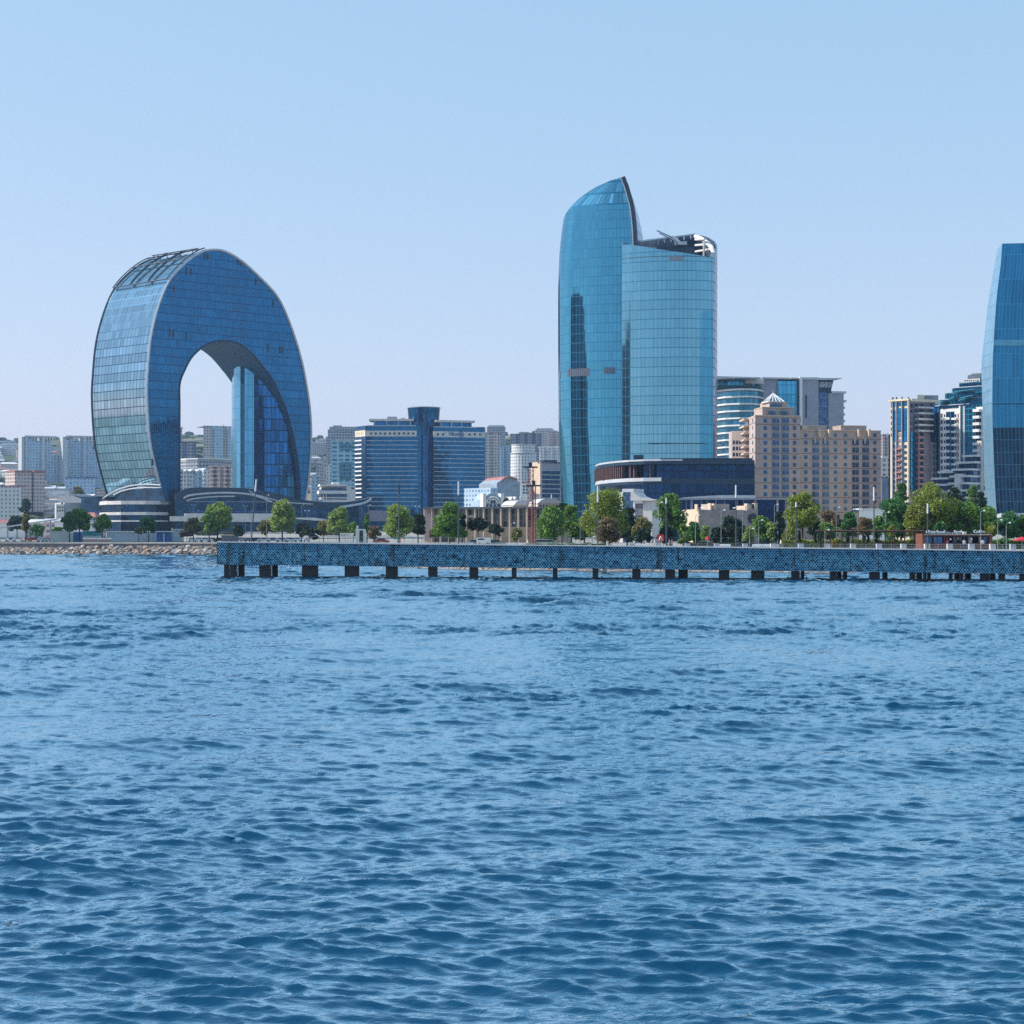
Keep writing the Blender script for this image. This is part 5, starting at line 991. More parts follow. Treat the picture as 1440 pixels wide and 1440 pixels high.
# ---------------------------------------------------------------- hillside town: many small houses
def small_houses():
    rnd = random.Random(12); roofs = [(M['roofpale'], 'pale metal'), (M['white'], 'white'), (M['roofpink'], 'faded red'), (M['roofdark'], 'dark')]
    walls = [(F['white'], 'white'), (F['beige'], 'beige'), (F['pink'], 'pinkish'), (F['grey'], 'grey'), (M['sandlit'], 'sandy'), (M['white'], 'bright')]
    regions = [(-8, 134, 634, 738, 160, 'on the hillside left of the arched tower'), (250, 328, 655, 700, 14, 'seen low through the arch'), (436, 500, 632, 700, 36, 'between the arched tower and the striped hotel'), (683, 790, 655, 705, 46, 'between the striped hotel and the curved tower'), (1238, 1254, 640, 700, 6, 'right of the sandstone hotel')]
    def D_for(px, py):
        lo, hi = 1180, 4200
        for _ in range(26):
            m = (lo + hi) / 2; yy = HY - (land_z(PX(px, m), m) - EYE) * FPX / m
            if yy > py: lo = m
            else: hi = m
        return lo
    for x0, x1, y0, y1, n, where in regions:
        for k in range(n):
            px = rnd.uniform(x0, x1); py = y0 + (y1 - y0) * rnd.random() ** .8; D = D_for(px, py) if py < 728 else rnd.uniform(1000, 1250)
            x, y = XY(px, D); z = land_z(x, y); w, d_, h = rnd.uniform(9, 24), rnd.uniform(8, 13), rnd.choice((4, 6.5, 6.5, 9.5, 12.5)); a = rnd.uniform(-.5, .5)
            (rm, rn), (wm, wn2) = rnd.choice(roofs), rnd.choice(walls); e = empty('hillside_house', (x, y, z), f'{wn2} house with {rn} roof {where}', 'house', 'small houses of the hillside town'); e['_org'] = [x, y, z]
            mb = MB(); mb.box(-w / 2, w / 2, 0, d_, z - 3, z + h, a, (x, y)); mb.build('wall', wm, e)
            mb = MB(); t = rnd.random()
            if t < .5: mb.box(-w / 2 - .5, w / 2 + .5, -.5, d_ + .5, z + h, z + h + .5, a, (x, y))
            else:
                ca, sa = math.cos(a), math.sin(a); T = lambda u, v, q: (x + u * ca - v * sa, y + u * sa + v * ca, q); rh = z + h + rnd.uniform(1.4, 2.6)
                b = [T(-w / 2 - .6, -.6, z + h), T(w / 2 + .6, -.6, z + h), T(w / 2 + .6, d_ + .6, z + h), T(-w / 2 - .6, d_ + .6, z + h)]; r0, r1 = T(-w / 2 + (3 if t > .75 else -.6), d_ / 2, rh), T(w / 2 - (3 if t > .75 else -.6), d_ / 2, rh)
                mb.face([b[0], b[1], r1, r0]); mb.face([b[1], b[2], r1]); mb.face([b[2], b[3], r0, r1]); mb.face([b[3], b[0], r0])
            mb.build('roof', rm, e)
    # bigger far-off blocks along the ridge
    for px, py, w, h, m, lab in ((12, 640, 26, 16, 'white', 'white block half way up the hill near the left edge'), (4, 634, 40, 14, 'grey', 'grey block on the ridge at the left edge'), (446, 641, 34, 20, 'grey', 'grey ridge block right of the arched tower'), (456, 634, 20, 18, 'beige', 'beige ridge block left of the brown tower block'), (766, 640, 26, 36, 'beige', 'beige block rising behind the white flats'), (698, 650, 26, 50, 'grey', 'grey block low between the beige and dark towers')):
        D = D_for(px, py); x, y = XY(px, D); z = land_z(x, y); e = empty('ridge_block', (x, y, z), lab, 'building'); e['_org'] = [x, y, z]
        MB().box(-w / 2, w / 2, 0, 16, z - 4, z + h, rnd.uniform(-.2, .2), (x, y)).build('wall', F[m], e); MB().box(-w / 2 + 2, w / 2 - 2, 2, 12, z + h + .01, z + h + 2, 0, (x, y)).build('roof', M['roofpale'], e)
    # scrub and woodland that reads as one mass
    mb = MB(); mb2 = MB()
    for k in range(1500):
        px = rnd.choice((rnd.uniform(-30, 140), rnd.uniform(-30, 140), rnd.uniform(245, 330), rnd.uniform(430, 505), rnd.uniform(680, 795), rnd.uniform(1238, 1256), rnd.uniform(-300, 1700))); D = rnd.uniform(1300, 4100); x, y = XY(px, D); z = land_z(x, y); r = rnd.uniform(3, 7)
        (mb if rnd.random() < .6 else mb2).ball((x, y, z + r * .35), r * rnd.uniform(1, 1.8), r, r * .75, 6, 4, jit=.5, rnd=rnd)
    mb.build('woodland', paint('far_foliage_dark', (0.035, 0.065, 0.035), .9, .2), None)['kind'] = 'stuff'; mb2.build('scrub', paint('far_foliage_light', (0.09, 0.12, 0.05), .9, .2), None)['kind'] = 'stuff'
small_houses()
# ---------------------------------------------------------------- the pier
def DP(px): return 266.0 + (246.0 - 266.0) * (px - 305) / 1135.0      # distance of the pier front at a photo column
def deck_z(px): return 4.92 + (3.88 - 4.92) * (px - 305) / 1135.0
def pier():
    e = empty('pier', (*XY(305, 266), 0), 'long low pier with a perforated blue metal skirt on dark piles', 'pier'); e['_org'] = list(e.location)
    m, n, l, b = newmat('perforated_metal')
    uv = n.new("ShaderNodeUVMap"); sp = n.new("ShaderNodeSeparateXYZ"); l.new(uv.outputs[0], sp.inputs[0])
    nd = n.new("ShaderNodeTexNoise"); nd.inputs["Scale"].default_value = 1.6; nd.inputs["Detail"].default_value = 2; l.new(uv.outputs[0], nd.inputs["Vector"])
    v = mth(n, l, 'MULTIPLY', sp.outputs[1], 1 / .235); row = mth(n, l, 'FLOOR', v); off = mth(n, l, 'MULTIPLY', mth(n, l, 'FRACT', mth(n, l, 'MULTIPLY', row, .5)), 1.0)
    u = mth(n, l, 'ADD', mth(n, l, 'MULTIPLY', sp.outputs[0], 1 / .36), off); cu_ = mth(n, l, 'FLOOR', u)
    cell = n.new("ShaderNodeCombineXYZ"); l.new(cu_, cell.inputs[0]); l.new(row, cell.inputs[1]); w2 = n.new("ShaderNodeTexWhiteNoise"); l.new(cell.outputs[0], w2.inputs[0])
    du = mth(n, l, 'MULTIPLY', mth(n, l, 'SUBTRACT', mth(n, l, 'FRACT', u), .5), .36); dv = mth(n, l, 'MULTIPLY', mth(n, l, 'SUBTRACT', mth(n, l, 'FRACT', v), .5), .235)
    rr = mth(n, l, 'SQRT', mth(n, l, 'ADD', mth(n, l, 'MULTIPLY', du, du), mth(n, l, 'MULTIPLY', dv, dv)))
    hole = mth(n, l, 'LESS_THAN', rr, mth(n, l, 'MULTIPLY_ADD', w2.outputs[0], .035, mth(n, l, 'MULTIPLY_ADD', nd.outputs[0], .05, .07)))
    nz = n.new("ShaderNodeTexNoise"); nz.inputs["Scale"].default_value = .25; nz.inputs["Detail"].default_value = 5; l.new(uv.outputs[0], nz.inputs["Vector"])
    base = mixc(n, l, nz.outputs[0], (0.045, 0.23, 0.40), (0.12, 0.38, 0.55))
    st = n.new('ShaderNodeTexNoise'); st.inputs['Scale'].default_value = 1.0; st.inputs['Detail'].default_value = 6; mpp = n.new('ShaderNodeMapping'); mpp.inputs['Scale'].default_value = (.9, .12, 1); l.new(uv.outputs[0], mpp.inputs[0]); l.new(mpp.outputs[0], st.inputs['Vector']); base = mixc(n, l, mth(n, l, 'GREATER_THAN', st.outputs[0], .6), base, (0.05, 0.13, 0.17))
    seam = mth(n, l, 'LESS_THAN', mth(n, l, 'FRACT', mth(n, l, 'MULTIPLY', sp.outputs[0], 1 / 3.6)), .02); hole = mth(n, l, 'MAXIMUM', hole, seam)
    l.new(mixc(n, l, hole, base, (0.004, 0.008, 0.02)), b.inputs["Base Color"]); b.inputs["Metallic"].default_value = .45; b.inputs["Roughness"].default_value = .42
    sub = n.new("ShaderNodeVectorMath"); sub.operation = 'SUBTRACT'; sub.inputs[1].default_value = (.5, .5, .5); l.new(w2.outputs[1], sub.inputs[0])
    sc = n.new("ShaderNodeVectorMath"); sc.operation = 'SCALE'; l.new(mth(n, l, 'MULTIPLY_ADD', mth(n, l, 'GREATER_THAN', w2.outputs[0], .95), 1.5, .2), sc.inputs["Scale"]); l.new(sub.outputs[0], sc.inputs[0]); g = n.new("ShaderNodeNewGeometry"); ad = n.new("ShaderNodeVectorMath"); l.new(g.outputs["Normal"], ad.inputs[0]); l.new(sc.outputs[0], ad.inputs[1]); nm = n.new("ShaderNodeVectorMath"); nm.operation = 'NORMALIZE'; l.new(ad.outputs[0], nm.inputs[0]); l.new(nm.outputs[0], b.inputs["Normal"])
    def PT(px, o=0): return XY(px, DP(px) + o)
    xs = list(range(305, 2100, 89)); H = 2.95
    mb = MB(); u = 0
    for a, c in zip(xs, xs[1:]):
        (x0, y0), (x1, y1) = PT(a), PT(c); za, zc = deck_z(a), deck_z(c); L = math.dist((x0, y0), (x1, y1)); ha = 3.05 - .15 * (a - 305) / 1135; hc = 3.05 - .15 * (c - 305) / 1135
        mb.face([(x0, y0, za - ha), (x1, y1, zc - hc), (x1, y1, zc - .06), (x0, y0, za - .06)], [(u, -ha), (u + L, -hc), (u + L, 0), (u, 0)])
        mb.face([(x1, y1 + .08, zc - hc), (x0, y0 + .08, za - ha), (x0, y0 + .08, za - .06), (x1, y1 + .08, zc - .06)], [(u + L, -hc), (u, -ha), (u, 0), (u + L, 0)]); u += L
    (x0, y0), z0 = PT(305), 4.92
    mb.face([(x0, y0 + 12, z0 - 3.05), (x0, y0, z0 - 3.05), (x0, y0, z0 - .06), (x0, y0 + 12, z0 - .06)], [(0, 0), (12, 0), (12, 3), (0, 3)]); mb.build('metal_skirt', m, e)
    mb = MB(); mk = MB(); mu = MB()
    for a, c in zip(xs, xs[1:]):
        (x0, y0), (x1, y1) = PT(a, .12), PT(c, .12); (x2, y2), (x3, y3) = PT(c, 13), PT(a, 13); za, zc = deck_z(a), deck_z(c)
        mb.prism([(x0, y0), (x1, y1), (x2, y2), (x3, y3)], [za - .45, zc - .45, zc - .45, za - .45], [za, zc, zc, za]); (x0, y0), (x1, y1) = PT(a, -.10), PT(c, -.10); (x2, y2), (x3, y3) = PT(c, .5), PT(a, .5)
        mk.prism([(x0, y0), (x1, y1), (x2, y2), (x3, y3)], [za + .003, zc + .003, zc + .003, za + .003], [za + .17, zc + .17, zc + .17, za + .17])
    mb.build('deck', M['concrete'], e); mk.build('deck_kerb', M['white'], e)
    random.seed(5)
    P = [(315, 322, 0), (323.5, 333, 0), (335, 343, 1), (364.5, 380.5, 0), (382.5, 390, 1), (424.5, 446.5, 0), (484.5, 504.5, 0), (542.5, 559, 0), (602, 615, 0), (660, 672.5, 0), (719.5, 726.5, 0), (777.5, 784, 0), (833.5, 841.5, 0), (889.5, 901, 0), (936, 949.5, 0), (954.5, 967.5, 1), (1011.5, 1026, 0), (1057, 1075.5, 0), (1113.5, 1125, 0), (1127, 1131.2, 1), (1168, 1176.5, 0), (1177.5, 1183.5, 1), (1186.5, 1191.5, 1), (1223.5, 1238, 0), (1242, 1248.5, 1), (1280.5, 1287.5, 0), (1290, 1297, 1), (1299.5, 1303.2, 0), (1305.2, 1309, 1), (1336, 1340, 0), (1343.5, 1349, 1), (1350.8, 1355, 0), (1358, 1366, 1), (1380, 1391.5, 0), (1393, 1400.2, 1), (1406, 1413.8, 0), (1435.5, 1447, 0), (1462, 1470, 1), (1490, 1500, 0), (1545, 1556, 0), (1602, 1613, 0), (1660, 1671, 0), (1720, 1731, 0), (1780, 1791, 0), (1840, 1851, 0), (1900, 1911, 0), (1960, 1971, 0)]
    for a, c, back in P:
        o = 1.0 if not back else 5.5; (x0, y0), (x1, y1) = XY(a, DP(a) + o), XY(c, DP(c) + o); mb = MB(); mb.box(x0, x1, y0, y0 + .8, -2, deck_z(a) - 2.4); mb.build('pile', M['black'], e)
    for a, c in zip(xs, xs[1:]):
        (x0, y0), (x1, y1) = PT(max(a, 312), 1.2), PT(c, 1.2); mb = MB(); mb.prism([(x0, y0), (x1, y1), (x1, y1 + .5), (x0, y0 + .5)], -.3, .26); mb.build('waterline_shade', M['black'], e)  # dark strip at the waterline standing in for shade and reflection under the skirt
    for k, px in enumerate((323, 333.5, 380.8)): x, y = XY(px, DP(px) + .8); mb = MB(); mb.tube((x, y, .9 if k == 1 else 1.3), (x, y, deck_z(px) - 2.6), .05, .05, 5); mb.build('drain_pipe', M['white'], e)
pier()
def tall_lamp(px, ytop, label, lit=True, y_light=None, lean=0):
    D = DP(px) + 1.1; x, y = XY(px, D); z = deck_z(px); h = PZ(ytop, D) - z; e = empty('pier_lamp', (x, y, z), label, 'street lamp', 'tall slim lamps along the pier'); e['_org'] = [x, y, z]
    zl = PZ(y_light, D) if y_light else z + h * .84
    mb = MB(); mb.tube((x, y, z), (x + lean * .8, y, zl), .10, .075, 7); mb.build('pole', M['pole'], e); mb = MB(); mb.box(x - .18, x + .18, y - .18, y + .18, z + .002, z + .12); mb.build('base_plate', M['pole'], e)
    mb = MB(); mb.tube((x + lean * .8, y, zl), (x + lean, y, z + h), .12, .10, 7); mb.build('light_tube', M['lamp'] if lit else M['darkmetal'], e); return e
tall_lamp(353, 674, 'slim pier lamp leaning right, first from the pier end', lean=.75, y_light=691)
tall_lamp(561, 681, 'slim dark topped pier lamp in front of the striped hotel', lit=False)
tall_lamp(644.8, 677, 'slim pier lamp before the right wing of the striped hotel', y_light=696)
tall_lamp(840.5, 683, 'slim pier lamp in front of the big bright green tree', y_light=706)
tall_lamp(937, 700, 'slim pier lamp between the curved podium and red panel', y_light=708)
tall_lamp(1034.8, 682, 'slim pier lamp in front of the stone pavilion', y_light=700)
tall_lamp(1119.5, 706, 'slim pier lamp in front of the round crowned tree below the sandstone hotel', y_light=713)
tall_lamp(1229, 685, 'slim pier lamp left of the timber pergola corner', y_light=704)
tall_lamp(1304.5, 708, 'slim pier lamp in front of the snack kiosk left end', y_light=722)
# dark slatted bin store at the end of the pier
def end_box():
    px = 323; D = DP(px) + 4; x, y = XY(px, D); z = deck_z(px); e = empty('slatted_box', (x, y, z), 'dark slatted box standing on the left end of the pier', 'storage box'); e['_org'] = [x, y, z]
    mb = MB(); mb.box(x - 1.1, x + 1.1, y - .5, y + .6, z + .003, z + .95); mb.build('body', M['darkmetal'], e)
    mb = MB(); mb.box(x - 1.18, x + 1.18, y - .58, y + .68, z + .95, z + 1.03); mb.build('lid', M['navy'], e)
    for k in range(6): mb = MB(); mb.box(x - 1.12, x + 1.12, y - .54, y - .505, z + .1 + .14 * k, z + .16 + .14 * k); mb.build('slat', M['greywall'], e)
end_box()
# ---------------------------------------------------------------- railing on the promenade: pale blocks and thin rails
def shore_at(px, off):      # point on the promenade, off metres behind the quay edge, at a photo column
    lo, hi = 200, 900
    for _ in range(40):
        m_ = (lo + hi) / 2
        if m_ < shore_y(PX(px, m_)) + off: lo = m_
        else: hi = m_
    return PX(px, m_), m_
def railing():
    x, y = shore_at(700, 1); e = empty('promenade_railing', (x, y, GZ), 'low railing of pale blocks and thin steel rails along the promenade edge', 'railing'); e['_org'] = [x, y, GZ]
    cols = [445, 470, 495, 510, 525, 541, 555, 572, 590, 610, 632, 656, 682, 708, 736, 766, 797, 829, 858, 889, 925, 967, 1008, 1048, 1087, 1126, 1163.5, 1199.5, 1236, 1270.5, 1303.5, 1335.5, 1366, 1395.5, 1424, 1455, 1490]
    pts = [shore_at(c, 1.2) for c in cols]
    for (x, y), c in zip(pts, cols):
        s = .34 if c < 880 else .42; h = .75 if c < 880 else .95; mb = MB(); mb.box(x - s, x + s, y - s, y + s, GZ + .04, GZ + h + .04); mb.build('block', M['offwhite'] if c % 2 else M['greywhite'], e)
    for (a, b) in zip(pts, pts[1:]):
        mb = MB()
        for h in (.35, .6, .9): mb.tube((*a, GZ + h), (*b, GZ + h), .028, .028, 4)
        n_ = max(2, int(math.dist(a, b) / 1.4))
        for k in range(n_): t = k / n_; p = (a[0] + (b[0] - a[0]) * t, a[1] + (b[1] - a[1]) * t); mb.tube((*p, GZ), (*p, GZ + .95), .03, .03, 4)
        mb.build('rail', M['steel'], e)
railing()
def back_fence():
    e = empty('thin_fence', (0, 380, GZ), 'thin grey fence of slim posts and rails behind the promenade', 'fence'); e['_org'] = [0, 380, GZ]; pts = [shore_at(c, 34) for c in range(425, 1160, 12)]
    mb = MB()
    for a, b in zip(pts, pts[1:]):
        for h in (1.0, 1.9): mb.tube((*a, GZ + h), (*b, GZ + h), .035, .035, 4)
    mb.build('rail', M['pole'], e)
    for p in pts: mb = MB(); mb.tube((*p, GZ), (*p, GZ + 2), .04, .04, 4); mb.build('post', M['pole'], e)
back_fence()
# ---------------------------------------------------------------- rocks
def rocks():
    rnd = random.Random(9); ms = []
    mats = [paint('rock_warm', (0.36, 0.27, 0.21), .9, .3, .9), paint('rock_grey', (0.26, 0.25, 0.25), .9, .3, .9), paint('rock_pale', (0.48, 0.44, 0.40), .9, .2, .9)]
    for k in range(7):
        bm = bmesh.new(); bmesh.ops.create_icosphere(bm, subdivisions=1, radius=1)
        for v in bm.verts: v.co *= rnd.uniform(.62, 1.15)
        me = bpy.data.meshes.new('rock'); bm.to_mesh(me); bm.free(); me.materials.append(mats[k % 3]); ms.append(me)
    P = []
    for row in range(5):      # left revetment in front of the quay wall
        x = -190
        while x < -76:
            s = rnd.uniform(.55, 1.25); P.append((x, shore_y(x) - .6 - row * 1.15 + rnd.uniform(-.3, .3), 2.15 - row * .46 + rnd.uniform(-.15, .2) if x > -135 else 1.5 - row * .33, s)); x += s * rnd.uniform(1.15, 1.7)
    for row in range(4):
        x = -76
        while x < 95:
            s = rnd.uniform(.3, .62); P.append((x, shore_y(x) - .3 - row * .8 + rnd.uniform(-.2, .2), 1.15 - row * .36, s)); x += s * rnd.uniform(1.2, 1.9)
    vis = sorted(P, key=lambda p: -(p[3] / p[1]) * (1 if p[0] < -82 or p[0] > -30 else .2) - (0.001 if p[0] < -82 else 0))
    def mk(p, parent=None):
        o = bpy.data.objects.new('rock', rnd.choice(ms)); COL.objects.link(o); o.location = p[:3]; o.scale = (p[3] * rnd.uniform(.8, 1.5), p[3], p[3] * rnd.uniform(.45, .8)); o.rotation_euler = (rnd.uniform(-.5, .5), rnd.uniform(-.5, .5), rnd.uniform(0, 6)); return o
    for p in vis[:300]:
        lab = 'rough boulder of the rock bank below the left quay wall' if p[0] < -70 else 'rough boulder at the waterline under the pier'
        tag(mk(p), lab, 'rock', 'boulders along the shore')
    mb = MB()
    for p in vis[300:]: mb.ball((p[0], p[1], p[2]), p[3] * rnd.uniform(.8, 1.4), p[3], p[3] * .6, 6, 4, jit=.6, rnd=rnd)
    o = mb.build('riprap', mats[0], None); o['kind'] = 'stuff'
    mb = MB(); xs = [-200, -159, -120, -87, -76]   # pale strip of sand under the rocks
    for a, c in zip(xs, xs[1:]): mb.face([(a, shore_y(a) - 7.5, -.3), (c, shore_y(c) - 7.5, -.3), (c, shore_y(c) + .5, 1.6), (a, shore_y(a) + .5, 1.6)])
    xs = [-76, -60, -42, -15, -5, 30, 78, 140]
    for a, c in zip(xs, xs[1:]): mb.face([(a, shore_y(a) - 5, -.3), (c, shore_y(c) - 5, -.3), (c, shore_y(c) + .5, 1.1), (a, shore_y(a) + .5, 1.1)])
    structure(mb.build('rock_bank_base', mats[1]))
rocks()
# ---------------------------------------------------------------- trees
def leaf_mat(name, col, var=.35):
    m, n, l, b = newmat(name); oi = n.new("ShaderNodeTexCoord"); nz = n.new("ShaderNodeTexNoise"); nz.inputs["Scale"].default_value = .9; nz.inputs["Detail"].default_value = 3; l.new(oi.outputs["Object"], nz.inputs["Vector"])
    cl = n.new("ShaderNodeClamp"); l.new(mth(n, l, 'MULTIPLY_ADD', nz.outputs[0], 3, -1), cl.inputs[0])
    l.new(mixc(n, l, cl.outputs[0], tuple(c * (1 - var) for c in col), tuple(c * (1 + var) for c in col)), b.inputs["Base Color"]); b.inputs["Roughness"].default_value = .55
    tr = n.new("ShaderNodeBsdfTranslucent"); tr.inputs[0].default_value = (col[0] * 1.5, col[1] * 1.4, col[2] * .6, 1); mx = n.new("ShaderNodeMixShader"); mx.inputs[0].default_value = .3; l.new(b.outputs[0], mx.inputs[1]); l.new(tr.outputs[0], mx.inputs[2]); l.new(mx.outputs[0], n["Material Output"].inputs[0]); return m
LM = {'bright': leaf_mat('leaf_bright', (0.20, 0.26, 0.04)), 'green': leaf_mat('leaf_green', (0.12, 0.24, 0.045)), 'deep': leaf_mat('leaf_deep', (0.05, 0.16, 0.045)), 'pale': leaf_mat('leaf_pale', (0.22, 0.31, 0.09)), 'dark': leaf_mat('leaf_dark', (0.018, 0.05, 0.03)), 'olive': leaf_mat('leaf_olive', (0.20, 0.19, 0.07)), 'brown': leaf_mat('leaf_brown', (0.17, 0.125, 0.07)), 'purple': leaf_mat('leaf_purple', (0.08, 0.06, 0.06)), 'yellow': leaf_mat('leaf_yellow', (0.22, 0.25, 0.05))}
def crown_mesh(seed, w, h, z0, leaf, nl, lobes=16, dens=1.0, shape='round'):
    """foliage: leaf quads on the shells of many unequal lobes"""
    rng = np.random.default_rng(seed); C = []
    for k in range(lobes):
        a = rng.uniform(0, 2 * np.pi); zz = rng.uniform(.08, .95)
        prof = {'round': math.sin(math.pi * min(1, .12 + .83 * zz)) ** .6, 'egg': math.sin(math.pi * (.25 + .7 * zz)) ** .8, 'column': .9 * (1 - zz ** 3), 'vase': .35 + .65 * zz if zz < .75 else 1.2 - zz * .45, 'flat': .9 * math.sin(math.pi * (.2 + .7 * zz))}[shape]
        rr = prof * w / 2 * rng.uniform(.4, .92); s = rng.uniform(.08, .25) * min(w, h) * (1 if shape != 'column' else .8)
        C.append((rr * math.cos(a), rr * math.sin(a), z0 + h * zz * .94, s))
    C.append((0, 0, z0 + h * .55, min(w, h) * .30)); C.append((rng.uniform(-.1, .1) * w, 0, z0 + h * .86, min(w, h) * .2))
    V = []; cs = np.array(C); per = (cs[:, 3] ** 2); per = (per / per.sum() * nl).astype(int) + 1
    for (x, y, z, s), k in zip(C, per):
        d_ = rng.normal(size=(k, 3)); d_ /= np.linalg.norm(d_, axis=1)[:, None]; r = s * (1 - .55 * rng.random(k) ** 2.2)[:, None] * rng.uniform(.85, 1.2, (k, 1))
        p = np.array([x, y, z]) + d_ * r * np.array([1, 1, .82]); p = p[p[:, 2] > z0 - .1 * h]
        k = len(p); a = rng.normal(size=(k, 3)); a /= np.linalg.norm(a, axis=1)[:, None]; b = np.cross(a, rng.normal(size=(k, 3))); b /= np.linalg.norm(b, axis=1)[:, None]
        sz = leaf * rng.uniform(.6, 1.3, (k, 1)); V.append(np.stack([p - a * sz - b * sz * .5, p + a * sz * .2 - b * sz * .75, p + a * sz + b * sz * .1, p - a * sz * .1 + b * sz * .7], 1).reshape(-1, 3))
    V = np.concatenate(V); n_ = len(V) // 4; me = bpy.data.meshes.new('crown'); me.vertices.add(len(V)); me.vertices.foreach_set("co", V.ravel()); me.loops.add(len(V)); me.loops.foreach_set("vertex_index", np.arange(len(V), dtype=np.int32)); me.polygons.add(n_); me.polygons.foreach_set("loop_start", np.arange(0, len(V), 4, dtype=np.int32)); me.polygons.foreach_set("loop_total", np.full(n_, 4, dtype=np.int32)); me.update(calc_edges=True); return me
def trunk_mesh(seed, H, ztop, r, spread):
    rnd = random.Random(seed); mb = MB(); mb.tube((0, 0, -.3), (rnd.uniform(-.1, .1), 0, ztop), r, r * .7, 7)
    for k in range(6):
        a = k * 1.05 + rnd.random(); z = ztop * rnd.uniform(.75, 1); q = (spread * .55 * math.cos(a), spread * .55 * math.sin(a), z + (H - z) * rnd.uniform(.45, .8)); mb.tube((0, 0, z), q, r * .5, r * .15, 5)
    mb.tube((0, 0, ztop * .9), (0, 0, H * .85), r * .65, r * .15, 5); return mb.mesh('trunk', M['bark'])
CR = {}
def tree(px, ytop, ycrown, wpx, D, kind, shape, label, name='tree', cat='tree', group=None, leafpx=1.5, nl=None):
    x, y = XY(px, D); m = D / FPX; z1 = PZ(ytop, D); zc = PZ(ycrown, D); w = wpx * m; base = land_z(x, y); H = z1 - base; zc = max(zc - base, .15); seed = int(px * 7 + ytop)
    e = empty(name, (x, y, base), label, cat, group)
    area = wpx * (ycrown - ytop); nl = nl or int(min(9000, max(900, area * 3.0)))
    me = crown_mesh(seed, w * .93, (H - zc) * .97, zc, leafpx * m * 1.05, nl, int(min(44, 18 + area / 80)), shape=shape); me.materials.append(LM[kind])
    o = bpy.data.objects.new('crown', me); COL.objects.link(o); o.parent = e
    if zc > .4 or shape != 'flat': t = bpy.data.objects.new('trunk', trunk_mesh(seed, H, zc + .12 * (H - zc), max(.07, H * .022), w * .45)); COL.objects.link(t); t.parent = e
    return e
GT = 'green trees along the waterfront'
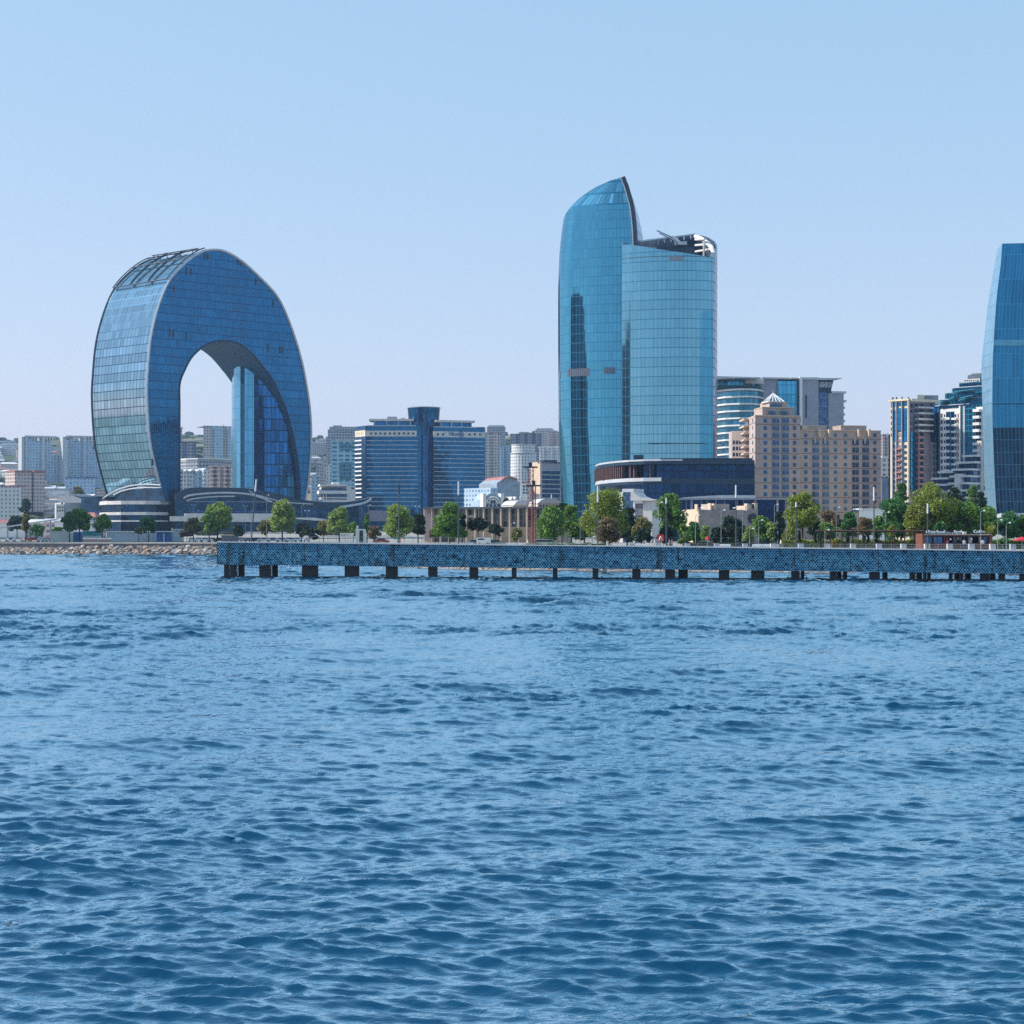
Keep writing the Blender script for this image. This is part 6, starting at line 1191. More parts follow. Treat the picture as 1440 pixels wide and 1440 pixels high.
T = [ # px, top, crown base, width, D, kind, shape, label
 (98, 719, 747, 26, 618, 'deep', 'round', 'dark green tree on the left quay, left half of a joined pair'), (112, 716, 746, 34, 622, 'green', 'round', 'wide light green tree on the left quay, right half of a joined pair'), (144, 723, 748, 26, 618, 'green', 'round', 'small green tree at the left foot of the arched tower'), (209, 727, 749, 28, 616, 'deep', 'round', 'small round green tree in front of the arched tower base'), (195, 741, 750, 15, 612, 'olive', 'flat', 'low yellowish shrub tree left of the small round green tree'),
 (306, 704, 748, 38, 605, 'pale', 'egg', 'tall pale green tree above the parked cars, first right of the arched tower leg'), (294, 716, 750, 20, 600, 'green', 'egg', 'pale green tree leaning against the left side of a taller one'), (272, 727, 750, 30, 612, 'olive', 'flat', 'thin olive brown tree right of the arched tower left leg'), (263, 744, 755, 24, 600, 'purple', 'flat', 'low purple leaved tree near the sea wall'), (397, 703, 749, 39, 590, 'pale', 'egg', 'full round pale green tree in front of the curving podium'), (477, 711, 752, 33, 560, 'pale', 'egg', 'pale green tree below the upturned podium tip'), (516, 719, 753, 9, 560, 'green', 'column', 'narrow upright green poplar beside the striped hotel foot'), (497, 735, 753, 20, 555, 'green', 'flat', 'low bushy green tree between two taller pale trees'),
 (335, 737, 754, 18, 596, 'dark', 'flat', 'dark conical bush behind the pier end'), (375, 731, 752, 30, 600, 'olive', 'flat', 'thin olive tree between the two tall pale trees'), (424, 735, 754, 26, 590, 'purple', 'flat', 'grey brown bare looking tree right of the full pale tree'), (435, 741, 757, 40, 570, 'dark', 'flat', 'dark green bush bank left of the pale podium tip tree'), (455, 731, 752, 22, 600, 'olive', 'flat', 'brownish tree in front of the podium ramp'),
 (560, 709, 756, 42, 430, 'pale', 'egg', 'large pale green tree at the left foot of the striped hotel'), (588, 720, 756, 24, 450, 'dark', 'egg', 'dark tree behind the large pale green one'), (527, 740, 757, 22, 440, 'brown', 'flat', 'low brown bush left of the large pale tree'), (632, 706, 757, 44, 400, 'green', 'egg', 'large green tree at the right foot of the striped hotel'), (612, 741, 758, 20, 410, 'brown', 'flat', 'small brown tree between two large green trees'), (650, 722, 757, 18, 405, 'dark', 'egg', 'dark tree tucked right of the large green tree'),
 (672, 727, 746, 36, 400, 'dark', 'flat', 'dark spreading pine before the pillared pavilion'), (697, 737, 754, 26, 395, 'dark', 'flat', 'smaller dark pine right of the spreading pine'), (727, 743, 759, 22, 380, 'olive', 'flat', 'grey green shrub tree before the pavilion pillars'),
 (776, 710, 758, 40, 390, 'green', 'egg', 'green tree below the curved tower left edge'), (803, 708, 757, 32, 395, 'green', 'egg', 'green tree between the two largest trees of the middle'), (790, 706, 740, 30, 430, 'dark', 'round', 'dark tree showing behind the green ones at the curved tower foot'), (822, 722, 760, 22, 400, 'deep', 'egg', 'shaded tree left under the big bright tree'),
 (851, 686, 757, 70, 350, 'bright', 'round', 'biggest bright yellow green tree left of the middle'), (882, 712, 760, 34, 365, 'dark', 'egg', 'dark tree tucked right behind the biggest bright tree'), (856, 729, 760, 34, 320, 'brown', 'round', 'round brown leaved small tree before the biggest bright tree'), (902, 727, 757, 32, 345, 'olive', 'round', 'yellow brown small tree right of the biggest bright tree'), (906, 742, 762, 34, 340, 'dark', 'flat', 'dark bush under the yellow brown tree'), (943, 691, 742, 42, 370, 'green', 'egg', 'tall green tree in front of the curved podium'), (938, 738, 763, 26, 350, 'dark', 'flat', 'dark bush behind the red panel'), (962, 735, 764, 20, 345, 'green', 'flat', 'slim green tree left of the stone pavilion'), (978, 732, 764, 24, 342, 'deep', 'egg', 'row tree with pale stem before the sunlit pavilion end'),
 (991, 738, 760, 16, 335, 'pale', 'flat', 'small light green tree before the stone pavilion'), (1010, 741, 764, 26, 345, 'dark', 'flat', 'dark low pine left of the tallest pine'), (1029, 725, 764, 34, 345, 'dark', 'round', 'tallest dark pine before the stone pavilion'), (1043, 741, 763, 24, 340, 'dark', 'flat', 'dark low pine right of the tallest pine'), (1052, 742, 762, 20, 330, 'pale', 'flat', 'small yellow green tree right of the dark pines'), (1072, 724, 760, 32, 350, 'green', 'egg', 'green tree before the dark glass hall'), (1085, 733, 762, 20, 335, 'pale', 'vase', 'thin pale blossoming young tree'), (1097, 716, 748, 16, 420, 'dark', 'round', 'dark round tree behind the thin pale one'),
 (1111, 738, 764, 26, 345, 'yellow', 'egg', 'yellow green bush under the round crowned tree'), (1128, 691, 742, 50, 330, 'bright', 'egg', 'round crowned green tree in front of the sandstone hotel'), (1143, 728, 752, 24, 340, 'dark', 'flat', 'dark lower crown right of the round crowned tree'), (1168, 718, 748, 34, 380, 'brown', 'round', 'wide pinkish brown tree below the sandstone hotel'), (1163, 735, 760, 40, 370, 'green', 'flat', 'light green bush below the pinkish brown tree'), (1194, 717, 755, 26, 360, 'deep', 'egg', 'dense green tree right of the pinkish brown one'), (1217, 727, 752, 28, 370, 'brown', 'round', 'brown leaved tree before the low white shed'), (1236, 724, 757, 24, 350, 'green', 'egg', 'light green tree left of the dense green trees'),
 (1262, 696, 756, 48, 345, 'deep', 'round', 'dense deep green tree right of the sandstone hotel'), (1267, 677, 716, 22, 480, 'deep', 'egg', 'blue green tree top behind the dense deep green tree'), (1310, 677, 757, 72, 330, 'bright', 'round', 'biggest yellow green tree behind the snack kiosk'), (1291, 702, 757, 40, 328, 'yellow', 'egg', 'yellow green crown joining the biggest tree on its left'), (1337, 711, 748, 24, 345, 'dark', 'egg', 'dark gap tree right of the biggest kiosk tree'), (1323, 733, 752, 18, 322, 'deep', 'flat', 'low green bush just above the kiosk sign'), (1361, 706, 752, 50, 330, 'green', 'round', 'green tree behind the right half of the kiosk'), (1387, 712, 752, 40, 335, 'green', 'round', 'green tree right behind the kiosk end'), (1417, 719, 756, 36, 330, 'deep', 'round', 'green tree near the right edge of the picture'), (1440, 724, 757, 34, 332, 'deep', 'round', 'green tree cut by the right edge of the picture'), (1395, 738, 754, 24, 320, 'yellow', 'flat', 'yellow green bush at the right kiosk end'), (1342, 683, 716, 26, 500, 'dark', 'round', 'dark tree before the white apartment terraces'), (1368, 680, 712, 18, 520, 'green', 'egg', 'green tree before the white terrace pier'), (1379, 690, 716, 18, 510, 'dark', 'round', 'dark tree at the foot of the tapering tower'),
 (36, 720, 752, 14, 640, 'olive', 'vase', 'sparse half bare tree near the left edge'), (1250, 735, 760, 24, 318, 'deep', 'flat', 'low green bush beneath the dense deep green tree'), (1254, 738, 754, 14, 312, 'yellow', 'flat', 'yellow green bush over the pergola end'), (713, 700, 720, 14, 900, 'dark', 'round', 'far dark tree by the domed halls'), (80, 741, 753, 26, 700, 'green', 'flat', 'far green bush behind the white wall'), (52, 737, 753, 24, 760, 'deep', 'flat', 'far dark bush left of the white wall'), (108, 684, 700, 22, 1500, 'olive', 'flat', 'pale olive tree on the slope above the white shed'), (36, 700, 726, 18, 1300, 'dark', 'round', 'far dark tree among the left houses'), (24, 726, 745, 34, 900, 'dark', 'flat', 'far dark tree bank left of the sparse tree')]
for t in T: tree(*t[:7], t[7], group=GT)
for px, yt, w in ((1091, 741, 4.5), (1096.5, 742, 4.5), (1124, 744, 4), (1153, 742, 7), (1192, 744, 4), (1214.5, 745, 3.2), (1220.5, 742, 4), (1232, 741, 5), (1146.5, 747, 3)):
    tree(px, yt, 763, w, 318, 'dark', 'column', f'dark clipped cypress, {"just left of the pergola" if px>1140 and px<1160 else "in front of the pergola" if px > 1180 else "below the round crowned tree" if px>1110 else "beside the thin pale blossoming tree"}', 'cypress', 'cypress', 'dark cypress columns along the promenade')
def hedge(px0, px1, D, h, label, kind='green'):
    rng = np.random.default_rng(int(px0)); x0, x1 = PX(px0, D), PX(px1, D); e = empty('hedge', ((x0 + x1) / 2, D, GZ), label, 'hedge'); n_ = int((x1 - x0) * 330)
    p = np.stack([rng.uniform(-(x1 - x0) / 2, (x1 - x0) / 2, n_), rng.uniform(-.6, .6, n_), h * rng.random(n_) ** .6], 1); p[:, 2] *= 1 + .12 * np.sin(p[:, 0] * 2)
    a = rng.normal(size=(n_, 3)); a /= np.linalg.norm(a, axis=1)[:, None]; b = np.cross(a, rng.normal(size=(n_, 3))); b /= np.linalg.norm(b, axis=1)[:, None]; s = .13
    V = np.stack([p - a * s - b * s, p + a * s - b * s, p + a * s + b * s, p - a * s + b * s], 1).reshape(-1, 3); me = bpy.data.meshes.new('foliage'); me.from_pydata(V.tolist(), [], np.arange(len(V)).reshape(-1, 4).tolist()); me.materials.append(LM[kind]); o = bpy.data.objects.new('foliage', me); COL.objects.link(o); o.parent = e
hedge(1098, 1296, 322, 1.5, 'long clipped yellow green hedge behind the pergola posts', 'yellow'); hedge(1393, 1470, 315, 1.6, 'clipped green hedge right of the snack kiosk', 'green'); hedge(960, 1060, 330, 1.0, 'low dark hedge before the stone pavilion', 'dark'); hedge(740, 850, 345, .8, 'low green hedge behind the middle of the pier', 'green'); hedge(1098, 1296, 325, .9, 'low dark hedge behind the yellow green one', 'dark')
# ---------------------------------------------------------------- pergola, kiosk, small things
def pergola():
    D = 306; e = empty('pergola', (*XY(1225, D), GZ), 'long dark timber pergola with slim posts along the promenade', 'pergola'); e['_org'] = list(e.location)
    def w(px, d_=0): return XY(px, D + d_)
    mb = MB(); (a, y), (b, _) = w(1150), w(1300); mb.box(a, b, y - .12, y + .12, PZ(748.3, D), PZ(746.4, D)); mb.build('front_beam', M['timber'], e); mb = MB(); mb.box(a, b, y + 2.4, y + 2.64, PZ(748.3, D), PZ(746.4, D)); mb.build('rear_beam', M['timber'], e)
    for k in range(26): x, y = w(1151 + 5.9 * k); mb = MB(); mb.box(x - .05, x + .05, y - .4, y + 3, PZ(746.3, D), PZ(745.3, D)); mb.build('rafter', M['timber'], e)
    for px in (1153, 1168, 1184, 1199, 1214, 1229, 1245, 1258, 1272, 1286, 1299): x, y = w(px); mb = MB(); mb.box(x - .09, x + .09, y - .09, y + .09, GZ, PZ(748.3, D)); mb.build('post', M['timber'], e)
pergola()
def snack_kiosk():
    D = 302; e = empty('snack_kiosk', (*XY(1345, D), GZ), 'long brown snack kiosk with white lettering on its roof', 'kiosk'); e['_org'] = list(e.location); W = Wall((1297, D), (1395, D + 1)); br = paint('rust_brown_panel', (0.17, 0.06, 0.035), .6, .15, 1.5)
    yb = W.D(1345); bt = HY + (EYE - GZ) * FPX / D
    wbox(e, 'counter_wall', br, W, 1297.5, 1393.5, 764.5, bt, .02, 3); wbox(e, 'back_wall', M['darkmetal'], W, 1298, 1393, 753, 764.4, -2.6, 3); wbox(e, 'roof', M['offwhite'], W, 1299, 1393, 751.2, 752.0, .5, 3.4); wbox(e, 'fascia', br, W, 1297.5, 1394, 752.0, 754.0, .35, .1)
    wbox(e, 'end_wall', br, W, 1296.3, 1300.5, 750.5, bt, .3, 3.2); wbox(e, 'end_wall', br, W, 1391, 1394.5, 753.9, bt, .25, 3.1)
    for x in (1313, 1328, 1341, 1356, 1361.5, 1376.5): wbox(e, 'post', M['brown'], W, x - .5, x + .5, 754, 764.6, .1, .3)
    for x0, x1, m_ in ((1301.5, 1312, M['winglass']), (1314, 1327, M['winglass']), (1342, 1355, M['winglass']), (1362.5, 1368, M['greywhite']), (1377.5, 1381, M['greywhite']), (1383, 1390, M['winglass'])): wbox(e, 'window', m_, W, x0, x1, 755.2, 763.8, -.4, .5)
    for k, (x, c) in enumerate(((1332, 'red'), (1337, 'lamp'), (1347.5, 'orange'), (1366.5, 'lamp'))): wbox(e, 'menu_board', M[c], W, x - 1.2, x + 1.2, 756 + (k % 2), 758.5 + (k % 2), -.1, .2)
    e2 = wbox(e, 'sign_rail', M['darkmetal'], W, 1300, 1386, 750.0, 750.4, .3, -.2)
    text_on(e2, 'sign_lettering', 'Fast food', W, 1304.5, 1327.5, 750.0, 4.6, M['lamp'], .35); text_on(e2, 'sign_lettering', 'Fresh', W, 1340.5, 1352.5, 749.6, 4.2, M['lamp'], .35); text_on(e2, 'sign_lettering', 'Coffee', W, 1368, 1384.5, 749.4, 4.2, M['lamp'], .35)
    mb = MB(); W.box(mb, 1301.4, 1303.6, 746.2, 749.8, .4, -.3); mb.build('sign_emblem', M['lamp'], e)
    wbox(e, 'roof_box', M['cream'], W, 1356.5, 1361, 747.4, 751.2, -.6, 1.2)
snack_kiosk()
def red_panel():
    D = 325; e = empty('red_advert_panel', (*XY(929, D), GZ), 'red advertising panel with a white peaked mark beside the promenade', 'advert panel'); e['_org'] = list(e.location); W = Wall((924, D), (934.5, D)); bt = HY + (EYE - GZ) * FPX / D
    wbox(e, 'panel', M['red'], W, 924.5, 934, 751.5, 761, 0, .15); wbox(e, 'leg', M['darkmetal'], W, 925, 925.8, 761, bt, 0, .1); wbox(e, 'leg', M['darkmetal'], W, 932.6, 933.4, 761, bt, 0, .1)
    mb = MB()
    for a, b in (((926.7, 760), (929, 754)), ((929, 754), (931.4, 760))): mb.tube((*W.P(a[0], .06), W.z(*a)), (*W.P(b[0], .06), W.z(*b)), .08, .08, 5)
    mb.build('peaked_mark', M['white'], e)
red_panel()
def parasol(px, D, ytop, w, mat, label):
    x, y = XY(px, D); z = GZ; zt = PZ(ytop, D); e = empty('parasol', (x, y, z), label, 'parasol'); e['_org'] = [x, y, z]; mb = MB(); mb.tube((x, y, z), (x, y, zt), .04, .04, 6); mb.build('pole', M['steel'], e); mb = MB(); n_ = 8; r = w / 2
    for k in range(n_): a0, a1 = 2 * math.pi * k / n_, 2 * math.pi * (k + 1) / n_; p = [(x + r * math.cos(a0), y + r * math.sin(a0), zt - .5), (x + r * math.cos(a1), y + r * math.sin(a1), zt - .5)]; mb.face(p + [(x, y, zt)]); mb.face([(p[0][0], p[0][1], zt - .68), (p[1][0], p[1][1], zt - .68), p[1], p[0]])
    mb.build('canopy', mat, e)
parasol(1437, 302, 754.5, 2.6, M['red'], 'red parasol at the right edge beside the kiosk hedge'); parasol(995, 322, 753.5, .8, M['red'], 'small red parasol before the dark pines')
def lamp_post(px, ytop, D, label, arms=1):
    x, y = XY(px, D); z = land_z(x, y); zt = PZ(ytop, D); e = empty('street_lamp', (x, y, z), label, 'street lamp', 'thin street lamps behind the sea wall'); e['_org'] = [x, y, z]; mb = MB(); mb.tube((x, y, z), (x, y, zt), .06, .035, 6); mb.build('pole', M['steel'], e)
    for k in range(arms):
        s = (-1) ** k; mb = MB(); mb.tube((x, y, zt), (x + s * .5, y, zt + .3), .04, .03, 5); mb.build('arm', M['steel'], e); mb = MB(); mb.ball((x + s * .6, y, zt + .2), .19, .16, .13, 8, 5); mb.build('lamp_head', M['lamp'], e)
for px, yt, D, lab, a in ((272, 711, 640, 'street lamp before the podium, left of the tall pale tree', 2), (277, 719, 640, 'shorter street lamp close to the podium one', 1), (345, 712, 640, 'street lamp right of the tall pale tree', 2), (352, 719, 630, 'street lamp beside the leaning pier lamp', 1), (375, 697, 560, 'tall thin street lamp between the two pale trees', 1), (424, 711, 640, 'street lamp right of the full pale tree', 1), (432, 719, 600, 'street lamp before the podium ramp', 2), (518, 711, 640, 'street lamp below the podium tip', 1), (587, 713, 600, 'street lamp by the striped hotel foot', 2), (673, 708, 500, 'street lamp before the right hotel wing', 1), (719, 737, 380, 'short lamp before the pavilion pillars', 1), (816, 730, 350, 'short lamp left of the biggest bright tree', 1), (926, 708, 330, 'thin lamp left of the podium tree', 1), (978, 726, 330, 'thin lamp before the sunlit pavilion end', 1), (1014, 719, 330, 'thin lamp before the grey pavilion wall', 1), (1044, 719, 330, 'thin lamp right of the tallest pine', 1), (1054, 745, 310, 'short bollard lamp right of the dark pines', 1), (1089, 711, 340, 'thin lamp before the dark glass hall', 1), (1067, 733, 325, 'thin lamp by the green tree', 1), (1106, 716, 330, 'thin lamp left of the round crowned tree', 1), (1176, 715, 345, 'thin lamp before the pinkish brown tree', 1), (1206, 718, 330, 'double lamp before the dense green tree', 2), (1160, 747, 300, 'short lamp left on the promenade before the pergola', 1), (1379, 720, 300, 'thin lamp before the kiosk right half', 1), (1403, 733, 300, 'thin lamp right of the kiosk', 1), (1415, 737, 300, 'thin lamp by the right hedge', 1), (1245, 722, 320, 'thin lamp before the dense deep green tree', 1), (169, 714, 620, 'thin lamp before the arched tower left base', 1), (72, 722, 610, 'thin lamp on the left quay lawn', 1)): lamp_post(px, yt, D, lab, a)
# ---------------------------------------------------------------- cars
def car_proto(mat, name):
    me = {}; prof = [(-2.15, .35), (-2.2, .75), (-1.95, .95), (-1.35, 1.0), (-.75, 1.42), (.75, 1.45), (1.35, .98), (2.1, .86), (2.2, .6), (2.15, .32)]
    mb = MB(); P = [(x, -.85, z) for x, z in prof]; Q = [(x, .85, z) for x, z in prof]; mb.face(P[::-1] if False else P); mb.face(Q[::-1])
    for i in range(len(P)): j = (i + 1) % len(P); mb.face([P[i], P[j], Q[j], Q[i]])
    me['body'] = mb.mesh('body', mat); mb = MB(); g = [(-1.2, 1.0), (-.7, 1.36), (.68, 1.38), (1.18, 1.0)]
    for s in (-1, 1): mb.face([(x, s * .862, z) for x, z in g])
    mb.face([(.8, -.7, 1.40), (1.33, -.75, 1.01), (1.33, .75, 1.01), (.8, .7, 1.40)]); mb.face([(-.8, -.7, 1.40), (-1.36, -.75, 1.02), (-1.36, .75, 1.02), (-.8, .7, 1.40)]); me['glazing'] = mb.mesh('glazing', M['darkmetal'])
    mb = MB(); mb.tube((0, -.1, 0), (0, .1, 0), .32, .32, 12); me['wheel'] = mb.mesh('wheel', M['black']); mb = MB(); mb.tube((0, -.115, 0), (0, .115, 0), .18, .18, 10); me['hub'] = mb.mesh('hubcap', M['steel']); return me
def cars():
    cols = [('white', paint('car_white', (.75, .75, .76), .25, .03)), ('silver', paint('car_silver', (.40, .42, .45), .25, .05, .3, .6)), ('dark', paint('car_dark', (.03, .035, .045), .2, .1)), ('red', paint('car_red', (.35, .03, .03), .25, .05)), ('blue', paint('car_blue', (.03, .10, .28), .25, .05))]
    pro = {n_: car_proto(m_, n_) for n_, m_ in cols}; rnd = random.Random(31)
    spots = [(270 + 9.6 * k, 640 + (k % 2) * 9) for k in range(5)] + [(318 + 11 * k, 655 + (k % 3) * 7) for k in range(11)] + [(345 + 13 * k, 626 + (k % 2) * 6) for k in range(6)] + [(4 + 11 * k, 690 + (k % 2) * 8) for k in range(7)] + [(60, 668), (536, 500), (682, 372), (668, 376), (696, 372), (1180 - 420, 372), (772, 372)]
    for i, (px, D) in enumerate(spots):
        c = rnd.choice(['white', 'white', 'white', 'silver', 'dark', 'red', 'blue'] if i > 3 else ['white', 'silver']); x, y = XY(px, D); z = land_z(x, y)
        where = 'parked left of the arched tower' if px < 130 else 'parked on the quay behind the pier end' if px < 470 else 'on the road behind the middle of the pier'
        nb = 'nearer row' if D < 645 and px > 130 else 'farther row'
        e = empty('parked_car', (x, y, z + .04), f'{c} car {where}, {nb}' if px < 470 else f'{c} car {where}', 'car', 'cars parked behind the waterfront', rnd.choice((0, math.pi, 1.2, 1.9)) if px < 470 else 0)
        for n_ in ('body', 'glazing'): o = bpy.data.objects.new(n_, pro[c][n_]); COL.objects.link(o); o.parent = e
        for wx in (-1.35, 1.35):
            for wy in (-.8, .8): o = bpy.data.objects.new('wheel', pro[c]['wheel']); COL.objects.link(o); o.parent = e; o.location = (wx, wy, .32); h_ = bpy.data.objects.new('hubcap', pro[c]['hub']); COL.objects.link(h_); h_.parent = o
cars()
# ---------------------------------------------------------------- left quay odds and ends
def simple(name, label, cat, parts, px, D, group=None):
    e = empty(name, (*XY(px, D), GZ), label, cat, group); e['_org'] = list(e.location); W = Wall((px - 10, D), (px + 10, D))
    for n_, m_, a, b, y0, y1, o, i in parts: wbox(e, n_, m_, W, a, b, y0, y1, o, i)
    return e
bt6 = HY + (EYE - GZ) * FPX / 650
simple('boundary_wall', 'long pale boundary wall behind the left quay trees', 'wall', [('wall', M['offwhite'], 70, 97, 747.5, bt6, 0, .3), ('coping', M['white'], 69.6, 97.4, 747, 747.6, .1, .4), ('wall', M['offwhite'], 97.2, 118, 749, bt6, .1, .3)], 90, 650)
simple('teal_tent', 'teal covered market tent on the left quay', 'tent', [('cover', M['teal'], 117, 139, 747, 753, 0, 5), ('valance', M['white'], 116.5, 139.5, 746.4, 747.1, .3, 5.3), ('side', M['greywhite'], 117, 139, 753, bt6, -.3, 5)], 128, 640)
simple('blue_booth', 'dark blue booth with a white roof before the arched tower base', 'booth', [('wall', M['bluepaint'], 220, 240, 748, bt6, 0, 4), ('roof', M['white'], 219, 241, 746.8, 748.1, .4, 4.4), ('door', M['greywhite'], 229.5, 231.5, 750, bt6, .1, .1)], 230, 650)
simple('white_booth', 'long pale booth between the teal tent and blue booth', 'booth', [('wall', M['greywhite'], 150, 218, 748.5, bt6, 0, 3), ('roof', M['white'], 149, 219, 747.3, 748.6, .3, 3.3)], 184, 655)
simple('container', 'blue container behind the joined pair of left quay trees', 'container', [('body', M['bluepaint'], 103, 114, 748.2, bt6, 0, 3), ('roof', M['white'], 102.8, 114.2, 747.6, 748.3, .1, 3.1)], 108, 645)
simple('white_booth', 'grey white booth right of the arched tower left leg', 'booth', [('wall', M['greywhite'], 243, 256, 745, bt6, 0, 4), ('roof', M['white'], 242.5, 256.5, 744, 745.1, .3, 4.3)], 250, 660)
bt5 = HY + (EYE - GZ) * FPX / 470
simple('pale_gatehouse', 'small white gatehouse with a dark doorway below the striped hotel', 'gatehouse', [('wall', M['white'], 500, 513, 744, bt5, 0, 3), ('doorway', M['darkmetal'], 505.5, 510.5, 746, bt5, .1, .1), ('finial', M['white'], 501, 503.5, 739, 744, 0, .7)], 507, 470)
simple('colonnade', 'low white colonnade left of the white gatehouse', 'colonnade', [('beam', M['white'], 478, 497, 749.5, 751.5, 0, 1)] + [('column', M['white'], 478 + 3.5 * k, 479.3 + 3.5 * k, 751.5, bt5, 0, .4) for k in range(6)], 487, 470)
simple('concrete_ramp', 'pale concrete footbridge sloping up at the left edge', 'footbridge', [], 30, 800)
def bridge():
    e = [o for o in bpy.data.objects if o.name == 'concrete_ramp'][0]; W = Wall((0, 800), (82, 800)); mb = MB(); W.extrude(mb, [(-12, 743.5), (30, 736.5), (79, 729.5), (82, 730.5), (50, 735.5), (30, 738.3), (-12, 745.3)], 0, 3); mb.build('deck', M['greywhite'], e)
    for px, y in ((10, 741), (40, 737), (70, 732)): wbox(e, 'support', M['greywall'], W, px - .6, px + .6, y, HY + 2.4 * FPX / 800, -.5, 1.5)
bridge()
for px, lab in ((126.5, 'long white and red parapet bench, left one on the left quay'), (147.5, 'long white and red parapet bench, right one on the left quay')):
    D = 603; simple('long_bench', lab, 'bench', [('seat', M['white'], px - 10, px + 9.5, 756.4, 758.4, 0, .8), ('base', M['pink'], px - 9, px + 9, 758.4, 761.6, -.15, .6)], px, D, 'long benches on the left quay')
simple('white_van', 'white van parked behind the spreading pine', 'van', [('body', M['white'], 670, 690, 756, 764, 0, 2), ('window_strip', M['darkmetal'], 672, 681, 757.3, 759.3, .05, .1), ('wheel', M['black'], 673, 675.4, 763, 766, .03, .3), ('wheel', M['black'], 684.5, 687, 763, 766, .03, .3)], 680, 350)
def benches():
    k = 0
    for px, lab in ((900, 'white bench left of the red panel'), (1020, 'white bench before the tallest dark pine'), (1066, 'white bench right of the small yellow green tree'), (1075, 'white bench beside another under the green tree')):
        x, y = shore_at(px, 6); e = empty('bench', (x, y, GZ + .034), lab, 'bench', 'white promenade benches'); e['_org'] = [x, y, GZ + .034]; z = GZ + .034
        MB().box(x - .9, x + .9, y - .25, y + .25, z + .4, z + .48).build('seat', M['white'], e); MB().box(x - .9, x + .9, y + .22, y + .28, z + .5, z + .85).build('backrest', M['white'], e)
        for s in (-.75, .75): MB().box(x + s - .05, x + s + .05, y - .2, y + .2, z, z + .4).build('leg', M['steel'], e)
benches()
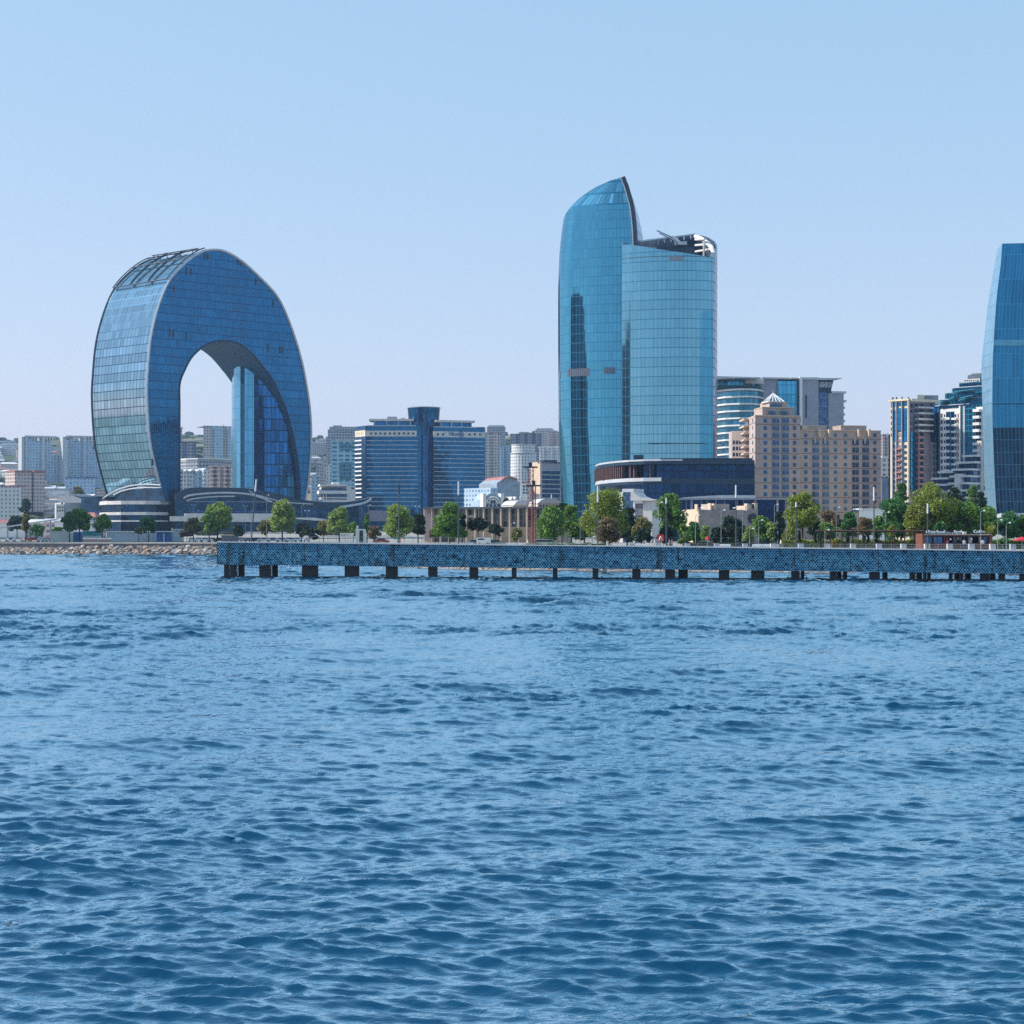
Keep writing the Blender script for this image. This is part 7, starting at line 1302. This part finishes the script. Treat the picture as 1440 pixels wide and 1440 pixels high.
# ---------------------------------------------------------------- people on the promenade
def person(px, off, top, bottom, label, face=0, walk=.25, h=1.72):
    x, y = shore_at(px, off); z = GZ + .034; s = h / 1.72
    J = [(0, 0, .93), (0, 0, 1.12), (0, 0, 1.36), (0, -.01, 1.48), (0, -.02, 1.58), (0, -.02, 1.68), (-.19, 0, 1.38), (-.24, -.05, 1.12), (-.23, -.14, .90), (.19, 0, 1.38), (.24, .05, 1.12), (.23, .02, .88), (-.09, 0, .90), (-.10, -walk * .6, .50), (-.10, -walk * .8, .08), (-.10, -walk * .8 - .14, .04), (.09, 0, .90), (.10, walk * .3, .50), (.10, walk * .9, .10), (.10, walk * .9 - .12, .04)]
    E = [(0, 1), (1, 2), (2, 3), (3, 4), (4, 5), (2, 6), (6, 7), (7, 8), (2, 9), (9, 10), (10, 11), (0, 12), (12, 13), (13, 14), (14, 15), (0, 16), (16, 17), (17, 18), (18, 19)]; Rr = [.14, .13, .15, .055, .085, .07, .07, .045, .035, .07, .045, .035, .09, .062, .045, .035, .09, .062, .045, .035]
    me = bpy.data.meshes.new('person'); me.from_pydata([tuple(c * s for c in j) for j in J], E, []); o = bpy.data.objects.new('person', me); COL.objects.link(o); md = o.modifiers.new('s', 'SKIN')
    for v, r in zip(me.skin_vertices[0].data, Rr): v.radius = (r * s, r * s * .85)
    me.skin_vertices[0].data[0].use_root = True; sb = o.modifiers.new('u', 'SUBSURF'); sb.levels = sb.render_levels = 1; bpy.context.view_layer.update(); dg = bpy.context.evaluated_depsgraph_get(); m2 = bpy.data.meshes.new_from_object(o.evaluated_get(dg)); bpy.data.objects.remove(o)
    skin = paint('skin', (.40, .24, .17), .6, .05); m2.materials.clear(); [m2.materials.append(q) for q in (top, bottom, skin, M['bark'])]
    for p in m2.polygons: c = p.center; p.material_index = 3 if c.z > 1.64 * s or (c.z > 1.55 * s and c.y > .02) else 2 if c.z > 1.47 * s or (c.z < .98 * s and abs(c.x) > .19) else 1 if c.z < .95 * s else 0
    m2.shade_smooth(); o = bpy.data.objects.new('person', m2); COL.objects.link(o); o.location = (x, y, z); o.rotation_euler = (0, 0, face); tag(o, label, 'person', 'people on the promenade')
pt = {k: paint('cloth_' + k, c, .8, .05) for k, c in {'white': (.7, .7, .7), 'black': (.02, .02, .025), 'blue': (.03, .07, .2), 'orange': (.6, .25, .03), 'pinkish': (.5, .15, .2), 'grey': (.2, .2, .22)}.items()}
for px, off, a, b, lab, f in ((1169.5, 5, 'orange', 'orange', 'person in orange clothes in front of the pergola', .3), (1332, 5, 'pinkish', 'black', 'person in a pink top at the kiosk counter, farthest left', 3.1), (1351, 5.5, 'black', 'blue', 'person in black at the kiosk middle', 2.8), (1356, 5, 'white', 'blue', 'person in a white top at the kiosk middle', 3.3), (1382, 5, 'white', 'black', 'person in a white top at the kiosk right end', 3.1), (920.5, 8, 'white', 'grey', 'person in white left of the red panel', 1.5), (941.5, 8, 'grey', 'black', 'person in grey just right of the red panel', -1.4), (945, 8, 'pinkish', 'blue', 'person in pink right of the red panel', 1.2), (742, 6, 'white', 'black', 'person in white below the red lattice masts', 1.5), (1098, 6, 'white', 'blue', 'person in white beside the cypress pair', -1.5), (1197, 5, 'blue', 'black', 'person in blue before the pergola middle', 1.5), (563, 4, 'pinkish', 'grey', 'person in pink under the large pale green tree', 1.5)): person(px, off, pt[a], pt[b], lab, f)
# ---------------------------------------------------------------- the air
def haze():
    mb = MB(); mb.box(-4700, 4700, -2700, 6500, -8, 320); o = mb.build('haze', None); o.data.materials.clear()
    m = bpy.data.materials.new('haze_air'); m.use_nodes = True; n, l = m.node_tree.nodes, m.node_tree.links; n.remove(n["Principled BSDF"])
    v = n.new("ShaderNodeVolumePrincipled"); v.inputs["Density"].default_value = HAZE_D; v.inputs["Color"].default_value = (*HAZE_C, 1); v.inputs["Anisotropy"].default_value = 0.2
    l.new(v.outputs[0], n["Material Output"].inputs["Volume"]); o.data.materials.append(m); o['kind'] = 'stuff'
HAZE_D, HAZE_C = 0.00007, (0.45, 0.68, 1.0)
haze()
for o in bpy.data.objects:
    if '_org' in o.keys(): del o['_org']
